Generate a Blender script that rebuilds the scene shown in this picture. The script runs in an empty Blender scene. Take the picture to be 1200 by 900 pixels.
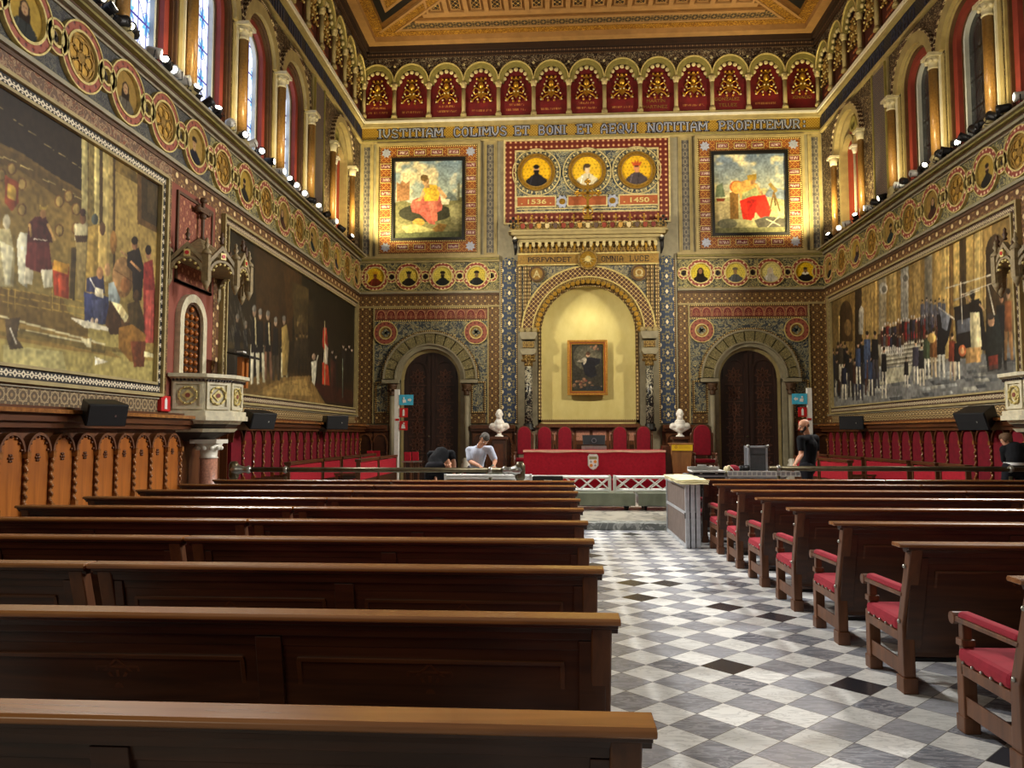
import bpy, bmesh, math, random
import numpy as np
from mathutils import Vector, Matrix
random.seed(7)
PI = math.pi
S = bpy.context.scene
COL = S.collection
# ------------------------------------------------------------------ camera
FPX = 901.0                      # focal length in pixels of a 1200x900 picture
TH = math.atan(59/901.0)         # camera tilted up
TY = math.atan(55/901.0*math.cos(TH))   # turned a little to the left of the hall axis
CAMZ = 1.62
_F = np.array([-math.sin(TY)*math.cos(TH), math.cos(TY)*math.cos(TH), math.sin(TH)])
_R = np.array([math.cos(TY), math.sin(TY), 0.0])
_U = np.cross(_R, _F)
_C = np.array([0, 0, CAMZ])
def ray(px, py): return _F*FPX+_R*(px-600)+_U*(450-py)
def onY(px, py, Y): d = ray(px, py); return _C+d*(Y/d[1])
def onX(px, py, X): d = ray(px, py); return _C+d*(X/d[0])
def onZ(px, py, Z): d = ray(px, py); return _C+d*((Z-CAMZ)/d[2])
cam = bpy.data.cameras.new('camera'); camo = bpy.data.objects.new('camera', cam); COL.objects.link(camo)
cam.sensor_width = 36; cam.lens = 36*FPX/1200; cam.clip_end = 200; cam.clip_start = .05
camo.matrix_world = Matrix(((_R[0], _U[0], -_F[0], 0), (_R[1], _U[1], -_F[1], 0), (_R[2], _U[2], -_F[2], CAMZ), (0, 0, 0, 1)))
S.camera = camo
# hall dimensions (metres)
XL, XR, YB, XC = -6.64, 8.56, 25.0, 0.96
ZC = 14.7
# ------------------------------------------------------------------ colours and node building
def lin(c):
    out = []
    for v in c[:3]:
        v = v/255.0
        out.append(v/12.92 if v <= .04045 else ((v+.055)/1.055)**2.4)
    return tuple(out)+(1.0,)
class V:
    def __init__(s, g, o): s.g = g; s.o = o
    def _b(s, op, o, r=False): return s.g.m(op, o, s) if r else s.g.m(op, s, o)
    def __add__(s, o): return s._b('ADD', o)
    __radd__ = __add__
    def __mul__(s, o): return s._b('MULTIPLY', o)
    __rmul__ = __mul__
    def __sub__(s, o): return s._b('SUBTRACT', o)
    def __rsub__(s, o): return s._b('SUBTRACT', o, True)
    def __truediv__(s, o): return s._b('DIVIDE', o)
class G:
    def __init__(s, name, rough=.6, metal=0., spec=.5):
        s.mat = bpy.data.materials.new(name); s.mat.use_nodes = True
        s.nt = s.mat.node_tree; s.N = s.nt.nodes; s.bs = s.N['Principled BSDF']
        s.bs.inputs['Roughness'].default_value = rough; s.bs.inputs['Metallic'].default_value = metal
        s.bs.inputs['Specular IOR Level'].default_value = spec
        s._xyz = {}
    def put(s, sock, v):
        if isinstance(v, V): s.nt.links.new(v.o, sock)
        elif isinstance(v, (tuple, list)): sock.default_value = lin(v) if len(v) == 3 else v
        else: sock.default_value = v
    def m(s, op, a, b=None, c=None):
        n = s.N.new('ShaderNodeMath'); n.operation = op
        s.put(n.inputs[0], a)
        if b is not None: s.put(n.inputs[1], b)
        if c is not None: s.put(n.inputs[2], c)
        return V(s, n.outputs[0])
    def xyz(s, kind='world'):
        if kind not in s._xyz:
            if kind == 'world': o = s.N.new('ShaderNodeNewGeometry').outputs['Position']
            else: o = s.N.new('ShaderNodeTexCoord').outputs['Object']
            q = s.N.new('ShaderNodeSeparateXYZ'); s.nt.links.new(o, q.inputs[0])
            s._xyz[kind] = (V(s, q.outputs[0]), V(s, q.outputs[1]), V(s, q.outputs[2]), V(s, o))
        return s._xyz[kind]
    def comb(s, x, y, z):
        n = s.N.new('ShaderNodeCombineXYZ')
        for i, v in enumerate((x, y, z)): s.put(n.inputs[i], v)
        return V(s, n.outputs[0])
    def noise(s, vec, scale, detail=2, rough=.5, dist=0):
        n = s.N.new('ShaderNodeTexNoise'); s.nt.links.new(vec.o, n.inputs['Vector'])
        n.inputs['Scale'].default_value = scale; n.inputs['Detail'].default_value = detail
        n.inputs['Roughness'].default_value = rough; n.inputs['Distortion'].default_value = dist
        return V(s, n.outputs[0])
    def white(s, vec):
        n = s.N.new('ShaderNodeTexWhiteNoise'); s.nt.links.new(vec.o, n.inputs['Vector']); return V(s, n.outputs[0])
    def mix(s, f, a, b):
        n = s.N.new('ShaderNodeMix'); n.data_type = 'RGBA'
        s.put(n.inputs[0], f); s.put(n.inputs[6], a); s.put(n.inputs[7], b)
        return V(s, n.outputs[2])
    def floor(s, a): return s.m('FLOOR', a)
    def tri(s, a): return s.m('ABSOLUTE', s.m('FRACT', a)-.5)      # .5 at cell edges, 0 at cell centre
    def below(s, a, t, e=.03):                                    # 1 where a<t
        n = s.m('MULTIPLY_ADD', a, -1.0/e, t/e+.5); n.o.node.use_clamp = True; return n
    def near(s, a, t, w, e=.03): return s.below(s.m('ABSOLUTE', a-t), w, e)
    def mx(s, a, b): return s.m('MAXIMUM', a, b)
    def mn(s, a, b): return s.m('MINIMUM', a, b)
    def rad(s, a, b): return s.m('SQRT', a*a+b*b)
    def color(s, v): s.put(s.bs.inputs['Base Color'], v); return s
    def bump(s, h, strength=.3, dist=.01):
        n = s.N.new('ShaderNodeBump'); n.inputs['Strength'].default_value = strength; n.inputs['Distance'].default_value = dist
        s.nt.links.new(h.o, n.inputs['Height']); s.nt.links.new(n.outputs[0], s.bs.inputs['Normal']); return s
def mat(name, c, rough=.6, metal=0., var=.12, scale=6, spec=.5, coord='object', bump=0, emit=None, sheen=0, coat=0):
    g = G(name, rough, metal, spec); p = g.xyz(coord)[3]
    n = g.noise(p, scale, 3)
    d = tuple(max(0, x*(1-var*1.6)) for x in c); l = tuple(min(255, x*(1+var)) for x in c)
    g.color(g.mix(n, d, l))
    if bump: g.bump(n, bump)
    if emit: g.bs.inputs['Emission Color'].default_value = lin(emit[:3]); g.bs.inputs['Emission Strength'].default_value = emit[3]
    if sheen: g.bs.inputs['Sheen Weight'].default_value = sheen; g.bs.inputs['Sheen Tint'].default_value = lin((255, 120, 120))
    if coat: g.bs.inputs['Coat Weight'].default_value = coat; g.bs.inputs['Coat Roughness'].default_value = .2
    return g.mat
def wood(name, dark, light, rough=.4, axis=0, sc=1.0, spec=.5, coat=0):
    g = G(name, rough, 0, spec); x, y, z, p = g.xyz('object')
    k = [(2.2, 26, 26), (26, 2.2, 26), (26, 26, 2.2)][axis]
    v = g.comb(x*(k[0]*sc), y*(k[1]*sc), z*(k[2]*sc))
    n = g.noise(v, 1.0, 4, .6, .6); n2 = g.noise(p, 1.3, 2)
    f = g.m('MULTIPLY_ADD', n, 1.5, -.35); f.o.node.use_clamp = True
    g.color(g.mix(g.m('MULTIPLY', f, n2+.45), dark, light))
    g.bump(n, .12, .003)
    if coat: g.bs.inputs['Coat Weight'].default_value = coat; g.bs.inputs['Coat Roughness'].default_value = .18
    return g.mat
def ornament(name, kind, cu, cv, ground, line, accent, rough=.55, metal=0., coord='wall', bump=.4, off=(0, 0), vary=.5):
    g = G(name, rough, metal)
    x, y, z, p = g.xyz('object' if coord == 'object' else 'world')
    u = x+y if coord in ('wall', 'object') else x
    v = y if coord == 'flat' else z
    U = (u+off[0])/cu; W = (v+off[1])/cv
    a, b = g.tri(U), g.tri(W)
    r = g.rad(a, b)
    n = g.noise(p, 9, 2)
    if kind == 'diaper':
        L = g.below(g.m('ABSOLUTE', g.m('ABSOLUTE', a-b)-.12), .05)
        A = g.mx(g.below(r, .13), g.below(g.rad(a-.5, b-.5), .13))
    elif kind == 'rings':
        L = g.near(r, .4, .05); A = g.mx(g.below(g.mn(a, b)+g.mx(a, b)*.35, .11), g.near(g.rad(a-.5, b-.5), .2, .06))
    elif kind == 'star':
        s1 = g.near(g.mx(a, b), .34, .035); s2 = g.near(a+b, .46, .045)
        L = g.mx(s1, s2); A = g.mx(g.below(r, .12), g.below(g.rad(a-.5, b-.5), .1))
    elif kind == 'scroll':
        v2 = g.comb(x*(1/cu), y*(1/cu), z*(1/cv))
        q = g.noise(v2, 1.0, 2, .5, 1.2)
        L = g.below(g.tri(q*5.0), .16, .1); A = g.below(g.tri(q*3.0+.2), .05, .06)
    elif kind == 'chain':
        L = g.mx(g.below(a+b, .34, .06), g.mx(g.below(b, .07, .05), g.below(g.rad(a-.5, b*1.6-.3), .12, .05))); A = g.below(r, .1, .05)
    elif kind == 'bead':
        L = g.below(r, .3, .1); A = g.below(r, .16, .1)
    elif kind == 'lattice':
        L = g.below(g.m('ABSOLUTE', a-b), .07); A = g.below(r, .14)
    elif kind == 'motif':   # palmette: petals round the centre, small lozenge between
        pet = g.m('SINE', g.m('ARCTAN2', a+.001, b+.001)*8.0)
        L = g.below(g.m('ABSOLUTE', r-(pet*.07+.3)), .055); A = g.mx(g.below(a*1.6+b, .17), g.below(g.rad(a-.5, b-.5), .14))
    elif kind == 'fan':     # overlapping fans
        bb = g.m('FRACT', W); rr = g.rad(a, bb)
        L = g.near(g.m('FRACT', rr*3.0), .5, .16, .1); A = g.below(rr, .2)
    c = g.mix(g.m('MULTIPLY', L, g.m('MULTIPLY_ADD', n, vary*1.4, 1-vary*.7)), ground, line)
    c = g.mix(A, c, accent)
    g.color(c)
    if bump: g.bump(L*.6+A, bump, .02)
    return g.mat
# ------------------------------------------------------------------ mesh building
def FB(u, v, w): return (u, YB-w, v)
def FL(u, v, w): return (XL+w, u, v)
def FR(u, v, w): return (XR-w, u, v)
WALL = {'B': FB, 'L': FL, 'R': FR}
class MB:
    def __init__(s, F=None): s.v = []; s.f = []; s.mi = []; s.sm = []; s.F = F or (lambda a, b, c: (a, b, c)); s.m = 0
    def add(s, vs, fs, smooth=False):
        b = len(s.v); s.v += [tuple(float(q) for q in s.F(*p)) for p in vs]
        for f in fs: s.f.append(tuple(b+i for i in f)); s.mi.append(s.m); s.sm.append(smooth)
        return s
    def box(s, a0, b0, c0, a1, b1, c1):
        return s.add([(a0, b0, c0), (a1, b0, c0), (a1, b1, c0), (a0, b1, c0), (a0, b0, c1), (a1, b0, c1), (a1, b1, c1), (a0, b1, c1)],
                     [(0, 3, 2, 1), (4, 5, 6, 7), (0, 1, 5, 4), (1, 2, 6, 5), (2, 3, 7, 6), (3, 0, 4, 7)])
    def hexa(s, P): return s.add(P, [(0, 3, 2, 1), (4, 5, 6, 7), (0, 1, 5, 4), (1, 2, 6, 5), (2, 3, 7, 6), (3, 0, 4, 7)])
    def prism(s, pts, w0, w1, axis=2):
        n = len(pts)
        def q(a, b, w): return [(w, a, b), (a, w, b), (a, b, w)][axis]
        vs = [q(a, b, w0) for a, b in pts]+[q(a, b, w1) for a, b in pts]
        return s.add(vs, [tuple(range(n))[::-1], tuple(range(n, 2*n))]+[(i, (i+1) % n, n+(i+1) % n, n+i) for i in range(n)])
    def ring(s, cu, cv, r0, r1, w0, w1, a0=0, a1=2*PI, n=32, legs=None, sv=1.0):
        full = abs(a1-a0-2*PI) < 1e-6
        A = [a0+(a1-a0)*i/n for i in range(n+(0 if full else 1))]
        inn = [(cu+r0*math.cos(t), cv+r0*math.sin(t)*sv) for t in A]; out = [(cu+r1*math.cos(t), cv+r1*math.sin(t)*sv) for t in A]
        if legs is not None:
            inn = [(inn[0][0], legs)]+inn+[(inn[-1][0], legs)]; out = [(out[0][0], legs)]+out+[(out[-1][0], legs)]
        m = len(inn); vs = [(a, b, w) for w in (w0, w1) for L in (inn, out) for a, b in L]
        fs = []
        for i in range(m if full else m-1):
            j = (i+1) % m
            fs += [(i, j, m+j, m+i), (2*m+i, 3*m+i, 3*m+j, 2*m+j), (i, 2*m+i, 2*m+j, j), (m+i, m+j, 3*m+j, 3*m+i)]
        if not full: fs += [(0, m, 3*m, 2*m), (m-1, 3*m-1, 4*m-1, 2*m-1)]
        return s.add(vs, fs)
    def disc(s, cu, cv, r, w0, w1, n=32, sv=1.0):
        return s.prism([(cu+r*math.cos(2*PI*i/n), cv+r*sv*math.sin(2*PI*i/n)) for i in range(n)], w0, w1)
    def holed(s, u0, v0, u1, v1, cu, r, vs, w0, w1, n=20, base=None):
        """slab with an arched opening of half width r springing at vs"""
        base = v0 if base is None else base
        arc = [(cu+r*math.cos(PI*i/n), vs+r*math.sin(PI*i/n)) for i in range(n+1)]
        P = [(cu+r, base)]+arc+[(cu-r, base)]
        if base > v0+1e-6: s.box(u0, v0, w0, u1, base, w1)
        Q = []
        for i, (a, b) in enumerate(P):
            if i == 0: Q.append((u1, base)); continue
            if i == len(P)-1: Q.append((u0, base)); continue
            t = PI*(i-1)/n; dx, dy = math.cos(t), math.sin(t)
            k = 1e9
            if dx > 1e-6: k = min(k, (u1-cu)/dx)
            if dx < -1e-6: k = min(k, (u0-cu)/dx)
            if dy > 1e-6: k = min(k, (v1-vs)/dy)
            Q.append((cu+dx*k, vs+dy*k))
        m = len(P)
        # corner points
        V_ = [(a, b, w1) for a, b in P]+[(a, b, w1) for a, b in Q]+[(a, b, w0) for a, b in P]
        fs = []
        for i in range(m-1):
            qa, qb = Q[i], Q[i+1]
            corner = None
            if abs(qa[0]-u1) < 1e-5 and abs(qb[1]-v1) < 1e-5 and abs(qb[0]-u1) > 1e-5: corner = (u1, v1, w1)
            if abs(qa[1]-v1) < 1e-5 and abs(qb[0]-u0) < 1e-5 and abs(qa[0]-u0) > 1e-5: corner = (u0, v1, w1)
            if corner:
                V_.append(corner); fs.append((i, m+i, len(V_)-1, m+i+1, i+1))
            else: fs.append((i, m+i, m+i+1, i+1))
            fs.append((i, i+1, 2*m+i+1, 2*m+i))
        return s.add(V_, fs)
    def lathe(s, prof, c, axis=2, n=20, smooth=True):
        vs = []; k = len(prof)
        for r, h in prof:
            for i in range(n):
                t = 2*PI*i/n; a, b = r*math.cos(t), r*math.sin(t)
                vs.append([(c[0]+h, c[1]+a, c[2]+b), (c[0]+a, c[1]+h, c[2]+b), (c[0]+a, c[1]+b, c[2]+h)][axis])
        fs = [(j*n+i, j*n+(i+1) % n, (j+1)*n+(i+1) % n, (j+1)*n+i) for j in range(k-1) for i in range(n)]
        s.add(vs, fs, smooth)
        s.add(vs[:n], [tuple(range(n))[::-1]]); s.add(vs[-n:], [tuple(range(n))]); return s
    def tube(s, path, r, n=8, smooth=True, taper=None):
        P = [Vector(p) for p in path]; vs = []
        for i, p in enumerate(P):
            d = (P[min(i+1, len(P)-1)]-P[max(i-1, 0)]).normalized()
            ref = Vector((0, 0, 1)) if abs(d.z) < .9 else Vector((1, 0, 0))
            a = d.cross(ref).normalized(); b = d.cross(a)
            rr = r if taper is None else r*taper[i]
            for j in range(n):
                t = 2*PI*(j+.5)/n; vs.append(tuple(p+a*(rr*math.cos(t))+b*(rr*math.sin(t))))
        k = len(P)
        s.add(vs, [(i*n+j, i*n+(j+1) % n, (i+1)*n+(j+1) % n, (i+1)*n+j) for i in range(k-1) for j in range(n)], smooth)
        s.add(vs[:n], [tuple(range(n))[::-1]]); s.add(vs[-n:], [tuple(range(n))]); return s
    def ball(s, c, r, n=12, k=8, sc=(1, 1, 1)):
        vs = [(c[0], c[1], c[2]-r*sc[2])]
        for j in range(1, k):
            p = -PI/2+PI*j/k
            vs += [(c[0]+r*sc[0]*math.cos(p)*math.cos(2*PI*i/n), c[1]+r*sc[1]*math.cos(p)*math.sin(2*PI*i/n), c[2]+r*sc[2]*math.sin(p)) for i in range(n)]
        vs.append((c[0], c[1], c[2]+r*sc[2])); L = len(vs)-1
        fs = [(0, 1+(i+1) % n, 1+i) for i in range(n)]+[(L, L-n+i, L-n+(i+1) % n) for i in range(n)]
        for j in range(k-2): fs += [(1+j*n+i, 1+j*n+(i+1) % n, 1+(j+1)*n+(i+1) % n, 1+(j+1)*n+i) for i in range(n)]
        return s.add(vs, fs, True)
    def mesh(s, name, mats):
        me = bpy.data.meshes.new(name); me.from_pydata(s.v, [], s.f)
        for m in (mats if isinstance(mats, (list, tuple)) else [mats]): me.materials.append(m)
        me.polygons.foreach_set('material_index', s.mi); me.polygons.foreach_set('use_smooth', s.sm)
        bm = bmesh.new(); bm.from_mesh(me); bmesh.ops.remove_doubles(bm, verts=bm.verts, dist=1e-5)
        bmesh.ops.recalc_face_normals(bm, faces=bm.faces); bm.to_mesh(me); bm.free(); me.update()
        return me
    def build(s, name, mats, parent=None, bevel=0, kind=None):
        o = bpy.data.objects.new(name, s.mesh(name, mats)); COL.objects.link(o)
        if parent is not None: o.parent = parent
        if bevel:
            b = o.modifiers.new('bevel', 'BEVEL'); b.width = bevel; b.segments = 2; b.limit_method = 'ANGLE'; b.angle_limit = .6
        if kind: o['kind'] = kind
        return o
def tag(o, label, cat, group=None, kind=None):
    o['label'] = label; o['category'] = cat
    if group: o['group'] = group
    if kind: o['kind'] = kind
    return o
def empty(name, loc=(0, 0, 0), label=None, cat=None, group=None, rz=0):
    o = bpy.data.objects.new(name, None); COL.objects.link(o); o.location = loc; o.rotation_euler = (0, 0, rz)
    o.empty_display_size = .1
    if label: tag(o, label, cat, group)
    return o
def copy_tree(o, parent=None):
    c = o.copy(); COL.objects.link(c)
    if parent is not None: c.parent = parent
    for ch in list(o.children): copy_tree(ch, c)
    return c
def struct(mb, name, mats, bevel=0): return mb.build(name, mats, None, bevel, 'structure')
def baked(o, name=None):
    """evaluate an object's modifiers into a plain mesh"""
    dg = bpy.context.evaluated_depsgraph_get(); dg.update()
    me = bpy.data.meshes.new_from_object(o.evaluated_get(dg))
    if name: me.name = name
    return me
def organic(name, mats, caps, balls=(), vox=.02, smooth=2, parent=None, cut=None):
    """one continuous skin grown over tapered limbs (p, q, r0, r1) and ellipsoids (centre, radii, rotation)"""
    mb = MB()
    for p, q, r0, r1 in caps:
        p, q = Vector(p), Vector(q); L = (q-p).length
        mb.ball(p, r0, 14, 10)
        mb.ball(q, r1, 14, 10)
        if L > 1e-4:
            k = 5; mb.tube([p+(q-p)*i/k for i in range(k+1)], 1.0, 14, taper=[r0+(r1-r0)*i/k for i in range(k+1)])
    for c, r in balls: mb.ball(c, 1.0, 16, 12, r)
    me = bpy.data.meshes.new(name); me.from_pydata(mb.v, [], mb.f)
    o = bpy.data.objects.new('tmp', me); COL.objects.link(o)
    md = o.modifiers.new('r', 'REMESH'); md.mode = 'VOXEL'; md.voxel_size = vox; md.use_smooth_shade = True
    if smooth:
        sm = o.modifiers.new('s', 'SMOOTH'); sm.factor = .5; sm.iterations = smooth
    m2 = baked(o, name); bpy.data.objects.remove(o)
    m2.materials.clear(); m2.materials.append(mats)
    r = bpy.data.objects.new(name, m2); COL.objects.link(r)
    if parent is not None: r.parent = parent
    return r
def text_on(name, s, F, u0, u1, v0, v1, w, m, parent=None, bold=.02, depth=.01, flip=False):
    """lettering fitted to the rectangle u0..u1, v0..v1 of a wall plane"""
    c = bpy.data.curves.new(name, 'FONT'); c.body = s; c.size = 1; c.offset = bold; c.extrude = .001
    o = bpy.data.objects.new('tmp', c); COL.objects.link(o)
    me = baked(o, name); bpy.data.objects.remove(o)
    co = np.empty(len(me.vertices)*3); me.vertices.foreach_get('co', co); co = co.reshape(-1, 3)
    lo, hi = co.min(0), co.max(0)
    a = (co[:, 0]-lo[0])/(hi[0]-lo[0]); b = (co[:, 1]-lo[1])/(hi[1]-lo[1]); z = (co[:, 2] > 0)*depth
    if flip: a = 1-a
    P = [F(u0+(u1-u0)*p, v0+(v1-v0)*q, w+r) for p, q, r in zip(a, b, z)]
    me.vertices.foreach_set('co', np.array(P, float).ravel()); me.update()
    me.materials.clear(); me.materials.append(m)
    r = bpy.data.objects.new(name, me); COL.objects.link(r)
    if parent is not None: r.parent = parent
    return r
SLAB = {'I': [(.5, 0, .5, 1)], 'V': [(.1, 1, .1, .45), (.1, .45, .5, 0), (.9, 1, .9, .45), (.9, .45, .5, 0)], 'S': [(.85, .85, .6, 1), (.6, 1, .3, 1), (.3, 1, .1, .8), (.1, .8, .2, .6), (.2, .6, .8, .4), (.8, .4, .9, .2), (.9, .2, .7, 0), (.7, 0, .35, 0), (.35, 0, .12, .15)],
 'T': [(.5, 0, .5, 1), (.0, 1, 1, 1), (.02, 1, .02, .78), (.98, 1, .98, .78)], 'A': [(.1, 0, .1, .6), (.1, .6, .4, 1), (.4, 1, .6, 1), (.6, 1, .9, .6), (.9, .6, .9, 0), (.1, .42, .9, .42)], 'M': [(.05, 0, .05, 1), (.95, 0, .95, 1), (.05, 1, .5, .4), (.5, .4, .95, 1)],
 'C': [(.9, .8, .65, 1), (.65, 1, .3, 1), (.3, 1, .1, .75), (.1, .75, .1, .25), (.1, .25, .3, 0), (.3, 0, .65, 0), (.65, 0, .9, .2)], 'O': [(.65, 1, .35, 1), (.35, 1, .1, .75), (.1, .75, .1, .25), (.1, .25, .35, 0), (.35, 0, .65, 0), (.65, 0, .9, .25), (.9, .25, .9, .75), (.9, .75, .65, 1)],
 'L': [(.2, 0, .2, 1), (.1, 0, .95, 0), (.95, 0, .95, .25)], 'E': [(.18, 0, .18, 1), (.1, 0, .92, 0), (.1, 1, .92, 1), (.18, .52, .7, .52), (.92, 0, .92, .22), (.92, 1, .92, .8)], 'B': [(.15, 0, .15, 1), (.1, 1, .65, 1), (.65, 1, .85, .8), (.85, .8, .65, .54), (.15, .54, .65, .54), (.65, .54, .92, .3), (.92, .3, .7, 0), (.7, 0, .1, 0)],
 'N': [(.1, 0, .1, 1), (.9, 0, .9, 1), (.1, 1, .9, 0)], 'P': [(.15, 0, .15, 1), (.1, 1, .65, 1), (.65, 1, .9, .8), (.9, .8, .65, .48), (.65, .48, .15, .48)], 'R': [(.12, 0, .12, 1), (.1, 1, .65, 1), (.65, 1, .88, .8), (.88, .8, .6, .5), (.6, .5, .12, .5), (.5, .5, .9, 0)], 'F': [(.18, 0, .18, 1), (.1, 1, .92, 1), (.92, 1, .92, .78), (.18, .52, .7, .52)],
 'X': [(.1, 0, .9, 1), (.1, 1, .9, 0)], ':': [(.5, .2, .5, .3), (.5, .7, .5, .8)]}
SLAB['Q'] = SLAB['O']+[(.5, .3, .95, -.1)]
def slab_text(name, s, F, u0, u1, v0, v1, w, m, parent, t=.16, depth=.02, grow=0.0):
    """tall slab capitals built from bars, fitted between u0 and u1"""
    mb = MB(F); n = len(s); wd = [.45 if c in 'I:' else (1.15 if c == 'M' else 1.0) for c in s]; gap = .22; tot = sum(wd)+gap*(n-1); k = (u1-u0)/tot; H = v1-v0; tt = abs(k)*t*1.25+grow; x = 0
    for c, a in zip(s, wd):
        for (p, q, r_, z) in SLAB[c]:
            P = Vector((u0+(x+p*a)*k, v0+q*H)); Q_ = Vector((u0+(x+r_*a)*k, v0+z*H)); d = (Q_-P).normalized(); o = Vector((-d.y, d.x))*tt/2; P -= d*tt*.35; Q_ += d*tt*.35
            mb.prism([tuple(P+o), tuple(Q_+o), tuple(Q_-o), tuple(P-o)], w, w+depth)
            if p == r_ and abs(z-q) > .9 and c in 'IMNPRFTEVL':
                for yy in (v0, v1):
                    if c == 'T' and yy == v1: continue
                    mb.box(u0+(x+p*a)*k-tt*1.15, yy-tt*.3, w, u0+(x+p*a)*k+tt*1.15, yy+tt*.3, w+depth)
        x += a+gap
    return mb.build(name, m, parent)
# ------------------------------------------------------------------ painted canvases (colours of the paint itself, on a fine grid)
RS = np.random.RandomState(3)
def vnoise(h, w, cell, seed=0):
    r = np.random.RandomState(seed); gh, gw = int(h/cell)+3, int(w/cell)+3
    g = r.rand(gh, gw); y = np.arange(h)/cell; x = np.arange(w)/cell
    yi, xi = y.astype(int), x.astype(int); fy, fx = (y-yi)[:, None], (x-xi)[None]
    fy = fy*fy*(3-2*fy); fx = fx*fx*(3-2*fx)
    a = g[yi][:, xi]; b = g[yi][:, xi+1]; c = g[yi+1][:, xi]; d = g[yi+1][:, xi+1]
    return (a*(1-fx)+b*fx)*(1-fy)+(c*(1-fx)+d*fx)*fy
class Canvas:
    def __init__(s, u0, v0, u1, v1, cell, base):
        s.u0, s.v0, s.u1, s.v1 = u0, v0, u1, v1
        s.W = max(8, int(round((u1-u0)/cell))); s.H = max(8, int(round((v1-v0)/cell)))
        s.U, s.Vv = np.meshgrid(np.linspace(u0, u1, s.W+1), np.linspace(v0, v1, s.H+1))
        s.c = np.empty(s.U.shape+(3,)); s.c[:] = base; s.map = lambda x, y: (x, y)
    def poly(s, pts, col, a=1.0):
        P = [s.map(*p) for p in pts]; us = [p[0] for p in P]; vs = [p[1] for p in P]
        j0 = np.searchsorted(s.U[0], min(us)); j1 = np.searchsorted(s.U[0], max(us))+1
        i0 = np.searchsorted(s.Vv[:, 0], min(vs)); i1 = np.searchsorted(s.Vv[:, 0], max(vs))+1
        U, W_ = s.U[i0:i1, j0:j1], s.Vv[i0:i1, j0:j1]
        if U.size == 0: return s
        ins = np.zeros(U.shape, bool); n = len(P)
        for k in range(n):
            x1, y1 = P[k]; x2, y2 = P[(k+1) % n]
            if y1 == y2: continue
            ins ^= ((y1 > W_) != (y2 > W_)) & (U < (x2-x1)*(W_-y1)/(y2-y1)+x1)
        t = s.c[i0:i1, j0:j1]; C = np.broadcast_to(np.array(col, float), t.shape)
        if a == 1.0 and max(us)-min(us) < .12*(s.u1-s.u0):      # cloth folds and a lit side, as painted
            if not hasattr(s, 'fold'): s.fold = vnoise(s.H+1, s.W+1, 4, 77)*.5+np.repeat(vnoise(1, s.W+1, 3, 5), s.H+1, 0)*.5
            k = (U-min(us))/(max(us)-min(us)+1e-6); q = (W_-min(vs))/(max(vs)-min(vs)+1e-6)
            C = C*(1.2-.42*k+.12*(q-.5)+.42*(s.fold[i0:i1, j0:j1]-.5))[..., None]
        t[ins] = (t*(1-a)+C*a)[ins]
        return s
    def ell(s, cx, cy, rx, ry, col, a=1.0, n=18): return s.poly([(cx+rx*math.cos(2*PI*i/n), cy+ry*math.sin(2*PI*i/n)) for i in range(n)], col, a)
    def line(s, x0, y0, x1, y1, w, col, a=1.0):
        dx, dy = x1-x0, y1-y0; L = math.hypot(dx, dy) or 1; ox, oy = -dy/L*w/2, dx/L*w/2
        return s.poly([(x0+ox, y0+oy), (x1+ox, y1+oy), (x1-ox, y1-oy), (x0-ox, y0-oy)], col, a)
    def grain(s, amt=.2, cell=5, seed=1):
        n = vnoise(s.H+1, s.W+1, cell, seed)*.6+vnoise(s.H+1, s.W+1, cell*4, seed+9)*.4
        s.c *= (1+amt*(n-.5)*2)[..., None]; return s
    def man(s, x, y, h, coat, head=(200, 160, 120), legs=None, wd=.17, lean=0, hat=None, hair=(40, 30, 20), robe=False, arm=0):
        """standing figure: x centre, y top of head, h height (y grows downwards)"""
        k = h; xs = getattr(s, 'xs', 1.0); K = k; X0 = x
        q_ = s.poly; e_ = s.ell
        poly = lambda pts, col, a=1.0: q_([(X0+(p-X0)*xs, r) for p, r in pts], col, a)
        ell = lambda cx, cy, rx, ry, col: e_(X0+(cx-X0)*xs, cy, rx*xs, ry, col)
        if robe: poly([(x-wd*k*.45, y+.16*k), (x+wd*k*.45, y+.16*k), (x+wd*k*.95, y+k), (x-wd*k*.95, y+k)], coat)
        else:
            lg = legs or coat
            poly([(x-.085*k, y+.5*k), (x-.01*k, y+.5*k), (x-.03*k, y+k), (x-.09*k, y+k)], lg)
            poly([(x+.01*k, y+.5*k), (x+.085*k, y+.5*k), (x+.12*k, y+k), (x+.06*k, y+k)], lg)
            poly([(x-wd*k*.55, y+.17*k), (x+wd*k*.55, y+.17*k), (x+wd*k*.62, y+.6*k), (x-wd*k*.62, y+.6*k)], coat)
        ell(x+lean, y+.075*k, .045*k, .07*k, head); ell(x+lean, y+.04*k, .05*k, .045*k, hat or hair)
        if arm: s.line(x, y+.22*k, x+arm*.25*k, y+.4*k, .05*k, tuple(q*1.25 for q in coat))
        s.line(x+.02*k*xs, y+.2*k, x+.03*k*xs, y+.9*k, .02*k*xs, tuple(min(255, q*1.4+8) for q in coat), .5)
        return s
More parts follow.
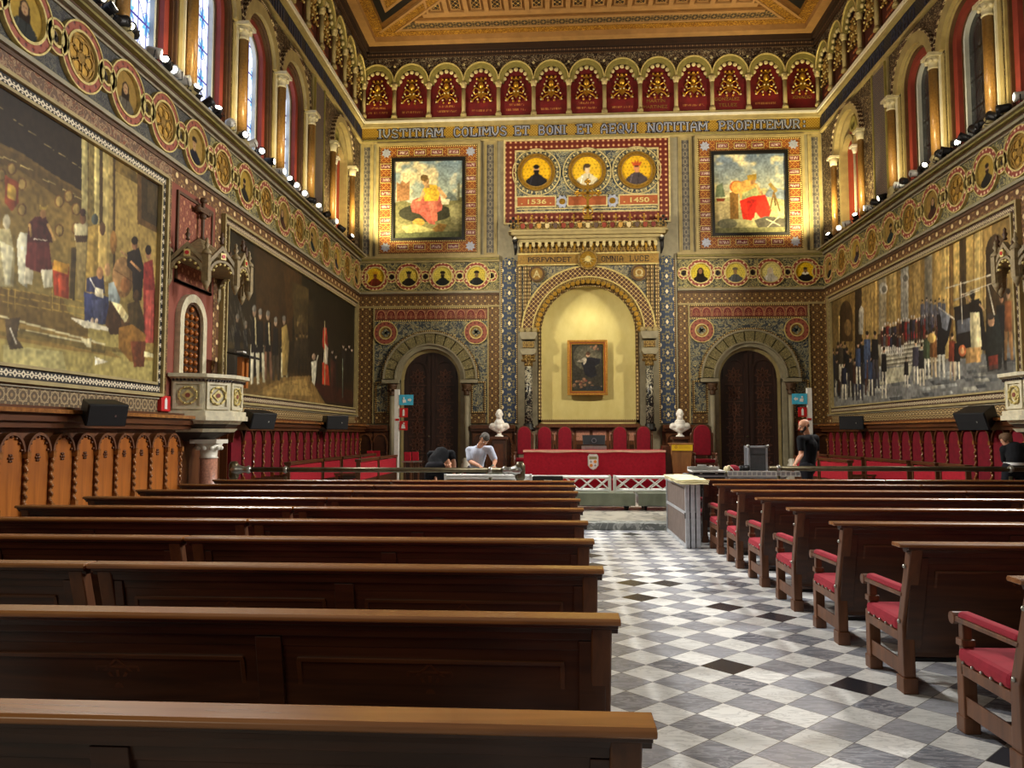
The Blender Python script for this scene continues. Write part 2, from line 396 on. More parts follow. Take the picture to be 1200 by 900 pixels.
    def build(s, name, F, w, m, parent=None, round_=None, gain=1.0):
        p_ = np.pad(s.c, ((1, 1), (1, 1), (0, 0)), 'edge'); s.c = .5*s.c+.125*(p_[:-2, 1:-1]+p_[2:, 1:-1]+p_[1:-1, :-2]+p_[1:-1, 2:])
        nu, nv = s.W+1, s.H+1
        if round_:
            cu, cv, r = round_; a = (s.U-cu); b = (s.Vv-cv)     # square grid squeezed onto a disc
            aa, bb = a/(s.u1-s.u0)*2, b/(s.v1-s.v0)*2
            X = aa*np.sqrt(np.clip(1-bb*bb/2, 0, 1))*r+cu; Y = bb*np.sqrt(np.clip(1-aa*aa/2, 0, 1))*r+cv
            # colours must be read where the squeezed points fall
            ji = np.clip(((X-s.u0)/(s.u1-s.u0)*s.W).round().astype(int), 0, s.W); ii = np.clip(((Y-s.v0)/(s.v1-s.v0)*s.H).round().astype(int), 0, s.H)
            C = s.c[ii, ji]
        else: X, Y, C = s.U, s.Vv, s.c
        co = np.stack([np.broadcast_to(np.asarray(q, float), X.shape) for q in F(X, Y, np.full(X.shape, float(w)))], -1).reshape(-1, 3)
        i = np.arange(nv-1)[:, None]*nu+np.arange(nu-1)[None]; i = i.ravel()
        q = np.stack([i, i+1, i+1+nu, i+nu], -1)
        e1 = co[q[0, 1]]-co[q[0, 0]]; e2 = co[q[0, 3]]-co[q[0, 0]]; nn = np.cross(e1, e2); out = np.array(F(0, 0, 1.))-np.array(F(0, 0, 0.))
        if nn@out < 0: q = q[:, ::-1]
        me = bpy.data.meshes.new(name); me.vertices.add(len(co)); me.vertices.foreach_set('co', co.ravel())
        me.loops.add(q.size); me.loops.foreach_set('vertex_index', q.ravel()); me.polygons.add(len(q))
        me.polygons.foreach_set('loop_start', np.arange(len(q))*4); me.polygons.foreach_set('loop_total', np.full(len(q), 4))
        me.update(calc_edges=True); me.validate()
        C = np.clip(C*gain, 0, 255)/255.; L = np.where(C <= .04045, C/12.92, ((C+.055)/1.055)**2.4)
        at = me.color_attributes.new('paint', 'FLOAT_COLOR', 'POINT')
        at.data.foreach_set('color', np.concatenate([L.reshape(-1, 3), np.ones((L.size//3, 1))], 1).ravel())
        me.materials.append(m)
        o = bpy.data.objects.new(name, me); COL.objects.link(o)
        if parent is not None: o.parent = parent
        return o
def paint_mat(name, rough=.5, spec=.3):
    g = G(name, rough, 0, spec); a = g.N.new('ShaderNodeAttribute'); a.attribute_name = 'paint'
    n = g.noise(g.xyz('world')[3], 40, 3)
    g.color(g.mix(n*.25, V(g, a.outputs['Color']), g.mix(.5, V(g, a.outputs['Color']), (70, 55, 30))))
    g.bump(n, .1, .004); return g.mat
# ------------------------------------------------------------------ materials
M = {}
M['oak_dark'] = wood('dark_walnut', (32, 17, 9), (92, 54, 30), .36, 0, .6, .5, .08)
M['oak_panel'] = wood('walnut_panel', (46, 24, 12), (116, 70, 38), .34, 0, .6, .5, .1)
M['oak_top'] = wood('pale_walnut_top', (96, 54, 26), (186, 126, 66), .26, 0, .5, .5, .4)  # walnut paler than the back boards and posts
M['oak_post'] = wood('walnut_post', (60, 34, 18), (124, 78, 46), .4, 2, .6)
M['oak_orange'] = wood('honey_oak', (124, 64, 18), (206, 124, 46), .38, 2, .35, .5, .1)
M['oak_carve'] = wood('carved_oak', (70, 38, 18), (128, 76, 36), .45, 2, .6)
M['oak_rail'] = wood('rail_oak', (58, 28, 12), (112, 64, 30), .36, 1, .4)
M['oak_lectern'] = wood('lectern_oak', (110, 72, 34), (176, 122, 66), .45, 2, .4)
M['door_wood'] = wood('door_walnut', (30, 16, 12), (66, 38, 28), .5, 2, .5)
M['velvet'] = mat('red_velvet', (124, 16, 32), .85, 0, .16, 14, .2, sheen=.4)
M['velvet_dark'] = mat('dark_red_velvet', (108, 14, 30), .85, 0, .2, 10, .2, sheen=.3)
M['cloth_red'] = mat('red_felt', (158, 28, 42), .9, 0, .14, 16, .15, sheen=.2)
M['velvet_pink'] = mat('rose_velvet', (132, 28, 44), .85, 0, .14, 14, .2, sheen=.3)
M['gold'] = mat('gilding', (206, 158, 62), .35, .85, .25, 14)
M['gold_paint'] = mat('gold_paint', (190, 150, 66), .5, .35, .25, 18)
M['old_gold'] = mat('old_gold', (150, 118, 56), .5, .4, .3, 20)
M['pale_gold'] = mat('pale_gilt_plaster', (206, 188, 120), .5, .15, .2, 14)
M['stone'] = mat('grey_stone', (150, 143, 118), .6, 0, .14, 5, bump=.1)
M['red_blind'] = mat('blind_arch_red', (150, 54, 36), .6)
M['canopy'] = mat('canopy_stone', (138, 122, 88), .6, 0, .25, 14)
M['stone_tan'] = mat('tan_stone', (164, 148, 100), .6, 0, .14, 5, bump=.08)
M['olive'] = mat('olive_stone', (136, 126, 66), .6, 0, .15, 8)
M['marble_white'] = mat('white_marble', (226, 222, 206), .35, 0, .06, 5)
M['marble_pulpit'] = mat('pulpit_marble', (208, 200, 170), .45, 0, .16, 9, bump=.1)
M['shaft'] = mat('brown_marble', (150, 112, 58), .35, 0, .22, 26, coat=.2)
M['pinkstone'] = mat('mottled_pink_marble', (180, 128, 106), .35, 0, .3, 30)
M['black'] = mat('matt_black', (10, 10, 11), .5, 0, .2, 8)
M['black_cloth'] = mat('black_cotton', (22, 23, 26), .9, 0, .2, 12, .2)
M['iron'] = mat('bronze_rail', (92, 84, 62), .35, .7, .2, 10)
M['steel'] = mat('brushed_steel', (168, 168, 160), .3, .85, .12, 14)
M['alu'] = mat('aluminium', (186, 190, 196), .4, .5, .14, 12)
M['white'] = mat('white_paint', (232, 232, 226), .45, 0, .06, 10)
M['cream'] = mat('cream_cloth', (226, 216, 170), .85, 0, .12, 9, bump=.2)
M['red'] = mat('signal_red', (196, 24, 26), .45, 0, .08, 8)
M['trefoil_red'] = mat('trefoil_red', (116, 34, 30), .6)
M['trefoil_edge'] = mat('trefoil_edge', (186, 130, 90), .6)
M['door_carve'] = wood('door_carving', (66, 38, 28), (118, 76, 56), .45, 2, .5)
M['red_wall'] = mat('red_painted_plaster', (132, 50, 40), .6, 0, .16, 3)
M['cusp'] = mat('pale_cusp_stone', (200, 184, 130), .5, 0, .2, 14)
M['reveal'] = mat('bluish_white_stone', (196, 202, 204), .6, 0, .08, 5)
M['brown'] = mat('brown_moulding', (84, 58, 34), .6, 0, .2, 7)
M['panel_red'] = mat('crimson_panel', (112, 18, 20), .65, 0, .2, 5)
M['panel_shade'] = mat('shaded_crimson_panel', (70, 22, 16), .6, 0, .3, 5)  # crimson panel darkened, shade of the side galleries put into its colour
M['dark_brown'] = mat('dark_brown_paint', (44, 26, 14), .6, 0, .25, 7)
M['paint'] = paint_mat('oil_paint')
M['fresco'] = paint_mat('fresco_paint', .8, .2)
M['skin'] = mat('skin', (206, 150, 118), .55, 0, .08, 20, .4)
M['hair_grey'] = mat('grey_hair', (84, 78, 70), .8, 0, .3, 60)
M['hair_brown'] = mat('brown_hair', (92, 66, 42), .8, 0, .3, 60)
M['beard'] = mat('dark_beard', (36, 26, 20), .8, 0, .3, 60)
M['shirt'] = mat('pale_blue_shirt', (196, 204, 222), .85, 0, .06, 30, .2)
M['trousers'] = mat('dark_trousers', (26, 26, 32), .85, 0, .15, 14, .2)
M['shoe'] = mat('black_shoe', (14, 14, 14), .4)
M['grey_board'] = mat('grey_board', (88, 90, 94), .7, 0, .14, 10)
M['brown_board'] = mat('brown_board', (98, 84, 76), .7, 0, .2, 9)
M['plastic_sheet'] = mat('grey_green_sheeting', (126, 134, 116), .35, 0, .2, 3, .6)
M['carpet'] = mat('red_carpet', (120, 10, 22), .95, 0, .14, 30, .1)
M['yellow'] = mat('yellow_card', (236, 196, 22), .6, 0, .04, 6)
M['cyan'] = mat('cyan_sign', (70, 186, 224), .5, 0, .08, 10)
M['rubber'] = mat('black_rubber', (14, 14, 14), .7)
M['frame_gold'] = mat('picture_frame_gold', (196, 142, 62), .35, .6, .2, 20)
M['letter'] = mat('letter_grey', (170, 176, 196), .5, .1, .15, 20)
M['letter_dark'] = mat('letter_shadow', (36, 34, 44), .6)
M['letter_blue'] = mat('letter_slate', (48, 56, 84), .55, 0, .2, 20)
M['gold_wall'] = ornament('gold_mosaic', 'diaper', .09, .09, (150, 116, 34), (186, 150, 54), (204, 172, 80), .45, .3)
M['navy_band'] = ornament('dark_band', 'diaper', .1, .1, (24, 24, 30), (34, 36, 50), (50, 52, 66), .6)
# carved marble veins
def veined(name, base, vein, scale, w=.04, rough=.3):
    g = G(name, rough); p = g.xyz('object')[3]; n = g.noise(p, scale, 3, .6, 1.5)
    g.color(g.mix(g.near(n, .5, w, .03), base, vein)); return g.mat
M['portoro'] = veined('black_veined_marble', (26, 26, 30), (186, 182, 160), 5, .03)
# ornament
M['diaper'] = ornament('brown_diaper', 'motif', .24, .24, (88, 60, 28), (134, 100, 48), (196, 168, 104), vary=.9)
M['diaper_far'] = ornament('brown_studded', 'motif', .34, .34, (96, 62, 32), (140, 104, 56), (222, 196, 140))
M['beige_relief'] = ornament('beige_relief', 'fan', .17, .15, (104, 82, 50), (190, 162, 108), (212, 190, 140))
M['beige_strap'] = ornament('beige_strapwork', 'star', .2, .2, (92, 74, 50), (168, 146, 106), (150, 124, 84))
M['strap'] = ornament('brown_strapwork', 'scroll', .16, .16, (98, 72, 52), (152, 124, 92), (130, 70, 40))
M['slate_scroll'] = ornament('slate_scrollwork', 'scroll', .1, .1, (50, 50, 52), (84, 84, 78), (110, 106, 86))
M['olive_scroll'] = ornament('olive_scrollwork', 'scroll', .12, .12, (66, 66, 56), (158, 148, 92), (206, 192, 124))
M['blue_scroll'] = ornament('blue_grey_scrollwork', 'scroll', .16, .16, (52, 60, 68), (140, 140, 116), (196, 180, 120))
M['rust_star'] = ornament('rust_strapwork', 'star', .17, .17, (120, 62, 26), (196, 140, 66), (150, 80, 34), vary=.8)
M['blue_motif'] = ornament('blue_palmette', 'motif', .512, .5, (44, 60, 88), (136, 128, 90), (240, 226, 180), off=(-.036, 0))
M['grey_vine'] = ornament('grey_vine', 'motif', .2, .26, (92, 88, 82), (146, 138, 116), (62, 58, 60))
M['purple_mosaic'] = ornament('purple_mosaic', 'star', .13, .13, (54, 46, 56), (122, 112, 116), (150, 140, 120))
M['red_bead'] = ornament('red_bead_border', 'bead', .17, .17, (96, 28, 14), (150, 84, 48), (214, 176, 124))
M['portal_gilt'] = ornament('portal_gilding', 'motif', .14, .14, (118, 92, 44), (190, 162, 92), (80, 58, 30), .5, .3)
M['portal_lattice'] = ornament('portal_lattice', 'lattice', .15, .15, (84, 52, 34), (200, 172, 108), (226, 200, 140), .5, .2)
M['portal_blue'] = ornament('portal_spandrel', 'scroll', .12, .12, (56, 62, 72), (150, 142, 110), (180, 168, 120))
M['stripe_gilt'] = ornament('reeded_gilt', 'bead', .07, .12, (100, 76, 40), (190, 164, 104), (226, 206, 150), .5, .2)
M['chain'] = ornament('black_white_chain', 'chain', .15, .145, (22, 17, 12), (222, 210, 182), (40, 28, 18), off=(0, .0325))
M['chain_red'] = ornament('red_white_chain', 'chain', .12, .145, (60, 34, 22), (206, 188, 150), (60, 34, 22), off=(0, .0325))
M['dots_gold'] = ornament('gilt_beading', 'bead', .07, .07, (86, 62, 26), (196, 168, 96), (236, 214, 150))
M['voussoir'] = ornament('leafy_voussoir', 'scroll', .07, .07, (106, 98, 62), (168, 156, 104), (66, 58, 38))
M['trefoil_bg'] = ornament('red_arcade_ground', 'bead', .1, .1, (130, 78, 56), (150, 100, 76), (180, 140, 100))
M['dark_spandrel'] = ornament('dark_spandrel', 'scroll', .1, .1, (36, 20, 14), (84, 62, 38), (200, 186, 150))
M['pier_red'] = ornament('rust_damask', 'motif', .22, .3, (124, 62, 42), (146, 84, 58), (186, 132, 92))
M['pier_plain'] = mat('rust_plaster', (134, 70, 52), .7, 0, .12, 3)
M['ceil_gold'] = ornament('ceiling_gilt_vine', 'scroll', .12, .12, (128, 84, 24), (206, 156, 58), (96, 60, 20), .45, .25, coord='flat')
M['ceil_ring'] = ornament('ceiling_dark_rings', 'rings', .3, .3, (26, 20, 16), (112, 88, 54), (150, 120, 70), .6, coord='flat')
M['dark_chain'] = ornament('dark_dentil_band', 'chain', .14, .14, (34, 20, 14), (96, 68, 44), (150, 126, 96))
M['ceil_tan'] = mat('ceiling_tan', (172, 130, 78), .5, .1, .12, 4)
M['ceil_xx'] = ornament('ceiling_cross_panels', 'lattice', .16, .22, (38, 26, 14), (168, 128, 60), (210, 180, 110), .6, coord='flat')
M['ceil_brown'] = mat('ceiling_brown', (118, 80, 36), .5, .1, .2, 5)
M['ring_red'] = ornament('red_ring_plain', 'bead', .13, .13, (150, 80, 60), (140, 70, 52), (84, 34, 28))
M['ring_red_dots'] = ornament('red_ring_studded', 'bead', .12, .12, (138, 58, 42), (196, 140, 106), (246, 226, 190))
# marble chequer, laid on the diagonal
def checker():
    g = G('marble_chequer', .22, 0, .5); x, y, z, p = g.xyz('world')
    t = .266; k = 1/(t*math.sqrt(2))
    A = (x+y)*k+(.5-((1.17+5.58)*k) % 1+0); B = (y-x)*k+(.5-((5.58-1.17)*k) % 1)
    fa, fb = g.floor(A), g.floor(B)
    par = g.m('FRACT', (fa+fb)*.5)*2.0
    a0 = math.floor((1.17+5.58)*k+.5-((1.17+5.58)*k) % 1+1e-6); b0 = math.floor((5.58-1.17)*k+.5-((5.58-1.17)*k) % 1+1e-6)
    odd = (a0+b0) % 2
    if odd == 0: par = 1.0-par
    h = g.white(g.comb(fa, fb, 3.0)); h2 = g.white(g.comb(fb, fa, 8.0))
    rot = g.comb(x*2.0+h*30, y*7.0+h2*30, h*9)
    vein = g.noise(rot, 2.2, 5, .62, 1.2)
    lightc = g.mix(g.near(vein, .5, .02, .05)*.6, g.mix(h, (234, 234, 230), (206, 207, 204)), (160, 160, 160))
    grey = g.mix(h2, (150, 152, 158), (98, 101, 110))
    greyc = g.mix(g.m('MULTIPLY', g.near(vein, .5, .03, .08), .7), grey, (176, 178, 184))
    c = g.mix(par, lightc, greyc)
    dk = g.m('GREATER_THAN', h, .965)*par
    c = g.mix(dk, c, (58, 58, 64))
    for (dx, dy) in ((1.17, 5.58), (1.93, 5.2), (1.25, 8.39), (1.56, 7.51), (.91, 8.28), (1.22, 8.72), (.77, 7.8), (1.18, 12.84)):
        ia = math.floor((dx+dy)*k+.5-((1.17+5.58)*k) % 1+.02); ib = math.floor((dy-dx)*k+.5-((5.58-1.17)*k) % 1+.02)
        if (ia+ib-a0-b0) % 2: ib += 1
        hit = g.mn(g.below(g.m('ABSOLUTE', fa-float(ia)), .3, .1), g.below(g.m('ABSOLUTE', fb-float(ib)), .3, .1))
        c = g.mix(hit, c, (44, 45, 50))
    ga, gb = g.tri(A), g.tri(B)
    c = g.mix(g.below(.5-g.mx(ga, gb), .008, .006), c, (110, 106, 98))
    g.color(c); n = g.noise(p, 1.5, 2)
    g.put(g.bs.inputs['Roughness'], g.m('MULTIPLY_ADD', n, .2, .14))
    return g.mat
M['floor'] = checker()
M['floor_far'] = veined('pale_marble_floor', (178, 172, 156), (120, 116, 108), 1.2, .03, .3)
M['step'] = veined('grey_marble_step', (112, 116, 112), (168, 170, 166), 2.5, .03, .3)
# ------------------------------------------------------------------ room shell
mb = MB(); mb.box(XL-1, -3, -.12, XR+1, 13.3, 0); struct(mb, 'floor', M['floor'])
mb = MB(); mb.box(XL-1, 13.3, -.12, XR+1, YB+1, .12); o = struct(mb, 'floor_platform', M['floor_far'])
mb = MB(); mb.box(XL+.4, 13.24, 0, XR-.4, 13.62, .121); struct(mb, 'trim_1', M['step'], .012)
mb = MB(); mb.box(-2.9, 20.0, .121, 4.7, 24.6, .45); struct(mb, 'floor_dais', M['carpet'])
def wallpiece(side, name, items):
    """items: list of (matname, fn(mb)) sharing one structural object"""
    mb = MB(WALL[side]); mats = []
    for mn_, fn in items:
        if M[mn_] not in mats: mats.append(M[mn_])
        mb.m = mats.index(M[mn_]); fn(mb)
    return struct(mb, name, mats)
def bx(*a): return lambda mb: mb.box(*a)
# back wall: plain body with openings for the niche and two doors
NC, NR, NS = .96, 1.6, 4.92         # niche centre, half width, springing
DC = (-4.2, 6.1); DR = .9; DS = 3.42
def backbody(mb):
    mb.box(XL-.4, 7.4, -.3, XR+.4, ZC+.4, 0)
    for c in DC: mb.holed(c-1.9, 0, c+1.9, 7.4, c, 1.0, DS, -.3, 0)
    mb.box(XL-.4, 0, -.3, DC[0]-1.9, 7.4, 0); mb.box(DC[1]+1.9, 0, -.3, XR+.4, 7.4, 0)
    mb.holed(DC[0]+1.9, 0, DC[1]-1.9, 7.4, NC, NR, NS, -.3, 0, base=1.95)
wallpiece('B', 'wall_back', [('stone', backbody)])
# ------------------------------------------------------------------ back wall decoration
def mirror(fn):
    for s, c in ((-1, DC[0]), (1, DC[1])): fn(s, c)
wallpiece('B', 'trim_2', [('stone_tan', bx(XL, 11.9, 0, XR, 12.02, .16)), ('marble_white', bx(XL, 12.02, 0, XR, 12.1, .2)), ('stone_tan', bx(XL, 12.1, 0, XR, 12.2, .14)),
    ('stone_tan', bx(XL, 11.38, 0, XR, 11.5, .08)), ('olive', bx(XL, 11.44, .08, XR, 11.47, .1))])
wallpiece('B', 'trim_3', [('gold_wall', bx(XL, 11.5, 0, XR, 11.9, .04))])
LET = empty('wall_lettering', (0, YB-.05, 11.7), 'row of grey slab capitals across the gold band above the framed paintings', 'lettering')
def letters(parent, words, F, v0, v1, w, m, md, bold=.03):
    for s, a, b in words:
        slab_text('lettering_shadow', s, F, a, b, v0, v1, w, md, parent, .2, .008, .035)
        slab_text('word', s, F, a, b, v0, v1, w+.008, m, parent, .15, .012)
def bxs(px): return float(onY(px, 150, YB)[0])
LET.location = (0, 0, 0)
words = [('IVSTITIAM', 444, 519), ('COLIMVS', 532, 594), ('ET', 603, 620), ('BONI', 631, 663), ('ET', 676, 693), ('AEQVI', 704, 746), ('NOTITIAM', 759, 828), ('PROFITEMVR', 842, 937), (':', 940, 944)]
letters(LET, [(s, bxs(a), bxs(b)) for s, a, b in words], FB, 11.56, 11.85, .04, M['letter'], M['letter_dark'])
# narrow patterned pilasters of the upper zone
pil = [(-6.5, -6.28), (-2.36, -2.12), (4.04, 4.28), (8.2, 8.42)]
for i, (a, b) in enumerate(pil):
    wallpiece('B', 'trim_%d' % (4+i), [('stone_tan', bx(a-.1, 7.45, 0, b+.1, 11.38, .05)), ('grey_vine', bx(a, 7.6, .05, b, 11.25, .06)), ('stone_tan', bx(a-.03, 7.55, .05, a, 11.3, .09)), ('stone_tan', bx(b, 7.55, .05, b+.03, 11.3, .09))])
# ---- framed allegory paintings
def frame_rect(mb, u0, v0, u1, v1, t, w0, w1):
    mb.box(u0, v0, w0, u1, v0+t, w1); mb.box(u0, v1-t, w0, u1, v1, w1); mb.box(u0, v0+t, w0, u0+t, v1-t, w1); mb.box(u1-t, v0+t, w0, u1, v1-t, w1)
def plaque_mat():
    g = G('lettered_plaque', .6); x, y, z, p = g.xyz('world')
    n = g.noise(g.comb(x*60, y*60, z*12), 1.0, 1)
    g.color(g.mix(g.below(n, .5, .06), (112, 40, 44), (206, 186, 176))); return g.mat
def script_mat():
    g = G('gold_script_on_red', .6); x, y, z, p = g.xyz('world')
    n = g.noise(g.comb(x*45, y*45, z*9), 1.0, 1); g.color(g.mix(g.below(n, .48, .08), (112, 18, 20), (176, 116, 60))); return g.mat
M['gold_script'] = script_mat(); M['plaque'] = plaque_mat(); M['plaque_red'] = mat('plaque_dark_red', (112, 38, 40), .6)
def allegory(side, c, px_fn, label):
    e = empty('wall_painting', (0, 0, 0), label, 'painting', 'allegory paintings high on the end wall')
    h = 1.75; u0, u1, v0, v1 = c-h, c+h, 7.5, 11.36
    p0, p1, q0, q1 = c-1.14, c+1.14, 8.13, 10.74
    mb = MB(FB); frame_rect(mb, u0, v0, u1, v1, .09, 0, .12); mb.build('outer_moulding', M['stone_tan'], e)
    mb = MB(FB); frame_rect(mb, u0+.09, v0+.09, u1-.09, v1-.09, .44, 0, .05); mb.build('strapwork_border', M['rust_star'], e)
    mb = MB(FB); frame_rect(mb, u0+.09, v0+.09, u1-.09, v1-.09, .05, .05, .07); frame_rect(mb, p0-.13, q0-.13, p1+.13, q1+.13, .05, .05, .08); mb.build('beaded_edge', M['dots_gold'], e)
    mb = MB(FB); frame_rect(mb, p0-.09, q0-.09, p1+.09, q1+.09, .09, .0, .12); mb.build('inner_frame', M['black'], e)
    cx0 = u0+.33; cx1 = u1-.33
    for a in (cx0, cx1):
        for b in (v0+.33, v1-.33): MB(FB).prism([(a+(.17 if k % 2 else .11)*math.cos(PI*k/8), b+(.17 if k % 2 else .11)*math.sin(PI*k/8)) for k in range(16)], .05, .07).build('star_rosette', M['letter'], e)
    spots = [(cx0+(cx1-cx0)*(k+1)/5, b) for k in range(4) for b in (v0+.33, v1-.33)]+[(a, v0+.33+(v1-v0-.66)*(k+1)/7) for k in range(6) for a in (cx0, cx1)]
    for a, b in spots:
        q = MB(FB).box(a-.19, b-.09, .05, a+.19, b+.09, .065).build('name_plaque', M['plaque_red'], e)
        mb = MB(FB); frame_rect(mb, a-.2, b-.1, a+.2, b+.1, .018, .05, .075); mb.build('plaque_edge', M['pale_gold'], q)
        MB(FB).box(a-.15, b-.045, .065, a+.15, b+.045, .07).build('plaque_lettering', M['plaque'], q)
    cv = Canvas(p0, q0, p1, q1, .016, (170, 180, 176)); px_fn(cv)
    cv.build('canvas', FB, .02, M['fresco'], e)
    return e
def pmap(cv, x0, y0, x1, y1): cv.map = lambda x, y: (cv.u0+(x-x0)/(x1-x0)*(cv.u1-cv.u0), cv.v1-(y-y0)/(y1-y0)*(cv.v1-cv.v0))
def sky(cv, a, b, cl, seed):
    t = (cv.Vv-cv.v0)/(cv.v1-cv.v0); n = vnoise(cv.H+1, cv.W+1, 26, seed)*.6+vnoise(cv.H+1, cv.W+1, 9, seed+1)*.4
    n = np.clip((n-.42)*4, 0, 1)[..., None]; g = np.array(b)+(np.array(a)-np.array(b))*t[..., None]; cv.c[:] = g*(1-n)+np.array(cl)*n
def alleg_left(cv):      # a seated woman in yellow and rose before ruins
    sky(cv, (128, 152, 170), (206, 206, 170), (226, 214, 180), 5); pmap(cv, 0, 0, 100, 116)
    cv.poly([(0, 62), (14, 58), (30, 66), (60, 60), (100, 55), (100, 116), (0, 116)], (120, 118, 84))
    cv.poly([(3, 60), (3, 30), (8, 34), (11, 28), (17, 33), (22, 29), (22, 58)], (160, 118, 84))
    cv.poly([(74, 60), (80, 46), (88, 52), (94, 60)], (110, 124, 128)); cv.poly([(92, 60), (93, 34), (96, 34), (96, 60)], (130, 134, 120))
    cv.ell(46, 78, 40, 14, (52, 54, 46)); cv.poly([(80, 68), (100, 62), (100, 96), (84, 94)], (150, 148, 110))
    cv.poly([(24, 66), (34, 55), (66, 52), (72, 62), (70, 74), (62, 78), (60, 96), (52, 94), (38, 80), (26, 76)], (176, 92, 84))
    cv.poly([(50, 62), (62, 58), (64, 90), (56, 92)], (200, 116, 100)); cv.ell(34, 64, 9, 8, (190, 104, 92))
    cv.poly([(42, 42), (50, 35), (62, 36), (68, 46), (64, 60), (44, 60)], (218, 180, 66)); cv.poly([(42, 42), (38, 54), (30, 60), (38, 60), (46, 50)], (206, 164, 120))
    cv.line(64, 40, 76, 56, 5, (206, 164, 120)); cv.poly([(68, 56), (82, 58), (80, 66), (70, 66)], (230, 226, 200))
    cv.ell(46, 30, 5, 7, (208, 166, 124)); cv.ell(44, 25, 6, 5, (120, 96, 60)); cv.poly([(44, 34), (50, 34), (52, 40), (44, 40)], (208, 166, 124))
    cv.poly([(54, 104), (66, 94), (78, 96), (70, 110)], (120, 94, 54)); cv.ell(36, 92, 9, 6, (170, 140, 70)); cv.poly([(10, 98), (30, 94), (60, 104), (20, 110)], (170, 168, 116))
    cv.poly([(0, 108), (100, 106), (100, 116), (0, 116)], (92, 98, 70)); cv.grain(.28, 3, 4)
def alleg_right(cv):     # a bent old man in red beside a small telescope
    sky(cv, (120, 140, 166), (214, 206, 150), (222, 214, 176), 15); pmap(cv, 0, 0, 100, 112)
    cv.poly([(0, 62), (40, 60), (70, 48), (86, 54), (100, 48), (100, 112), (0, 112)], (176, 172, 128)); cv.poly([(70, 60), (80, 46), (100, 52), (100, 66)], (120, 134, 150))
    cv.poly([(2, 60), (4, 44), (12, 40), (16, 60)], (112, 128, 104)); cv.poly([(3, 62), (16, 62), (14, 66), (4, 66)], (130, 60, 40)); cv.poly([(0, 66), (22, 66), (22, 96), (0, 96)], (198, 184, 140))
    cv.poly([(22, 54), (34, 52), (34, 92), (22, 92)], (130, 96, 52)); cv.ell(32, 46, 10, 9, (200, 110, 60)); cv.ell(32, 47, 7, 9, (214, 160, 80))
    cv.poly([(30, 42), (46, 36), (60, 42), (68, 58), (56, 66), (38, 64)], (222, 170, 96)); cv.poly([(40, 56), (60, 46), (66, 56), (52, 64), (38, 66)], (160, 168, 120))
    cv.poly([(36, 66), (52, 60), (72, 58), (80, 80), (76, 92), (64, 90), (58, 82), (52, 94), (40, 92)], (206, 44, 34)); cv.poly([(46, 66), (60, 64), (56, 90), (48, 92)], (172, 30, 28))
    cv.ell(54, 36, 5, 7, (196, 146, 96)); cv.poly([(47, 30), (60, 28), (60, 36), (48, 38)], (170, 140, 60)); cv.line(60, 44, 68, 58, 4, (214, 168, 120))
    cv.line(78, 42, 88, 54, 5, (140, 118, 66)); cv.line(84, 54, 78, 80, 2, (110, 86, 50)); cv.line(84, 54, 92, 82, 2, (110, 86, 50)); cv.line(84, 54, 86, 74, 2, (110, 86, 50))
    cv.poly([(56, 94), (72, 88), (98, 92), (100, 104), (62, 106)], (84, 82, 74)); cv.line(72, 92, 92, 102, 1.5, (190, 186, 160)); cv.line(90, 90, 74, 104, 1.5, (190, 186, 160))
    cv.ell(18, 98, 14, 7, (116, 116, 96)); cv.poly([(0, 104), (100, 104), (100, 112), (0, 112)], (130, 130, 92)); cv.grain(.26, 3, 6)
allegory('B', -4.32, alleg_left, 'framed painting of a seated woman in yellow and rose, left of the three medallions')
allegory('B', 6.22, alleg_right, 'framed painting of a bent man in red beside a telescope, right of the three medallions')
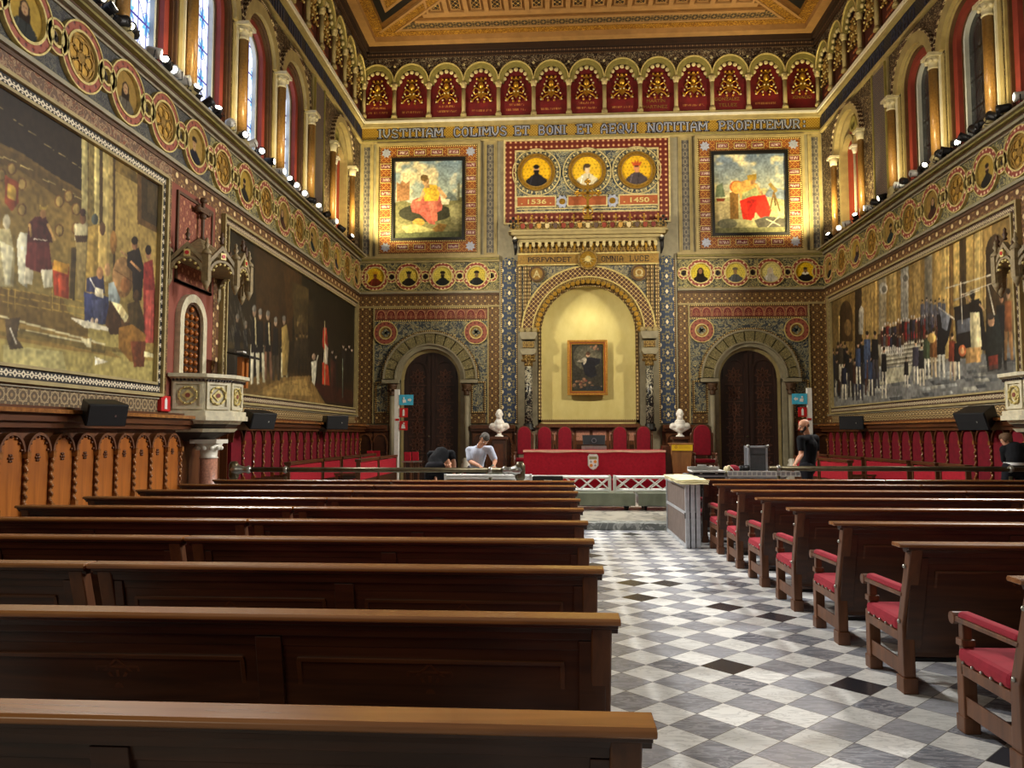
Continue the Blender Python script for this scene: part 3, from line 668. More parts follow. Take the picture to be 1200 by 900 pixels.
# ---- portrait busts for roundels
def bust(cv, cloth, skin, hair, bg, kind='cap', dots=True):
    cu, cvv = (cv.u0+cv.u1)/2, (cv.v0+cv.v1)/2; R = (cv.u1-cv.u0)/2
    cv.map = lambda x, y: (cu+x*R, cvv+y*R); cv.c[:] = bg
    if dots:
        for i in range(-4, 5):
            for j in range(-4, 5): cv.ell(i*.24+(j % 2)*.12, j*.22, .035, .035, tuple(q*.62 for q in bg), n=6)
    cv.poly([(-.78, -1), (-.66, -.5), (-.3, -.22), (-.12, -.1), (.14, -.1), (.34, -.24), (.68, -.5), (.8, -1)], cloth)
    cv.poly([(-.12, -.16), (.14, -.16), (.12, .12), (-.1, .12)], skin)
    if kind == 'hood': cv.poly([(-.36, -.3), (-.3, .3), (-.1, .56), (.14, .56), (.3, .28), (.36, -.3)], hair)
    if kind == 'long': cv.poly([(-.3, -.25), (-.28, .34), (0, .56), (.28, .34), (.3, -.25)], hair)
    cv.ell(0, .2, .2, .27, skin); 
    if kind in ('beard', 'capbeard'): cv.poly([(-.19, .14), (.19, .14), (.12, -.16), (0, -.24), (-.12, -.16)], hair)
    if kind in ('cap', 'capbeard'): cv.poly([(-.25, .3), (.25, .3), (.27, .46), (.12, .56), (-.14, .56), (-.27, .46)], hair)
    if kind in ('beard', 'crown', 'bun'): cv.ell(0, .38, .21, .14, hair if kind != 'crown' else (60, 34, 24))
    if kind == 'miter': cv.poly([(-.24, .3), (.24, .3), (.28, .62), (.12, .52), (0, .66), (-.12, .52), (-.28, .62)], hair)
    if kind == 'crown':
        cv.poly([(-.26, .3), (.26, .3), (.34, .66), (.18, .48), (.1, .74), (0, .5), (-.1, .74), (-.18, .48), (-.34, .66)], hair)
    if kind == 'bun': cv.ell(0, .38, .22, .16, hair); cv.ell(-.2, .24, .07, .18, hair)
    if kind == 'ruff': cv.ell(0, -.12, .34, .14, (230, 226, 210)); cv.ell(0, .38, .2, .12, hair); cv.poly([(-.12, .04), (.12, .04), (0, -.14)], hair)
    cv.ell(-.07, .24, .03, .02, (60, 40, 30)); cv.ell(.08, .24, .03, .02, (60, 40, 30)); cv.line(-.06, .06, .06, .06, .02, (120, 60, 50))
    cv.line(-.3, -.3, -.44, -.95, .06, tuple(min(255, q*1.5+12) for q in cloth)); cv.line(.14, -.2, .05, -.95, .04, tuple(q*.6 for q in cloth))
    return cv.grain(.14, 2, int(cloth[0])+3)
def roundel(side, u, v, r0, r1, label, group, ringmat, draw=None, face=None, w=.03, outer=None, sv=1.0, name='portrait_medallion', cat='medallion', cell=None):
    F = WALL[side]; e = empty(name, (0, 0, 0), label, cat, group)
    MB(F).ring(u, v, r0, r1, 0, w+.05, n=36).build('ring', M[ringmat], e)
    mb = MB(F); mb.ring(u, v, r1, r1+.025, 0, w+.065, n=36); mb.ring(u, v, r0-.015, r0+.02, 0, w+.065, n=36); mb.build('ring_edge', M[outer or 'pale_gold'], e)
    if draw:
        cv = Canvas(u-r0, v-r0, u+r0, v+r0, cell or r0/24, (200, 160, 50)); draw(cv)
        cv.build('portrait', F, w+.01, M['fresco'], e, round_=(u, v, r0))
    if face: face(MB(F), u, v, r0, w, e)
    return e
def quat(mb, u, v, r0, w, e, m='dark_brown', bgm='pale_gold'):
    MB(mb.F).disc(u, v, r0, 0, w+.01, 24).build('disc', M[bgm], e)
    for a, b in ((0, .36), (.36, 0), (0, -.36), (-.36, 0)): mb.disc(u+a*r0, v+b*r0, r0*.36, w, w+.022, 14)
    mb.box(u-r0*.2, v-r0*.2, w, u+r0*.2, v+r0*.2, w+.022); mb.build('quatrefoil', M[m], e)
def rosace(mb, u, v, r0, w, e):
    MB(mb.F).disc(u, v, r0, 0, w+.012, 32).build('disc', M['gold_paint'], e)
    for k in range(6):
        t = PI*k/3; mb.ring(u+.5*r0*math.cos(t), v+.5*r0*math.sin(t), r0*.24, r0*.34, w, w+.03, n=14)
    mb.disc(u, v, r0*.2, w, w+.03, 12); mb.ring(u, v, r0*.84, r0*.92, w, w+.03, n=24); mb.build('tracery', M['old_gold'], e)
# frieze of the end wall
for i, (a, b) in enumerate(((XL, -1.93), (3.85, XR))):
    wallpiece('B', 'trim_%d' % (8+i), [('olive_scroll', bx(a, 6.36, 0, b, 7.3, .03)), ('stone_tan', bx(a, 7.3, 0, b, 7.36, .1)), ('olive', bx(a, 7.36, 0, b, 7.42, .16)), ('stone_tan', bx(a, 7.42, 0, b, 7.5, .2)),
        ('stone', bx(a, 6.26, 0, b, 6.32, .12)), ('stone_tan', bx(a, 6.32, 0, b, 6.36, .06)), ('brown', bx(a, 6.2, 0, b, 6.26, .07))])
PB = [(-6.08, dict(cloth=(110, 44, 26), skin=(120, 70, 40), hair=(206, 150, 30), bg=(222, 186, 40), kind='crown'), 'in dark red with a gold crown'),
      (-4.95, dict(cloth=(34, 30, 24), skin=(90, 70, 50), hair=(24, 22, 20), bg=(222, 200, 84), kind='miter'), 'in dark robe with a crown-like dark headdress'),
      (-3.82, dict(cloth=(22, 30, 30), skin=(96, 82, 54), hair=(30, 26, 20), bg=(216, 200, 90), kind='capbeard'), 'in black with a square dark cap'),
      (-2.69, dict(cloth=(30, 34, 36), skin=(120, 96, 64), hair=(32, 28, 22), bg=(216, 196, 84), kind='cap'), 'in black with a pale collar'),
      (4.6, dict(cloth=(34, 26, 22), skin=(150, 110, 80), hair=(26, 20, 16), bg=(226, 204, 70), kind='hood'), 'in profile with dark hair and a pale front'),
      (5.71, dict(cloth=(84, 88, 90), skin=(160, 130, 84), hair=(110, 100, 80), bg=(226, 206, 90), kind='cap'), 'in grey with a bald head'),
      (6.82, dict(cloth=(200, 196, 180), skin=(206, 190, 160), hair=(196, 190, 170), bg=(226, 214, 130), kind='long'), 'all in white'),
      (7.93, dict(cloth=(18, 18, 20), skin=(140, 104, 70), hair=(60, 48, 36), bg=(230, 190, 30), kind='ruff'), 'in black with a white ruff')]
for k, (u, kw, d) in enumerate(PB):
    roundel('B', u, 6.83, .33, .44, 'end wall portrait %s, %s above %s door' % (d, ['leftmost', 'second', 'third', 'last'][k % 4], 'left' if k < 4 else 'right'),
            'portrait medallions of the end wall', 'ring_red_dots', lambda cv, kw=kw: bust(cv, **kw))
for k, u in enumerate([-6.5, -5.52, -4.39, -3.25, -2.2, 4.06, 5.15, 6.26, 7.37, 8.35]):
    roundel('B', u, 6.83, .11, .19, 'small studded roundel between the portrait medallions above the %s door, %s from the left' % ('left' if k < 5 else 'right', ['first', 'second', 'third', 'fourth', 'fifth'][k % 5]), 'small roundels of the end wall frieze', 'ring_red_dots',
            face=lambda mb, u, v, r0, w, e: quat(mb, u, v, r0, w, e, 'dark_brown', 'old_gold'), name='small_roundel', cat='roundel', w=.02)
# ---- triple medallion panel
e = empty('crowned_portrait_panel', (0, 0, 0), 'wide dark red bordered panel holding three gold portrait roundels above the portal', 'panel')
T0, T1, Q0, Q1 = -1.74, 3.62, 8.58, 11.34
mb = MB(FB); frame_rect(mb, T0, Q0, T1, Q1, .34, 0, .06); mb.build('bead_border', M['red_bead'], e)
mb = MB(FB); frame_rect(mb, T0-.05, Q0-.05, T1+.05, Q1+.05, .05, 0, .09); frame_rect(mb, T0+.32, Q0+.32, T1-.32, Q1-.32, .05, .0, .09); mb.box(T0+.4, Q0+.44, .05, T1-.4, Q0+.47, .08); mb.build('white_fillet', M['cusp'], e)
MB(FB).box(T0+.34, Q0+.34, 0, T1-.34, Q1-.34, .04).build('scrolled_ground', M['blue_scroll'], e)
for a in (0.14, 1.78):
    mb = MB(FB); mb.prism([(a+(.24 if k % 2 else .17)*math.cos(PI*k/8), 9.27+(.24 if k % 2 else .17)*math.sin(PI*k/8)) for k in range(16)], .04, .07); mb.build('star_boss', M['letter'], e)
    MB(FB).disc(a, 9.27, .1, .07, .1, 14).build('gilt_boss', M['gold'], e)
for a, s in ((-.72, '. 1536 .'), (.96, None), (2.64, '. 1450 .')):
    mb = MB(FB); mb.box(a-.62, 9.13, .04, a+.62, 9.43, .08); o = mb.build('date_plaque', mat('rust_plaque', (160, 84, 40), .6), e)
    mb = MB(FB); frame_rect(mb, a-.66, 9.09, a+.66, 9.47, .04, .04, .1); mb.build('plaque_rim', M['cusp'], e)
    if s: text_on('date', s, FB, a-.5, a+.5, 9.2, 9.36, .082, M['pale_gold'], e, .02)
PT = [(-.71, dict(cloth=(26, 26, 34), skin=(206, 160, 120), hair=(20, 18, 18), bg=(226, 176, 28), kind='beard'), 'bearded man in black armour, left of the three large gold roundels'),
      (.96, dict(cloth=(206, 196, 160), skin=(216, 190, 150), hair=(70, 56, 40), bg=(230, 184, 40), kind='bun'), 'woman in white, middle of the three large gold roundels'),
      (2.58, dict(cloth=(70, 62, 66), skin=(206, 140, 96), hair=(190, 80, 40), bg=(230, 180, 34), kind='crown'), 'crowned man in grey cloak, right of the three large gold roundels')]
for u, kw, d in PT:
    r = roundel('B', u, 10.27, .5, .6, d, 'large gold roundels above the portal', 'gold', lambda cv, kw=kw: bust(cv, **kw), w=.06, outer='old_gold', name='gold_roundel', cat='medallion')
    mb = MB(FB)
    for k in range(28):
        t = 2*PI*k/28; c_, s_ = math.cos(t), math.sin(t)
        mb.prism([(u+c_*.66-s_*.035, 10.27+s_*.66+c_*.035), (u+c_*.66+s_*.035, 10.27+s_*.66-c_*.035), (u+c_*.76, 10.27+s_*.76)], .05, .09)
    mb.ring(u, 10.27, .77, .8, .04, .09, n=40); mb.build('laurel_rays', M['cusp'], r)
# ---- blue palmette pilasters either side of the portal
for i, (a, b) in enumerate(((-1.86, -1.36), (3.26, 3.76))):
    pts = [(a, 1.98), (b, 1.98), (b, 7.2)]+[((a+b)/2+.25*math.cos(t), 7.2+.25*math.sin(t)) for t in np.linspace(.2, PI-.2, 8)]+[(a, 7.2)]
    wallpiece('B', 'trim_%d' % (10+i), [('blue_motif', lambda mb, p=pts: mb.prism([(x*1.0, y) for x, y in p], 0, .06)), ('stone', bx(a-.07, 1.98, 0, a-.03, 7.5, .08)), ('stone', bx(b+.03, 1.98, 0, b+.07, 7.5, .08)),
        ('dots_gold', bx(a-.03, 1.98, 0, a+.02, 7.3, .07)), ('dots_gold', bx(b-.02, 1.98, 0, b+.03, 7.3, .07))])
# ---- the portal
P = empty('gilded_portal', (0, 0, 0), 'carved and gilded portal with a round arch framing the cream niche', 'portal')
mb = MB(FB); mb.holed(-1.3, 4.9, 3.22, 7.14, NC, 1.62, 4.92, 0, .2, n=24); mb.build('spandrel', M['portal_blue'], P)
mb = MB(FB); mb.ring(NC, NS, 1.8, 2.12, .1, .27, 0, PI, 48); mb.build('lattice_archivolt', M['portal_lattice'], P)
mb = MB(FB); mb.ring(NC, NS, 1.62, 1.8, .1, .24, 0, PI, 48)
mb.build('inner_archivolt', M['portal_gilt'], P)
mb = MB(FB)
for k in range(31):
    t = PI*(k+.5)/31; mb.disc(NC+1.64*math.cos(t), NS+1.64*math.sin(t), .07, .14, .28, 10)
mb.build('scallops', M['gold'], P)
mb = MB(FB); mb.ring(NC, NS, 2.12, 2.17, .1, .29, 0, PI, 48); mb.ring(NC, NS, 1.78, 1.82, .1, .29, 0, PI, 48); mb.build('arch_beads', M['pale_gold'], P)
def FP(u, v, w): return FB(u, v+.24, w)
mb = MB(FP); mb.box(-1.32, 6.9, 0, 3.24, 7.22, .26); mb.build('text_band', M['old_gold'], P)
mb = MB(FP)
for a in (-1.3, -1.13, -1.0, 2.84, 2.97, 3.12): MB(FB).box(a, 4.98, .15, a+.1, 7.12, .25).build('reeded_strip', M['stripe_gilt'], P)
mb = MB(FP); mb.box(-1.33, 6.86, 0, 3.25, 6.9, .29); mb.box(-1.33, 7.22, 0, 3.25, 7.27, .29); mb.build('band_fillet', M['pale_gold'], P)
text_on('motto', 'PERFVNDET', FP, -.98, .42, 6.97, 7.14, .262, M['dark_brown'], P, .01)
slab_text('motto', 'OMNIA', FP, 1.4, 2.1, 6.97, 7.14, .262, M['dark_brown'], P, .15, .008)
slab_text('motto', 'LVCE', FP, 2.3, 2.92, 6.97, 7.14, .262, M['dark_brown'], P, .15, .008)
for a, s in ((-.7, 'A'), (2.6, '\u03a9')):
    MB(FB).disc(a, 6.82, .26, .25, .31, 24).build('letter_disc', M['old_gold'], P)
    MB(FB).ring(a, 6.82, .2, .25, .25, .34, n=24).build('letter_ring', M['brown'], P)
    text_on('letter', s, FB, a-.12, a+.12, 6.7, 6.94, .315, M['cusp'], P, .02)
mb = MB(FP); mb.disc(NC, 7.02, .27, .2, .34, 28); mb.build('sun_disc', M['gold'], P)
mb = MB(FP); mb.ring(NC, 7.02, .27, .33, .2, .37, n=28); mb.build('sun_ring', M['portal_gilt'], P)
mb = MB(FP); mb.disc(NC, 7.04, .1, .34, .4, 14)
for k in range(7):
    t = -PI*k/6; mb.prism([(NC+.1*math.cos(t+.15), 7.04+.1*math.sin(t+.15)), (NC+.1*math.cos(t-.15), 7.04+.1*math.sin(t-.15)), (NC+.23*math.cos(t), 7.04+.23*math.sin(t))], .34, .38)
mb.build('sun_rays', M['pale_gold'], P)
# niche drum: gilt lining and wall
mb = MB(FB); mb.ring(NC, NS, 1.52, 1.62, .0, .12, 0, PI, 40, legs=2.0); mb.box(NC-1.62, 2.0, 0, NC+1.62, 2.1, .12); mb.build('gilt_lining', M['stripe_gilt'], P)
# cornice, corbels and crest
mb = MB(FP)
for v, w, u in ((7.62, .32, .12), (7.72, .4, .22), (7.82, .5, .32)): mb.box(-1.3-u+.1, v, 0, 3.22+u-.1, v+.1, w)
mb.prism([(-1.62, 7.92), (3.54, 7.92), (3.46, 8.0), (-1.54, 8.0)], 0, .52); mb.build('cornice', M['stone_tan'], P, .008)
mb = MB(FP)
for k in range(22):
    a = -1.22+k*(4.36/21); mb.prism([(a-.05, 7.62), (a+.05, 7.62), (a+.05, 7.5), (a, 7.44), (a-.05, 7.5)], .1, .36)
mb.build('corbels', M['cusp'], P)
MB(FP).box(-1.28, 7.27, 0, 3.2, 7.62, .22).build('gilt_frieze', M['portal_gilt'], P)
mb = MB(FP)
for k in range(16):
    a = -1.2+k*(4.32/15); mb.prism([(a-.045, 7.56), (a+.045, 7.56), (a+.03, 7.4), (a, 7.3), (a-.03, 7.4)], .22, .3)
mb.build('leaf_drops', M['gold'], P)
for a in (-1.4, 3.32):
    mb = MB(FP); mb.ball((a, 7.66, .42), .09, 10, 7); mb.tube([(a, 7.6, .4), (a+.02, 7.4, .32), (a, 7.22, .24)], .07, 8, taper=[1, .9, .3]); mb.build('corner_corbel', M['black'], P)
    MB(FP).ball((a, 7.72, .46), .06, 10, 7).build('corner_stud', M['marble_white'], P)
mb = MB(FP)
for k in range(19):
    a = -1.44+k*(4.8/18)
    mb.prism([(a-.13, 8.0), (a+.13, 8.0), (a+.13, 8.08), (a, 8.3), (a-.13, 8.08)], .34, .42)
    mb.ring(a, 8.13, .09, .12, .42, .45, n=12)
mb.build('cresting', M['portal_gilt'], P)
shc = [(140, 58, 40), (206, 186, 136), (110, 36, 30), (90, 70, 60), (196, 150, 70)]
SH = [mat('shield_%s' % n_, c_, .5) for n_, c_ in zip(('red', 'cream', 'crimson', 'umber', 'ochre'), shc)]
for k in range(17):
    a = -1.14+k*(4.2/16); mb = MB(FP)
    mb.prism([(a-.065, 8.2), (a-.065, 8.08), (a, 8.02), (a+.065, 8.08), (a+.065, 8.2)], .44, .47); mb.build('shield', SH[(k*7) % 5], P)
mb = MB(FP)
for k in range(11):
    a = -1.3+k*(4.52/10); mb.box(a-.02, 8.2, .36, a+.02, 8.46, .4); mb.ball((a, 8.48, .38), .035, 8, 6); mb.box(a-.06, 8.36, .37, a+.06, 8.39, .39); mb.ball((a-.07, 8.375, .38), .02, 6, 4); mb.ball((a+.07, 8.375, .38), .02, 6, 4)
mb.build('pinnacles', M['gold'], P)
for a in (-1.46, 3.38):
    mb = MB(FP)
    for dx, dy in ((0, .4), (-.08, .3), (.08, .3), (-.1, .16), (.1, .16), (0, .1), (0, .22)): mb.ball((a+dx, 8.0+dy, .4), .055, 8, 6)
    mb.build('corner_acroterion', M['black'], P)
X = empty('golden_cross', (0, 0, 0), 'tall golden cross standing on top of the portal before the middle roundel', 'cross')
mb = MB(FP); mb.box(.92, 8.3, .42, 1.0, 9.55, .5); mb.box(.62, 9.14, .42, 1.3, 9.21, .5)
for c in ((.62, 9.175), (1.3, 9.175), (.96, 9.56)):
    for dx, dy in ((0, .06), (0, -.06), (.06, 0), (-.06, 0)): mb.ball((c[0]+dx, c[1]+dy, .46), .05, 8, 6)
mb.box(.84, 8.66, .44, 1.08, 8.72, .5); mb.box(.82, 8.3, .4, 1.1, 8.42, .52); mb.build('cross_arms', M['gold'], X)
mb = MB(FP); mb.ring(.96, 9.175, .15, .19, .43, .49, n=20)
for sx in (-1, 1): mb.tube([(.96+sx*.02, 8.42, .46), (.96+sx*.14, 8.5, .46), (.96+sx*.16, 8.62, .46), (.96+sx*.06, 8.7, .46)], .02, 6)
mb.build('cross_glory', M['gold'], X)
# columns, brackets and capitals of the portal
for s, a in ((-1, -.97), (1, 2.89)):
    side = 'left' if s < 0 else 'right'
    c = empty('portal_column', (0, 0, 0), 'black veined marble column on the %s side of the portal' % side, 'column', 'columns of the portal')
    MB(FB).lathe([(.13, 0), (.13, 1.85)], (a, 1.95, .34), 1, 20).build('shaft', M['portoro'], c)
    MB(FB).lathe([(.2, 0), (.2, .1), (.15, .14), (.17, .2), (.13, .26)], (a, 1.72, .34), 1, 20).build('base', M['black'], c)
    mb = MB(FB); mb.lathe([(.12, 0), (.15, .05), (.13, .12), (.2, .3), (.23, .36)], (a, 3.8, .34), 1, 16)
    for k in range(8):
        t = 2*PI*k/8; mb.ball((a+.19*math.cos(t), 4.0, .34+.19*math.sin(t)), .05, 8, 6)
    mb.build('capital', M['portal_gilt'], c)
    mb = MB(FB); mb.prism([(a-.26, 4.36), (a+.26, 4.36), (a+.26, 4.26), (a+.2, 4.16), (a-.2, 4.16), (a-.26, 4.26)], .0, .58)
    mb.box(a-.22, 4.36, 0, a+.22, 4.62, .42); mb.prism([(a-.28, 4.9), (a+.28, 4.9), (a+.28, 4.8), (a+.22, 4.66), (a-.22, 4.66), (a-.28, 4.8)], 0, .55); mb.build('bracket', M['stone'], c, .01)
    mb = MB(FB)
    for k in (-1, 0, 1): mb.ball((a+k*.2, 4.96, .42), .1, 10, 8, (1, 1.0, 1))
    mb.build('corbel_shells', M['stone_tan'], c)
    MB(FB).box(a-.18, 4.4, .42, a+.18, 4.6, .46).build('bracket_panel', M['portal_gilt'], c)
wallpiece('B', 'trim_12', [('stone', bx(-1.3, .45, 0, -.68, 4.9, .12)), ('stone', bx(2.6, .45, 0, 3.22, 4.9, .12))])
wallpiece('B', 'trim_13', [('stone', bx(-1.3, 4.9, 0, -.66, 6.9, .1)), ('stone', bx(2.58, 4.9, 0, 3.22, 6.9, .1))])
# niche back wall (curved drum)
mb = MB(FB); pts = []
n_ = 20
cols = []
for i in range(n_+1):
    t = PI*i/n_; cols.append((NC-1.6*math.cos(t), -.55*math.sin(t)))
vs, fs = [], []
rows = [1.95, 3.0, 4.0, NS]
for v in rows: vs += [(a, v, w) for a, w in cols]
for j in range(1, 9):
    t = PI/2*j/8; vs += [(NC+(a-NC)*math.cos(t), NS+1.6*math.sin(t), w*math.cos(t)) for a, w in cols]
R_ = len(rows)+8
for j in range(R_-1):
    for i in range(n_): k = j*(n_+1)+i; fs.append((k, k+1, k+n_+2, k+n_+1))
mb.add(vs, fs, True); g = G('cream_damask', .8); p = g.xyz('world')
nn = g.noise(g.comb(p[0]*2.2, p[1], p[2]*1.2), 1.6, 4, .6)
g.color(g.mix(nn, (196, 180, 108), (226, 214, 148)))
nb = struct(mb, 'wall_niche', g.mat)
mb = MB(FB); mb.box(-.66, 1.9, -.6, 2.58, 1.96, .2); mb.box(-.72, 1.84, 0, 2.64, 1.9, .26); struct(mb, 'trim_14', M['oak_carve'])
# painting in the niche
e = empty('framed_oil_painting', (0, 0, 0), 'small dark oil painting in an orange gold frame hanging in the cream niche', 'painting')
f0, f1, h0, h1 = .29, 1.6, 2.9, 4.72; W_ = -.34
mb = MB(FB); frame_rect(mb, f0, h0, f1, h1, .07, W_, W_+.1); mb.build('outer_frame', M['frame_gold'], e, .01)
mb = MB(FB); frame_rect(mb, f0+.07, h0+.07, f1-.07, h1-.07, .06, W_, W_+.07); mb.build('inner_frame', mat('orange_gilt', (176, 96, 46), .4, .3), e)
mb = MB(FB); frame_rect(mb, f0+.12, h0+.12, f1-.12, h1-.12, .02, W_, W_+.085); mb.build('frame_fillet', M['gold'], e)
def niche_paint(cv):
    pmap(cv, 0, 0, 100, 150); cv.c[:] = (54, 52, 44); cv.ell(50, 40, 44, 44, (84, 82, 68)); cv.ell(50, 42, 30, 32, (96, 92, 76))
    cv.poly([(30, 62), (46, 44), (60, 42), (92, 48), (88, 62), (74, 70), (80, 100), (60, 108), (42, 98), (36, 74)], (24, 26, 36))
    cv.poly([(16, 56), (40, 42), (48, 46), (46, 60), (38, 68), (36, 58), (22, 58)], (176, 168, 150)); cv.ell(52, 34, 6, 8, (190, 150, 120)); cv.ell(52, 30, 7, 6, (80, 56, 40))
    for k in range(26):
        x, y = RS.rand()*90+5, RS.rand()**.5*50+96; cv.ell(x, y, 5, 4, random.choice([(150, 112, 84), (110, 84, 66), (72, 60, 52), (120, 70, 60)]))
    for k in range(8): cv.ell(60+RS.rand()*34, 4+RS.rand()*18, 4, 3, (160, 116, 90))
    cv.poly([(30, 140), (60, 132), (100, 136), (100, 150), (20, 150)], (40, 44, 48)); cv.grain(.4, 3, 2)
cv = Canvas(f0+.13, h0+.13, f1-.13, h1-.13, .014, (50, 50, 50)); niche_paint(cv); cv.build('canvas', FB, W_+.04, M['paint'], e)
# ---- door bays
def doorbay(s, c):
    side = 'left' if s < 0 else 'right'; k = 15 if s < 0 else 16
    a0, a1 = c-1.92, c+1.92
    lo, hi = (XL, -1.93) if s < 0 else (3.85, XR)
    wallpiece('B', 'trim_%d' % k, [('diaper', bx(lo, 5.86, 0, hi, 6.2, .03)), ('diaper', bx(lo, 1.97, 0, a0+.02, 5.86, .03)), ('diaper', bx(a1-.02, 1.97, 0, hi, 5.86, .03)),
        ('stone_tan', bx(lo, 5.8, .03, hi, 5.86, .06)), ('stone_tan', bx(a0-.0, 1.97, .03, a0+.05, 5.8, .07)), ('stone_tan', bx(a1-.05, 1.97, .03, a1, 5.8, .07))])
    mb = MB(FB); mb.holed(a0+.05, 1.97, a1-.05, 5.34, c, 1.6, DS, 0, .05); struct(mb, 'trim_%d' % (k+2), M['blue_scroll'])
    wallpiece('B', 'trim_%d' % (k+4), [('trefoil_bg', bx(a0+.05, 5.4, 0, a1-.05, 5.8, .04)), ('dots_gold', bx(a0+.05, 5.34, 0, a1-.05, 5.4, .08)), ('dots_gold', bx(a0+.05, 5.74, .04, a1-.05, 5.8, .08))])
    mb = MB(FB)
    for i in range(11):
        u = a0+.26+i*(3.32/10)
        mb.m = 0; mb.prism([(u-.13, 5.42), (u+.13, 5.42), (u+.13, 5.52)]+[(u+.13*math.cos(t), 5.52+.18*math.sin(t)) for t in np.linspace(.3, PI-.3, 8)]+[(u-.13, 5.52)], .04, .06)
        mb.m = 1; mb.ring(u, 5.52, .13, .152, .04, .075, 0, PI, 12, legs=5.42, sv=1.38)
        for dx in (-.055, .055): mb.ring(u+dx, 5.49, .03, .042, .06, .068, n=8)
        mb.ring(u, 5.59, .03, .042, .06, .068, n=8); mb.box(u-.008, 5.42, .06, u+.008, 5.56, .068)
    o = mb.build('trefoil_arcade', [M['trefoil_red'], M['trefoil_edge']])
    tag(o, 'row of eleven small red trefoil arches above the %s door' % side, 'frieze', 'trefoil friezes above the doors')
    for x in (-1, 1):
        roundel('B', c+x*1.5, 4.96, .2, .37, 'rust red rosette beside the arch of the %s door, on its %s' % (side, 'left' if x < 0 else 'right'), 'rosettes above the doors', 'ring_red',
                face=lambda mb, u, v, r0, w, e: quat(mb, u, v, r0, w, e, 'blue_scroll', 'old_gold'), name='rosette', cat='rosette', w=.05)
    for x in (-1, 1):
        p0, p1 = sorted((c+x*1.34, c+x*1.82))
        wallpiece('B', 'trim_%d' % (k+6+(x > 0)*2), [('blue_scroll', bx(p0+.05, 2.35, .05, p1-.05, 3.3, .08)), ('dots_gold', lambda mb: frame_rect(mb, p0, 2.3, p1, 3.35, .06, .05, .11)), ('diaper', bx(p0, 1.98, .05, p1, 2.28, .08))])
    A = empty('door_archway', (0, 0, 0), 'grey stone round arch with carved voussoirs and slim columns around the %s door' % side, 'archway', 'stone archways of the end wall')
    for i in range(13):
        t0, t1 = PI*i/13+.012, PI*(i+1)/13-.012; MB(FB).ring(c, DS, 1.16, 1.5, .02, .16, t0, t1, 4).build('voussoir', M['voussoir'], A)
    mb = MB(FB); mb.ring(c, DS, 1.5, 1.56, 0, .2, 0, PI, 32); mb.ring(c, DS, 1.0, 1.14, -.28, .12, 0, PI, 32, legs=.12); mb.ring(c, DS, 1.12, 1.17, .0, .2, 0, PI, 32); mb.build('archivolt', M['stone'], A)
    mb = MB(FB); mb.ring(c, DS, 1.56, 1.61, 0, .17, 0, PI, 40); mb.build('beaded_edge', M['dots_gold'], A)
    mb = MB(FB); mb.ring(c, DS, .9, 1.0, -.3, -.1, 0, PI, 32, legs=.12)
    mb.build('inner_jamb', M['stone_tan'], A)
    for x in (-1, 1):
        p0, p1 = sorted((c+x*1.14, c+x*1.34)); MB(FB).box(p0, .12, 0, p1, DS-.12, .1).build('pilaster', M['stone'], A)
        p0, p1 = sorted((c+x*1.0, c+x*1.58)); MB(FB).box(p0, DS-.14, 0, p1, DS-.02, .26).build('impost', M['stone'], A, .015)
        cc = MB(FB); cc.lathe([(.085, 0), (.085, 2.0)], (c+x*1.22, .85, .26), 1, 14); cc.build('column_shaft', M['stone'], A)
        cc = MB(FB); cc.lathe([(.085, 0), (.1, .04), (.08, .08), (.16, .3), (.17, .36)], (c+x*1.22, 2.88, .26), 1, 12)
        for q in range(6): cc.ball((c+x*1.22+.12*math.cos(q), 3.06, .26+.12*math.sin(q)), .045, 6, 5)
        cc.build('column_capital', M['brown'], A)
        cc = MB(FB); cc.lathe([(.17, 0), (.17, .3), (.12, .36), (.14, .44), (.09, .5)], (c+x*1.22, .36, .26), 1, 14); cc.box(c+x*1.22-.2, .12, .06, c+x*1.22+.2, .36, .46); cc.build('column_base', M['marble_white'], A)
    # the door
    D = empty('door_%d' % (1 if s < 0 else 2), (0, 0, 0)); tag(D, 'tall dark carved double door in the %s stone archway' % side, 'door', 'carved doors of the end wall'); D['kind'] = 'structure'
    for x in (-1, 1):
        pts = [(c, .12), (c+x*.9, .12), (c+x*.9, DS)]+[(c+x*.9*math.cos(t), DS+.9*math.sin(t)) for t in np.linspace(.15, PI/2-.05, 8)]+[(c, DS+.9)]
        MB(FB).prism(pts, -.22, -.16).build('door_leaf', M['door_wood'], D)
        mb = MB(FB)
        mb.box(min(c+x*.02, c+x*.12), .12, -.16, max(c+x*.02, c+x*.12), DS+.8, -.1); mb.box(min(c+x*.8, c+x*.9), .12, -.16, max(c+x*.8, c+x*.9), DS, -.1)
        mb.ring(c+x*.46, DS+.28, .3, .36, -.16, -.11, 0, PI, 14, legs=.3)
        mb.build('door_frame', M['door_wood'], D)
        mb = MB(FB)      # interlaced star tracery
        for i in range(6):
            cy = .72+i*.56; cx = c+x*.46; r_ = .26
            for k in range(8):
                t = PI*k/4; a_ = (cx+r_*math.cos(t), cy+r_*math.sin(t), -.15); b_ = (cx+r_*math.cos(t+3*PI/4), cy+r_*math.sin(t+3*PI/4), -.15); mb.tube([a_, b_], .019, 4, False)
            mb.ring(cx, cy, .05, .08, -.16, -.12, n=8); mb.box(cx-.32, cy-.29, -.16, cx+.32, cy-.27, -.14)
        mb.build('star_tracery', M['door_carve'], D)
    mb = MB(FB); mb.lathe([(.035, 0), (.035, .03), (.02, .05)], (c-.07, 1.55, -.1), 2, 10); mb.build('door_knob', M['iron'], D)
    MB(FB).box(c-.015, .12, -.16, c+.015, DS+.88, -.12).build('meeting_rail', M['door_wood'], D)
mirror(doorbay)
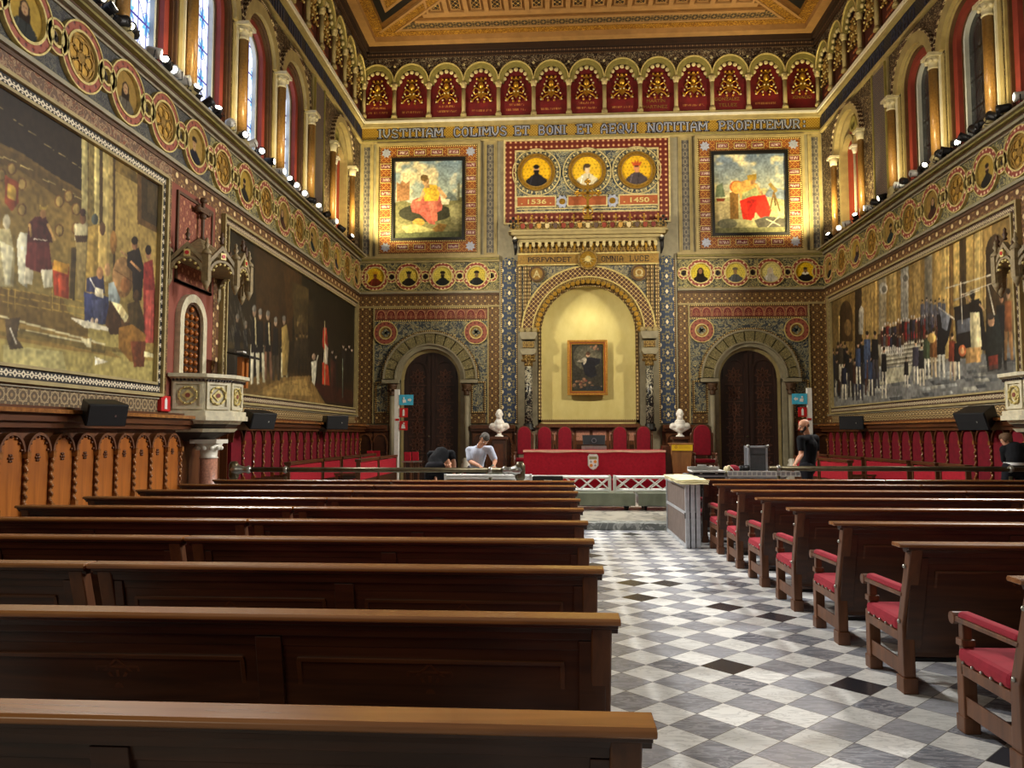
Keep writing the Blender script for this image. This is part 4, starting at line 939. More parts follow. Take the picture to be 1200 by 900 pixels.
# ------------------------------------------------------------------ side walls
BAY = [10.8, 12.95, 15.15, 17.35, 19.55]        # column positions; windows between them
def glass_mat(name, lit):
    g = G(name, .25, 0, .5); x, y, z, p = g.xyz('world')
    a = g.m('FRACT', (y-10.8+.0)/2.2*1.0); V_ = (z+.12)/.62; U_ = (y)/.5
    fu, fv = g.tri(U_), g.tri(V_+.5)
    r = g.rad(fu*1.25, fv)
    pet = g.m('SINE', g.m('ARCTAN2', fu+.001, fv+.001)*8.0)
    flower = g.below(r-pet*.06, .26, .06); core = g.below(r, .07)
    lead = g.mx(g.near(g.tri(U_+.5), .5, .03, .02), g.mx(g.below(g.m('ABSOLUTE', fu-.5), .03, .02), g.below(g.m('ABSOLUTE', g.tri(V_)-.5), .035, .02)))
    lead = g.mx(lead, g.near(g.m('FRACT', U_+V_), .5, .03, .02))
    if lit:
        n = g.noise(p, 7, 2)
        c = g.mix(n, (206, 222, 250), (236, 242, 255)); c = g.mix(flower, c, g.mix(n, (40, 120, 196), (110, 190, 220))); c = g.mix(core, c, (240, 226, 150)); c = g.mix(g.near(r, .33, .012, .02), c, (60, 60, 160)); c = g.mix(lead, c, (52, 40, 120))
        g.color((40, 50, 70)); g.put(g.bs.inputs['Emission Color'], c); g.bs.inputs['Emission Strength'].default_value = 1.3
    else:
        n = g.noise(p, 5, 3); c = g.mix(n, (20, 22, 28), (58, 62, 70)); c = g.mix(flower, c, g.mix(n, (30, 32, 40), (84, 88, 94))); c = g.mix(lead, c, (14, 14, 18)); g.color(c)
    return g.mat
M['glass_day'] = glass_mat('daylit_stained_glass', True); M['glass_dark'] = glass_mat('unlit_stained_glass', False)
SPR = 10.12; SILL = 7.5
LED = {}
def sidewall(sd):
    F = WALL[sd]; side = 'left' if sd == 'L' else 'right'; T = lambda n: 40+n+(30 if sd == 'R' else 0)
    y0 = 5.0 if sd == 'L' else 12.0
    # body: plain below the ledge and above the arches, arched openings between
    mb = MB(F); mb.box(-3, 0, -.4, YB, SILL, 0); mb.box(-3, 11.38, -.4, YB, ZC+.4, 0)
    bays = [(9.7, 1), (11.88, 1), (14.05, 1), (16.25, 1), (18.45, 1)]
    for c, _ in bays: mb.holed(c-1.09, SILL, c+1.09, 11.38, c, .8, SPR, -.4, 0)
    mb.box(-3, SILL, -.4, 9.7-1.09, 11.38, 0); mb.box(19.54, SILL, -.4, 21.1, 11.38, 0); mb.holed(21.1, SILL, YB, 11.38, 22.75, 1.0, 10.18, -.4, 0)
    struct(mb, 'wall_left' if sd == 'L' else 'wall_right', M['dark_spandrel'])
    for i, (c, _) in enumerate(bays):
        w = empty('window_%d' % (i+1+(5 if sd == 'R' else 0))); w['kind'] = 'structure'
        tag(w, '%s arched stained glass window in the %s wall, %s counted from the far end' % ('bright blue and white' if sd == 'L' else 'dark', side, ['fifth', 'fourth', 'third', 'second', 'first'][i]), 'window', 'arched windows of the %s wall' % side)
        mb = MB(F); mb.ring(c, SPR, .8, 1.06, -.04, .09, 0, PI, 28); mb.build('arch_moulding', M['stone_tan'], w)
        mb = MB(F); mb.ring(c, SPR, 1.06, 1.1, 0, .12, 0, PI, 28); mb.build('dentil_edge', M['chain_red'], w)
        mb = MB(F); mb.ring(c, SPR, .74, .82, -.12, .0, 0, PI, 28, legs=SILL); mb.build('tan_order', M['stone_tan' if sd == 'R' else 'brown'], w)
        mb = MB(F); mb.ring(c, SPR, .7, .75, -.14, -.05, 0, PI, 28, legs=SILL); mb.build('brown_order', M['brown'], w)
        mb = MB(F); mb.ring(c, SPR, .54, .72, -.24, -.12, 0, PI, 28, legs=SILL); mb.build('red_order', M['red_wall'], w)
        mb = MB(F); mb.ring(c, SPR, .52, .55, -.28, -.22, 0, PI, 28, legs=SILL); mb.build('brown_fillet', M['brown'], w)
        mb = MB(F); mb.ring(c, SPR, .46, .53, -.36, -.25, 0, PI, 28, legs=SILL); mb.build('white_reveal', M['reveal'], w)
        pts = [(c+.46, SILL)]+[(c+.46*math.cos(t), SPR+.46*math.sin(t)) for t in np.linspace(0, PI, 20)]+[(c-.46, SILL)]
        MB(F).prism(pts, -.37, -.34).build('pane', M['glass_day' if sd == 'L' else 'glass_dark'], w)
    # tall column between the windows
    proto = None
    for i, y in enumerate(BAY[(0 if sd == 'L' else 1):]):
        c = empty('tall_column', (0, 0, 0)); tag(c, 'marble column between the %s wall windows, %s from the far end' % (side, ['fifth', 'fourth', 'third', 'second', 'nearest'][i+(0 if sd == 'L' else 1)] if i < 4 else 'x'), 'column', 'window columns of the %s wall' % side)
        n = len(BAY)-1-(i+(0 if sd == 'L' else 1)); c['label'] = 'marble column between windows of the %s wall, %s from the far end' % (side, ['first', 'second', 'third', 'fourth', 'fifth'][n])
        MB(F).lathe([(.1, 0), (.1, 2.0)], (y, 7.82, .12), 1, 16).build('shaft', M['shaft'], c)
        MB(F).lathe([(.16, 0), (.16, .08), (.11, .14), (.14, .2), (.1, .28)], (y, 7.56, .12), 1, 16).build('base', M['stone_tan'], c)
        mb = MB(F); mb.lathe([(.1, 0), (.12, .03), (.1, .06), (.12, .16), (.17, .27)], (y, 9.8, .12), 1, 14)
        for q in range(8):
            t = PI*q/4; mb.ball((y+.14*math.cos(t), 9.98, .12+.14*math.sin(t)), .045, 6, 5)
        mb.box(y-.2, 10.06, -.02, y+.2, 10.13, .3); mb.build('capital', M['marble_pulpit'], c)
        MB(F).box(y-.27, 7.5, -.02, y+.27, 10.06, .02).build('pier_face', M['stone_tan'], c)
        MB(F).box(y-.15, 7.5, .02, y-.11, 10.06, .06).build('pier_edge', M['marble_white'], c)
    # patterned pilaster and the blind double arch near the corner
    wallpiece(sd, 'trim_%d' % T(0), [('stone_tan', bx(19.86, 7.5, 0, 20.86, 11.38, .05)), ('purple_mosaic', bx(19.98, 7.6, .05, 20.74, 11.25, .07)), ('olive', bx(19.92, 7.55, .05, 19.98, 11.3, .1)), ('olive', bx(20.74, 7.55, .05, 20.8, 11.3, .1))])
    B = empty('blind_arch', (0, 0, 0), 'red backed blind double arch near the far corner of the %s wall' % side, 'arch', 'blind arches by the corners')
    c = 22.75
    mb = MB(F); mb.ring(c, 10.18, .96, 1.14, -.2, .08, 0, PI, 32); mb.build('arch_moulding', M['stone_tan'], B)
    mb = MB(F); mb.ring(c, 10.18, 1.14, 1.18, 0, .12, 0, PI, 32); mb.build('dentil_edge', M['chain_red'], B)
    MB(F).box(c-1.1, 7.5, -.4, c+1.1, 11.3, -.3).build('red_backing', M['red_blind'], B)
    mb = MB(F); mb.ring(c-.48, 10.12, .4, .5, -.3, -.14, 0, PI, 16); mb.ring(c+.48, 10.12, .4, .5, -.3, -.14, 0, PI, 16); mb.ring(c, 10.18, .86, .97, -.3, -.06, 0, PI, 24, legs=7.5); mb.build('tracery', M['stone_tan'], B)
    mb = MB(F); mb.ring(c, 10.78, .16, .24, -.28, -.14, n=18); mb.build('tracery_oculus', M['olive'], B)
    MB(F).disc(c, 10.78, .16, -.29, -.24, 18).build('oculus_disc', M['dark_brown'], B)
    mb = MB(F); mb.lathe([(.045, 0), (.045, 2.3)], (c, 7.6, -.18), 1, 12); mb.build('colonnette', M['marble_pulpit'], B)
    mb = MB(F); mb.lathe([(.05, 0), (.06, .05), (.11, .2)], (c, 9.88, -.18), 1, 12); mb.box(c-.13, 10.06, -.3, c+.13, 10.12, -.06); mb.build('colonnette_capital', M['marble_white'], B)
    for a in (c-1.06, c+1.06):
        MB(F).lathe([(.09, 0), (.09, 2.2)], (a, 7.72, .06), 1, 14).build('side_shaft', M['shaft'], B)
        mb = MB(F); mb.lathe([(.1, 0), (.11, .1), (.16, .24)], (a, 9.88, .06), 1, 12); mb.box(a-.16, 10.1, -.08, a+.16, 10.17, .22); mb.build('side_capital', M['marble_pulpit'], B)
    # ledge, frieze, bands
    lm = 'stone'
    wallpiece(sd, 'trim_%d' % T(1), [(lm, bx(y0, 7.36, 0, YB, 7.42, .12)), ('brown', bx(y0, 7.42, 0, YB, 7.45, .13)), ('olive', bx(y0, 7.45, 0, YB, 7.49, .22)), ('stone', bx(y0, 7.49, 0, YB, 7.54, .3)), (lm, bx(y0, 7.3, 0, YB, 7.33, .06)), ('brown', bx(y0, 7.33, 0, YB, 7.36, .05)),
        ('stone', bx(y0, 6.26, 0, YB, 6.32, .1)), ('olive', bx(y0, 6.32, 0, YB, 6.36, .05)), ('brown', bx(y0, 6.2, 0, YB, 6.26, .05))])
    sp = 13.95
    if sd == 'L': wallpiece(sd, 'trim_%d' % T(2), [('slate_scroll', bx(y0, 6.36, 0, sp, 7.3, .03)), ('olive_scroll', bx(sp, 6.36, 0, YB, 7.3, .03))])
    else: wallpiece(sd, 'trim_%d' % T(2), [('olive_scroll', bx(y0, 6.36, 0, YB, 7.3, .03))])
    NM = 16 if sd == 'L' else 10
    people = [((30, 32, 34), 'cap', 'dark robe'), ((44, 40, 60), 'hood', 'slate robe'), ((20, 40, 44), 'capbeard', 'teal black robe'), ((70, 40, 30), 'long', 'brown robe'), ((34, 34, 30), 'beard', 'black robe'), ((26, 30, 40), 'cap', 'navy robe'), ((90, 84, 72), 'long', 'pale collar'), ((48, 52, 50), 'long', 'grey green robe')]
    ordn = ['nearest the corner', 'second from the corner', 'third from the corner', 'fourth from the corner', 'fifth from the corner', 'sixth from the corner', 'seventh from the corner', 'eighth from the corner']
    for k in range(NM):
        y = 24.45-1.115*k; near = sd == 'L' and y < sp
        rm = 'ring_red' if near else 'ring_red_dots'
        if k % 2 == 0:
            cl, kd, dd = people[k//2]
            pk = [(150, 120, 60), (156, 128, 66), (170, 140, 60)][k % 3]
            roundel(sd, y, 6.83, .34, .46, '%s frieze portrait of figure in %s, %s' % (side, dd, ordn[k//2]), 'portrait medallions of the %s wall' % side, rm,
                    lambda cv, cl=cl, kd=kd, pk=pk: bust(cv, cl, (176, 140, 100), (40, 30, 22), pk, kd, False), cell=.015)
        else:
            roundel(sd, y, 6.83, .34, .46, 'ornamental gold rosette medallion of the %s wall frieze, %s' % (side, ordn[k//2]), 'rosette medallions of the %s wall' % side, rm, face=rosace, name='rosette_medallion')
        if k < NM-1:
            roundel(sd, y-.5575, 6.83, .12, .21, 'small quatrefoil roundel of the %s wall frieze, %s' % (side, ['number %s from the corner' % w for w in 'one two three four five six seven eight nine ten eleven twelve thirteen fourteen fifteen sixteen'.split()][k]), 'quatrefoil roundels of the %s wall' % side, rm,
                    face=lambda mb, u, v, r0, w, e, near=near: quat(mb, u, v, r0, w, e, 'dark_brown', 'cusp' if near else 'old_gold'), name='quatrefoil_roundel', cat='roundel')
    band = 12.55
    items = [('diaper_far', bx(band if sd == 'L' else y0, 5.96, 0, YB, 6.2, .03)), ('diaper_far', bx(24.62, 1.97, 0, YB, 5.96, .03)), ('beige_relief', bx(14.5, 1.97, 0, 24.62, 2.22, .03))]
    if sd == 'L': items += [('strap', bx(y0, 5.96, 0, band, 6.2, .03)), ('beige_strap', bx(y0, 1.97, 0, band, 2.22, .03))]
    items += [('diaper', bx(12.34, 1.97, .0, 12.56, 5.96, .035)), ('diaper_far', bx(14.24, 1.97, 0, 14.5, 5.96, .035)), ('pier_plain', bx(12.56, 1.97, 0, 14.24, 5.96, .03)), ('pier_red', bx(12.78, 4.3, .03, 14.02, 5.8, .05)), ('stone', bx(y0, 2.2, .02, YB, 2.24, .06))]
    wallpiece(sd, 'trim_%d' % T(3), items)
    mb = MB(F); mb.box(12.72, 4.24, .03, 14.08, 4.3, .07); frame_rect(mb, 12.72, 4.24, 14.08, 5.86, .05, .03, .07); struct(mb, 'trim_%d' % T(4), M['brown'])
    # upper lettered band, white line, gallery
    wallpiece(sd, 'trim_%d' % T(5), [('stone_tan', bx(10, 11.38, 0, YB, 11.46, .1)), ('navy_band', bx(10, 11.46, 0, YB, 11.94, .04)), ('stone_tan', bx(10, 11.94, 0, YB, 12.02, .16)), ('marble_white', bx(10, 12.02, 0, YB, 12.12, .2)), ('stone_tan', bx(10, 12.12, 0, YB, 12.2, .14))])
sidewall('L'); sidewall('R')
e = empty('wall_lettering', (0, 0, 0), 'slate blue capitals on the dark band high on the right wall', 'lettering')
for s, a, b in (('LIBRO', 24.75, 23.35), ('EXPERIENTIAE', 22.95, 20.05), ('ARBO', 19.6, 18.3), ('PRI', 17.8, 16.8)):
    slab_text('word', s, FR, a, b, 11.53, 11.87, .042, M['letter_blue'], e, .17, .012)
e = empty('wall_lettering', (0, 0, 0), 'faint slate blue upright strokes on the dark band high on the left wall', 'lettering')
y = 16.0
while y < 24.6:
    n = 5+int(RS.rand()*6); mb = MB(FL)
    mb.box(y, 11.52, .038, y+n*.17, 11.54, .045)
    for k in range(n): mb.box(y+k*.17, 11.52, .04, y+k*.17+.07, 11.88, .055)
    mb.build('stroke_word', M['letter_blue'], e); y += n*.17+.25
# ---- small arcade under the ceiling, all three walls
def gallery(sd, us, pitch, side, redmat):
    F = WALL[sd]; n = len(us)
    for i, u in enumerate(us):
        pos = ['first', 'second', 'third', 'fourth', 'fifth', 'sixth', 'seventh', 'eighth', 'ninth', 'tenth', 'eleventh', 'twelfth', 'thirteenth'][i]
        o = empty('crest_panel', (0, 0, 0), 'red panel with gilded coat of arms, %s %s' % (pos, 'from the left on the end wall' if sd == 'B' else 'from the corner on the %s wall' % side), 'panel', 'red crest panels of the %s arcade' % (side if sd != 'B' else 'end wall'))
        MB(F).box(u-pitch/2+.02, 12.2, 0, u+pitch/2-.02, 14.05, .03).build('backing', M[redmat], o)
        h = pitch/2; mb = MB(F); mb.ring(u, 13.4, .41, .56, .06, .2, 0, PI, 18, legs=13.32, sv=1.08); mb.build('arch', M['olive'], o)
        mb = MB(F); mb.holed(u-h, 13.3, u+h, 14.08, u, .42, 13.4, .03, .12, n=14); mb.build('spandrel', M['dark_spandrel'], o)
        MB(F).ball((u+h-.001, 13.98, .14), .045, 8, 6).build('spandrel_stud', M['cusp'], o)
        mb = MB(F)
        for k in range(7):
            t = PI*(k+.5)/7; mb.ball((u+.4*math.cos(t), 13.36+.4*math.sin(t), .14), .075, 8, 6, (1, 1, .7))
        mb.build('cusps', M['cusp'], o)
        mb = MB(F); mb.ring(u, 13.4, .55, .585, .12, .24, 0, PI, 20, sv=1.08); mb.build('arch_edge', M['pale_gold'], o)
        mb = MB(F)      # crown, shield, scroll supporters
        mb.box(u-.1, 13.42, .04, u+.1, 13.46, .12)
        for dx in (-.14, 0, .14): mb.ball((u+dx, 13.5, .09), .05, 7, 5)
        mb.lathe([(.02, -.13), (.09, -.08), (.1, 0), (.05, .1)], (u, 13.27, .1), 1, 10)
        for sx in (-1, 1):
            mb.tube([(u+sx*.06, 13.12, .09), (u+sx*.2, 13.2, .1), (u+sx*.27, 13.08, .1), (u+sx*.2, 12.96, .1), (u+sx*.1, 13.0, .1)], .03, 5)
            mb.tube([(u+sx*.08, 12.92, .09), (u+sx*.2, 12.86, .1), (u+sx*.3, 12.76, .1), (u+sx*.36, 12.84, .1)], .03, 5)
            mb.ball((u+sx*.3, 12.74, .1), .045, 6, 5); mb.ball((u+sx*.1, 12.7, .1), .045, 6, 5)
        mb.prism([(u-.1, 13.12), (u+.1, 13.12), (u+.1, 12.92), (u, 12.8), (u-.1, 12.92)], .05, .12)
        mb.build('coat_of_arms', M['gold'] if sd == 'B' else M['old_gold'], o)
        mb = MB(F)
        for dx, dz in ((.3, 12.92), (.34, 12.72), (.22, 13.24), (.16, 13.34), (.12, 12.78), (.24, 13.02), (.06, 13.02)):
            for sx in (-1, 1): mb.ball((u+sx*dx, dz, .13), .035, 6, 4)
        mb.build('gilt_leaves', M['cusp'] if sd == 'B' else M['pale_gold'], o)
        if i not in (8, 10, 12):
            MB(F).box(u-.34, 12.4, .03, u+.34, 12.47, .034).build('inscription_line', M['gold_script'], o)
            if i % 2 == 0: MB(F).box(u-.26, 12.57, .03, u+.26, 12.64, .034).build('inscription_line', M['gold_script'], o)
        if sd == 'B' and i in (8, 10): 
            for q, s in enumerate({8: ('MARTIN', 'MARTINEZ'), 10: ('GONZALEZ', 'TELLEZ')}[i]): text_on('name_lettering', s, F, u-.06*len(s), u+.04*len(s), 12.56-q*.2, 12.66-q*.2, .032, M['old_gold'], o, .0)
        elif sd == 'B' and i == 12: text_on('name_lettering', 'IGNACIO', F, u-.3, u+.3, 12.56, 12.66, .032, M['old_gold'], o, .0)
        # column on its near side
    for i in range(n+1):
        u = us[0]-pitch/2*(1 if us[1] > us[0] else -1)+pitch*i*(1 if us[1] > us[0] else -1)
        if abs(u-YB) < .1 and sd != 'B': continue
        o = empty('gallery_colonnette', (0, 0, 0), 'slim stone colonnette between crest panels, %s %s' % (['first', 'second', 'third', 'fourth', 'fifth', 'sixth', 'seventh', 'eighth', 'ninth', 'tenth', 'eleventh', 'twelfth', 'thirteenth', 'fourteenth'][i], 'from the left on the end wall' if sd == 'B' else 'from the corner on the %s wall' % side), 'column', 'colonnettes of the %s arcade' % (side if sd != 'B' else 'end wall'))
        MB(F).lathe([(.065, 0), (.065, .85)], (u, 12.34, .16), 1, 12).build('shaft', M['stone_tan'], o)
        MB(F).lathe([(.1, 0), (.1, .06), (.065, .14)], (u, 12.2, .16), 1, 12).build('base', M['stone_tan'], o)
        mb = MB(F); mb.lathe([(.065, 0), (.08, .04), (.12, .2)], (u, 13.14, .16), 1, 10); mb.ball((u-.08, 13.3, .2), .05, 6, 5); mb.ball((u+.08, 13.3, .2), .05, 6, 5); mb.build('capital', M['cusp'], o)
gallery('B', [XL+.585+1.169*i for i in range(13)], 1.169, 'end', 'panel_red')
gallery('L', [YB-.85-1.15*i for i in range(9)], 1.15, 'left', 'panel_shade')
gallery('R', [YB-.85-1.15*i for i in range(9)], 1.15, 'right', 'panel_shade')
for i, (sd, a, b) in enumerate((('B', XL, XR), ('L', 14.5, YB), ('R', 14.5, YB))):
    wallpiece(sd, 'trim_%d' % (100+i), [('dark_spandrel', bx(a, 14.0, 0, b, 14.24, .16)), ('dark_chain', bx(a, 14.24, 0, b, 14.42, .24)), ('dark_brown', bx(a, 14.42, 0, b, 14.6, .34))])
# ------------------------------------------------------------------ ceiling
mb = MB(); mb.box(XL-.4, 8, 14.84, XR+.4, YB+.3, 15.2); struct(mb, 'ceiling', M['ceil_brown'])
def cprism(mb, pts, z0, z1): mb.prism(pts, z0, z1)
zc = 14.84
def cpiece(name, mn_, polys):
    mb = MB()
    for p, a, b in polys: mb.prism(p, a, b)
    return struct(mb, name, M[mn_])
r = lambda x0, y0, x1, y1: [(x0, y0), (x1, y0), (x1, y1), (x0, y1)]
cpiece('trim_110', 'ceil_tan', [(r(XL, YB-.62, XR, YB-.2), 14.6, zc), (r(XL+.2, 8, XL+.62, YB-.62), 14.6, zc), (r(XR-.62, 8, XR-.2, YB-.62), 14.6, zc)])
cpiece('trim_111', 'ceil_brown', [(r(XL, YB-.2, XR, YB), 14.5, zc), (r(XL, 8, XL+.2, YB-.2), 14.5, zc), (r(XR-.2, 8, XR, YB-.2), 14.5, zc)])
mb = MB()
for k in range(110):
    y = YB-.5-k*.13
    if y < 14: break
    mb.ball((XL+.24, y, 14.56), .05, 6, 4); mb.ball((XR-.24, y, 14.56), .05, 6, 4)
struct(mb, 'trim_112', M['cusp'])
i0 = .62
cpiece('trim_113', 'ceil_gold', [(r(XL+i0, YB-.92, XR-i0, YB-i0), 14.78, zc), (r(XL+i0, 8, XL+i0+.34, YB-.92), 14.78, zc), (r(XR-i0-.34, 8, XR-i0, YB-.92), 14.78, zc)])
# diagonal ribs running in from the corners
cx0, cx1, cy = XL+.9, XR-.9, YB-.9
def diag(x, s, w0, w1): return [(x+s*w0, cy), (x+s*w1, cy), (x+s*(w1+3), cy-3), (x+s*(w0+3), cy-3)]
cpiece('trim_114', 'ceil_gold', [(diag(cx0, 1, 0, .42), 14.8, zc), (diag(cx1, -1, 0, .42), 14.8, zc)])
cpiece('trim_115', 'ceil_tan', [(diag(cx0, 1, .42, .52), 14.76, zc), (diag(cx1, -1, .42, .52), 14.76, zc), (diag(cx0, 1, -.12, 0), 14.76, zc), (diag(cx1, -1, -.12, 0), 14.76, zc),
    (r(cx0+.5, cy-.1, cx1-.5, cy), 14.78, zc), ([(cx0+1.2, cy-.58), (cx1-1.2, cy-.58), (cx1-1.2, cy-.46), (cx0+1.2, cy-.46)], 14.78, zc), (r(cx0+1.5, cy-.95, cx1-1.5, cy-.74), 14.8, zc)])
cpiece('trim_116', 'ceil_ring', [([(cx0+.6, cy-.1), (cx1-.6, cy-.1), (cx1-1.0, cy-.46), (cx0+1.0, cy-.46)], zc-.03, zc)])
cpiece('trim_117', 'ceil_brown', [([(cx0+1.1, cy-.58), (cx1-1.1, cy-.58), (cx1-1.3, cy-.74), (cx0+1.3, cy-.74)], zc-.03, zc)])
mb = MB(); mt = MB()
nP = 16
for k in range(nP):
    x0 = cx0+1.65+(cx1-cx0-3.3)/nP*k; wd = (cx1-cx0-3.3)/nP
    frame_rect_z = lambda b, a0, b0, a1, b1, t, z0, z1: (b.box(a0, b0, z0, a1, b0+t, z1), b.box(a0, b1-t, z0, a1, b1, z1), b.box(a0, b0+t, z0, a0+t, b1-t, z1), b.box(a1-t, b0+t, z0, a1, b1-t, z1))
    frame_rect_z(mb, x0, cy-2.2, x0+wd, cy-.95, .07, 14.79, zc); frame_rect_z(mb, x0+.15, cy-2.05, x0+wd-.15, cy-1.1, .04, 14.81, zc)
    mt.box(x0+.19, cy-2.0, zc-.01, x0+wd-.19, cy-1.14, zc)
struct(mb, 'trim_118', M['ceil_tan']); struct(mt, 'trim_119', M['ceil_xx'])
for i, (xa, s) in enumerate(((XL+i0+.34, 1), (XR-i0-.34, -1))):
    base = lambda o, ya, yb: [(xa+s*o, cy-o*2.2-ya), (xa+s*(o), 12), (xa+s*(yb), 12)]
    tri_ = [(xa+s*.06, cy-.5), (xa+s*.06, 14), (xa+s*3, 14), (xa+s*3, cy-3.44)]
    cpiece('trim_%d' % (120+i*3), 'black', [(tri_, zc-.02, zc)])
    tri2 = [(xa+s*.3, cy-1.1), (xa+s*.3, 14), (xa+s*3, 14), (xa+s*3, cy-3.8)]
    cpiece('trim_%d' % (121+i*3), 'ceil_tan', [(tri2, zc-.04, zc-.02)])
    tri3 = [(xa+s*.4, cy-1.34), (xa+s*.4, 14), (xa+s*3, 14), (xa+s*3, cy-3.94)]
    cpiece('trim_%d' % (122+i*3), 'ceil_gold', [(tri3, zc-.05, zc-.04)])
# ------------------------------------------------------------------ the three great canvases
def mural(sd, ya, yb, label, drawfn, cell, seed):
    F = WALL[sd]; e = empty('mural_painting', (0, 0, 0), label, 'painting')
    v0, v1 = 2.24, 5.96
    mb = MB(F); frame_rect(mb, ya, v0, yb, v1, .05, 0, .12); frame_rect(mb, ya+.19, v0+.19, yb-.19, v1-.19, .04, .0, .11); mb.build('frame_moulding', M['stone_tan'], e)
    mb = MB(F); frame_rect(mb, ya+.05, v0+.05, yb-.05, v1-.05, .14, 0, .07); mb.build('chain_border', M['chain' if sd == 'L' and yb < 13 else 'chain_red'], e)
    p0, p1, q0, q1 = ya+.22, yb-.22, v0+.22, v1-.22
    cv = Canvas(p0, q0, p1, q1, cell, (90, 70, 40)); X = XL if sd == 'L' else XR
    def mp(x, y):
        d = ray(x, y); t = X/d[0]; return float(d[1]*t), float(CAMZ+d[2]*t)
    cv.map = mp; drawfn(cv); cv.grain(.3, 4, seed); cv.build('canvas', F, .04, M['paint'], e)
def vgrad(cv, stops):
    t = (cv.Vv-cv.v0)/(cv.v1-cv.v0)
    for ch in range(3): cv.c[..., ch] = np.interp(t, [s[0] for s in stops], [s[1][ch] for s in stops])
def m_left1(cv):
    vgrad(cv, [(0, (150, 134, 74)), (.14, (160, 146, 84)), (.3, (120, 104, 56)), (.62, (128, 104, 52)), (.8, (92, 72, 36)), (1, (30, 22, 14))])
    cv.poly([(-60, 70), (95, 150), (95, 225), (60, 205), (20, 178), (-10, 165), (-60, 160)], (34, 26, 18))
    cv.poly([(-10, 170), (20, 182), (60, 208), (94, 228), (94, 250), (60, 228), (20, 200), (-10, 190)], (84, 66, 34))
    for a, b in ((0, 128), (24, 148), (40, 160), (60, 176), (76, 186), (93, 198)): cv.line(a-12, b-8, a, b, .8, (140, 124, 80))
    for a, b in ((-6, 186), (10, 190), (30, 200), (56, 216), (80, 228), (94, 236)): cv.line(a-10, b-6, a+6, b, 1.2, (176, 156, 96))
    for x, y in ((10, 198), (22, 216), (22, 246), (-2, 205), (66, 236), (77, 230), (86, 245), (66, 270), (86, 268)): cv.ell(x, y, 5.5, 7.5, (96, 66, 34)); cv.ell(x, y, 4, 6, (146, 122, 66))
    cv.poly([(2, 205), (18, 214), (18, 238), (10, 248), (2, 238)], (130, 62, 34)); cv.poly([(5, 214), (15, 220), (15, 236), (5, 232)], (186, 150, 62))
    for x, c in ((96, (162, 150, 96)), (104, (120, 104, 58)), (111, (186, 170, 106)), (117, (60, 46, 26)), (121, (170, 152, 92)), (128, (150, 130, 76)), (133, (62, 46, 24))): cv.poly([(x-3.6, 150), (x+3.6, 150), (x+3.6, 330), (x-3.6, 330)], c)
    cv.poly([(132, 160), (160, 200), (160, 330), (132, 330)], (158, 134, 74)); cv.poly([(132, 168), (158, 205), (158, 216), (132, 200)], (104, 84, 42))
    cv.poly([(158, 200), (188, 214), (188, 277), (158, 262)], (88, 64, 34)); cv.poly([(163, 206), (188, 220), (188, 270), (163, 256)], (50, 40, 24)); cv.poly([(170, 212), (188, 224), (188, 258), (170, 248)], (66, 54, 32))
    cv.poly([(160, 262), (188, 277), (188, 440), (150, 440)], (150, 126, 68))
    # dais and steps
    cv.poly([(-60, 326), (70, 350), (78, 368), (100, 376), (100, 398), (-60, 366)], (104, 84, 44)); cv.poly([(-60, 362), (100, 395), (140, 420), (-60, 388)], (134, 110, 58))
    for y in (336, 344, 352): cv.line(-60, y-8, 100, y+18, .9, (160, 132, 62))
    for x in (6, 14, 58, 66): cv.line(x, 338, x, 366, .9, (160, 132, 62))
    cv.line(-20, 366, 120, 404, 2.2, (206, 196, 150)); cv.line(18, 386, 100, 402, 1.8, (196, 186, 140)); cv.line(18, 388, 120, 412, 6, (96, 84, 48)); cv.line(-60, 382, 188, 418, 5, (112, 96, 52))
    cv.poly([(-60, 404), (188, 424), (188, 470), (-60, 460)], (158, 144, 84)); cv.poly([(0, 404), (70, 412), (76, 440), (0, 436)], (182, 172, 112))
    # pale seated elder
    cv.poly([(-10, 268), (8, 268), (14, 300), (12, 336), (-10, 336)], (176, 164, 116)); cv.ell(4, 260, 4.5, 9, (196, 186, 150)); cv.poly([(-4, 282), (12, 290), (8, 334), (2, 334)], (206, 200, 160))
    # crowned figure in plum
    cv.poly([(16, 282), (20, 272), (30, 274), (30, 300), (28, 338), (18, 330)], (206, 202, 170))
    cv.poly([(30, 262), (38, 254), (50, 254), (56, 268), (58, 284), (28, 284)], (70, 32, 30)); cv.poly([(28, 284), (54, 284), (58, 318), (50, 322), (26, 314)], (92, 40, 38)); cv.poly([(26, 312), (36, 318), (34, 334), (24, 332)], (198, 190, 156)); cv.poly([(44, 316), (58, 316), (58, 336), (48, 338)], (206, 200, 166))
    cv.line(52, 262, 61, 282, 3, (190, 150, 84)); cv.line(31, 262, 33, 278, 3, (190, 150, 84)); cv.line(36, 280, 52, 282, 1.2, (226, 220, 190)); cv.ell(47, 250, 3.5, 6, (176, 128, 76)); cv.poly([(43, 246), (51, 246), (53, 240), (47, 243), (43, 240)], (190, 160, 70))
    cv.poly([(58, 308), (78, 310), (77, 350), (60, 346)], (132, 50, 30)); cv.poly([(60, 304), (78, 310), (76, 322), (58, 316)], (184, 136, 50)); cv.poly([(64, 322), (74, 324), (74, 348), (66, 348)], (160, 66, 40))
    # standing scholars
    cv.poly([(84, 262), (100, 262), (100, 282), (84, 282)], (176, 166, 124)); cv.poly([(85, 280), (99, 280), (100, 346), (88, 350)], (132, 116, 72)); cv.ell(94, 256, 3.6, 7, (110, 76, 50)); cv.ell(94, 249, 3.4, 4.5, (60, 40, 34)); cv.poly([(84, 276), (100, 276), (98, 284), (86, 284)], (60, 44, 30))
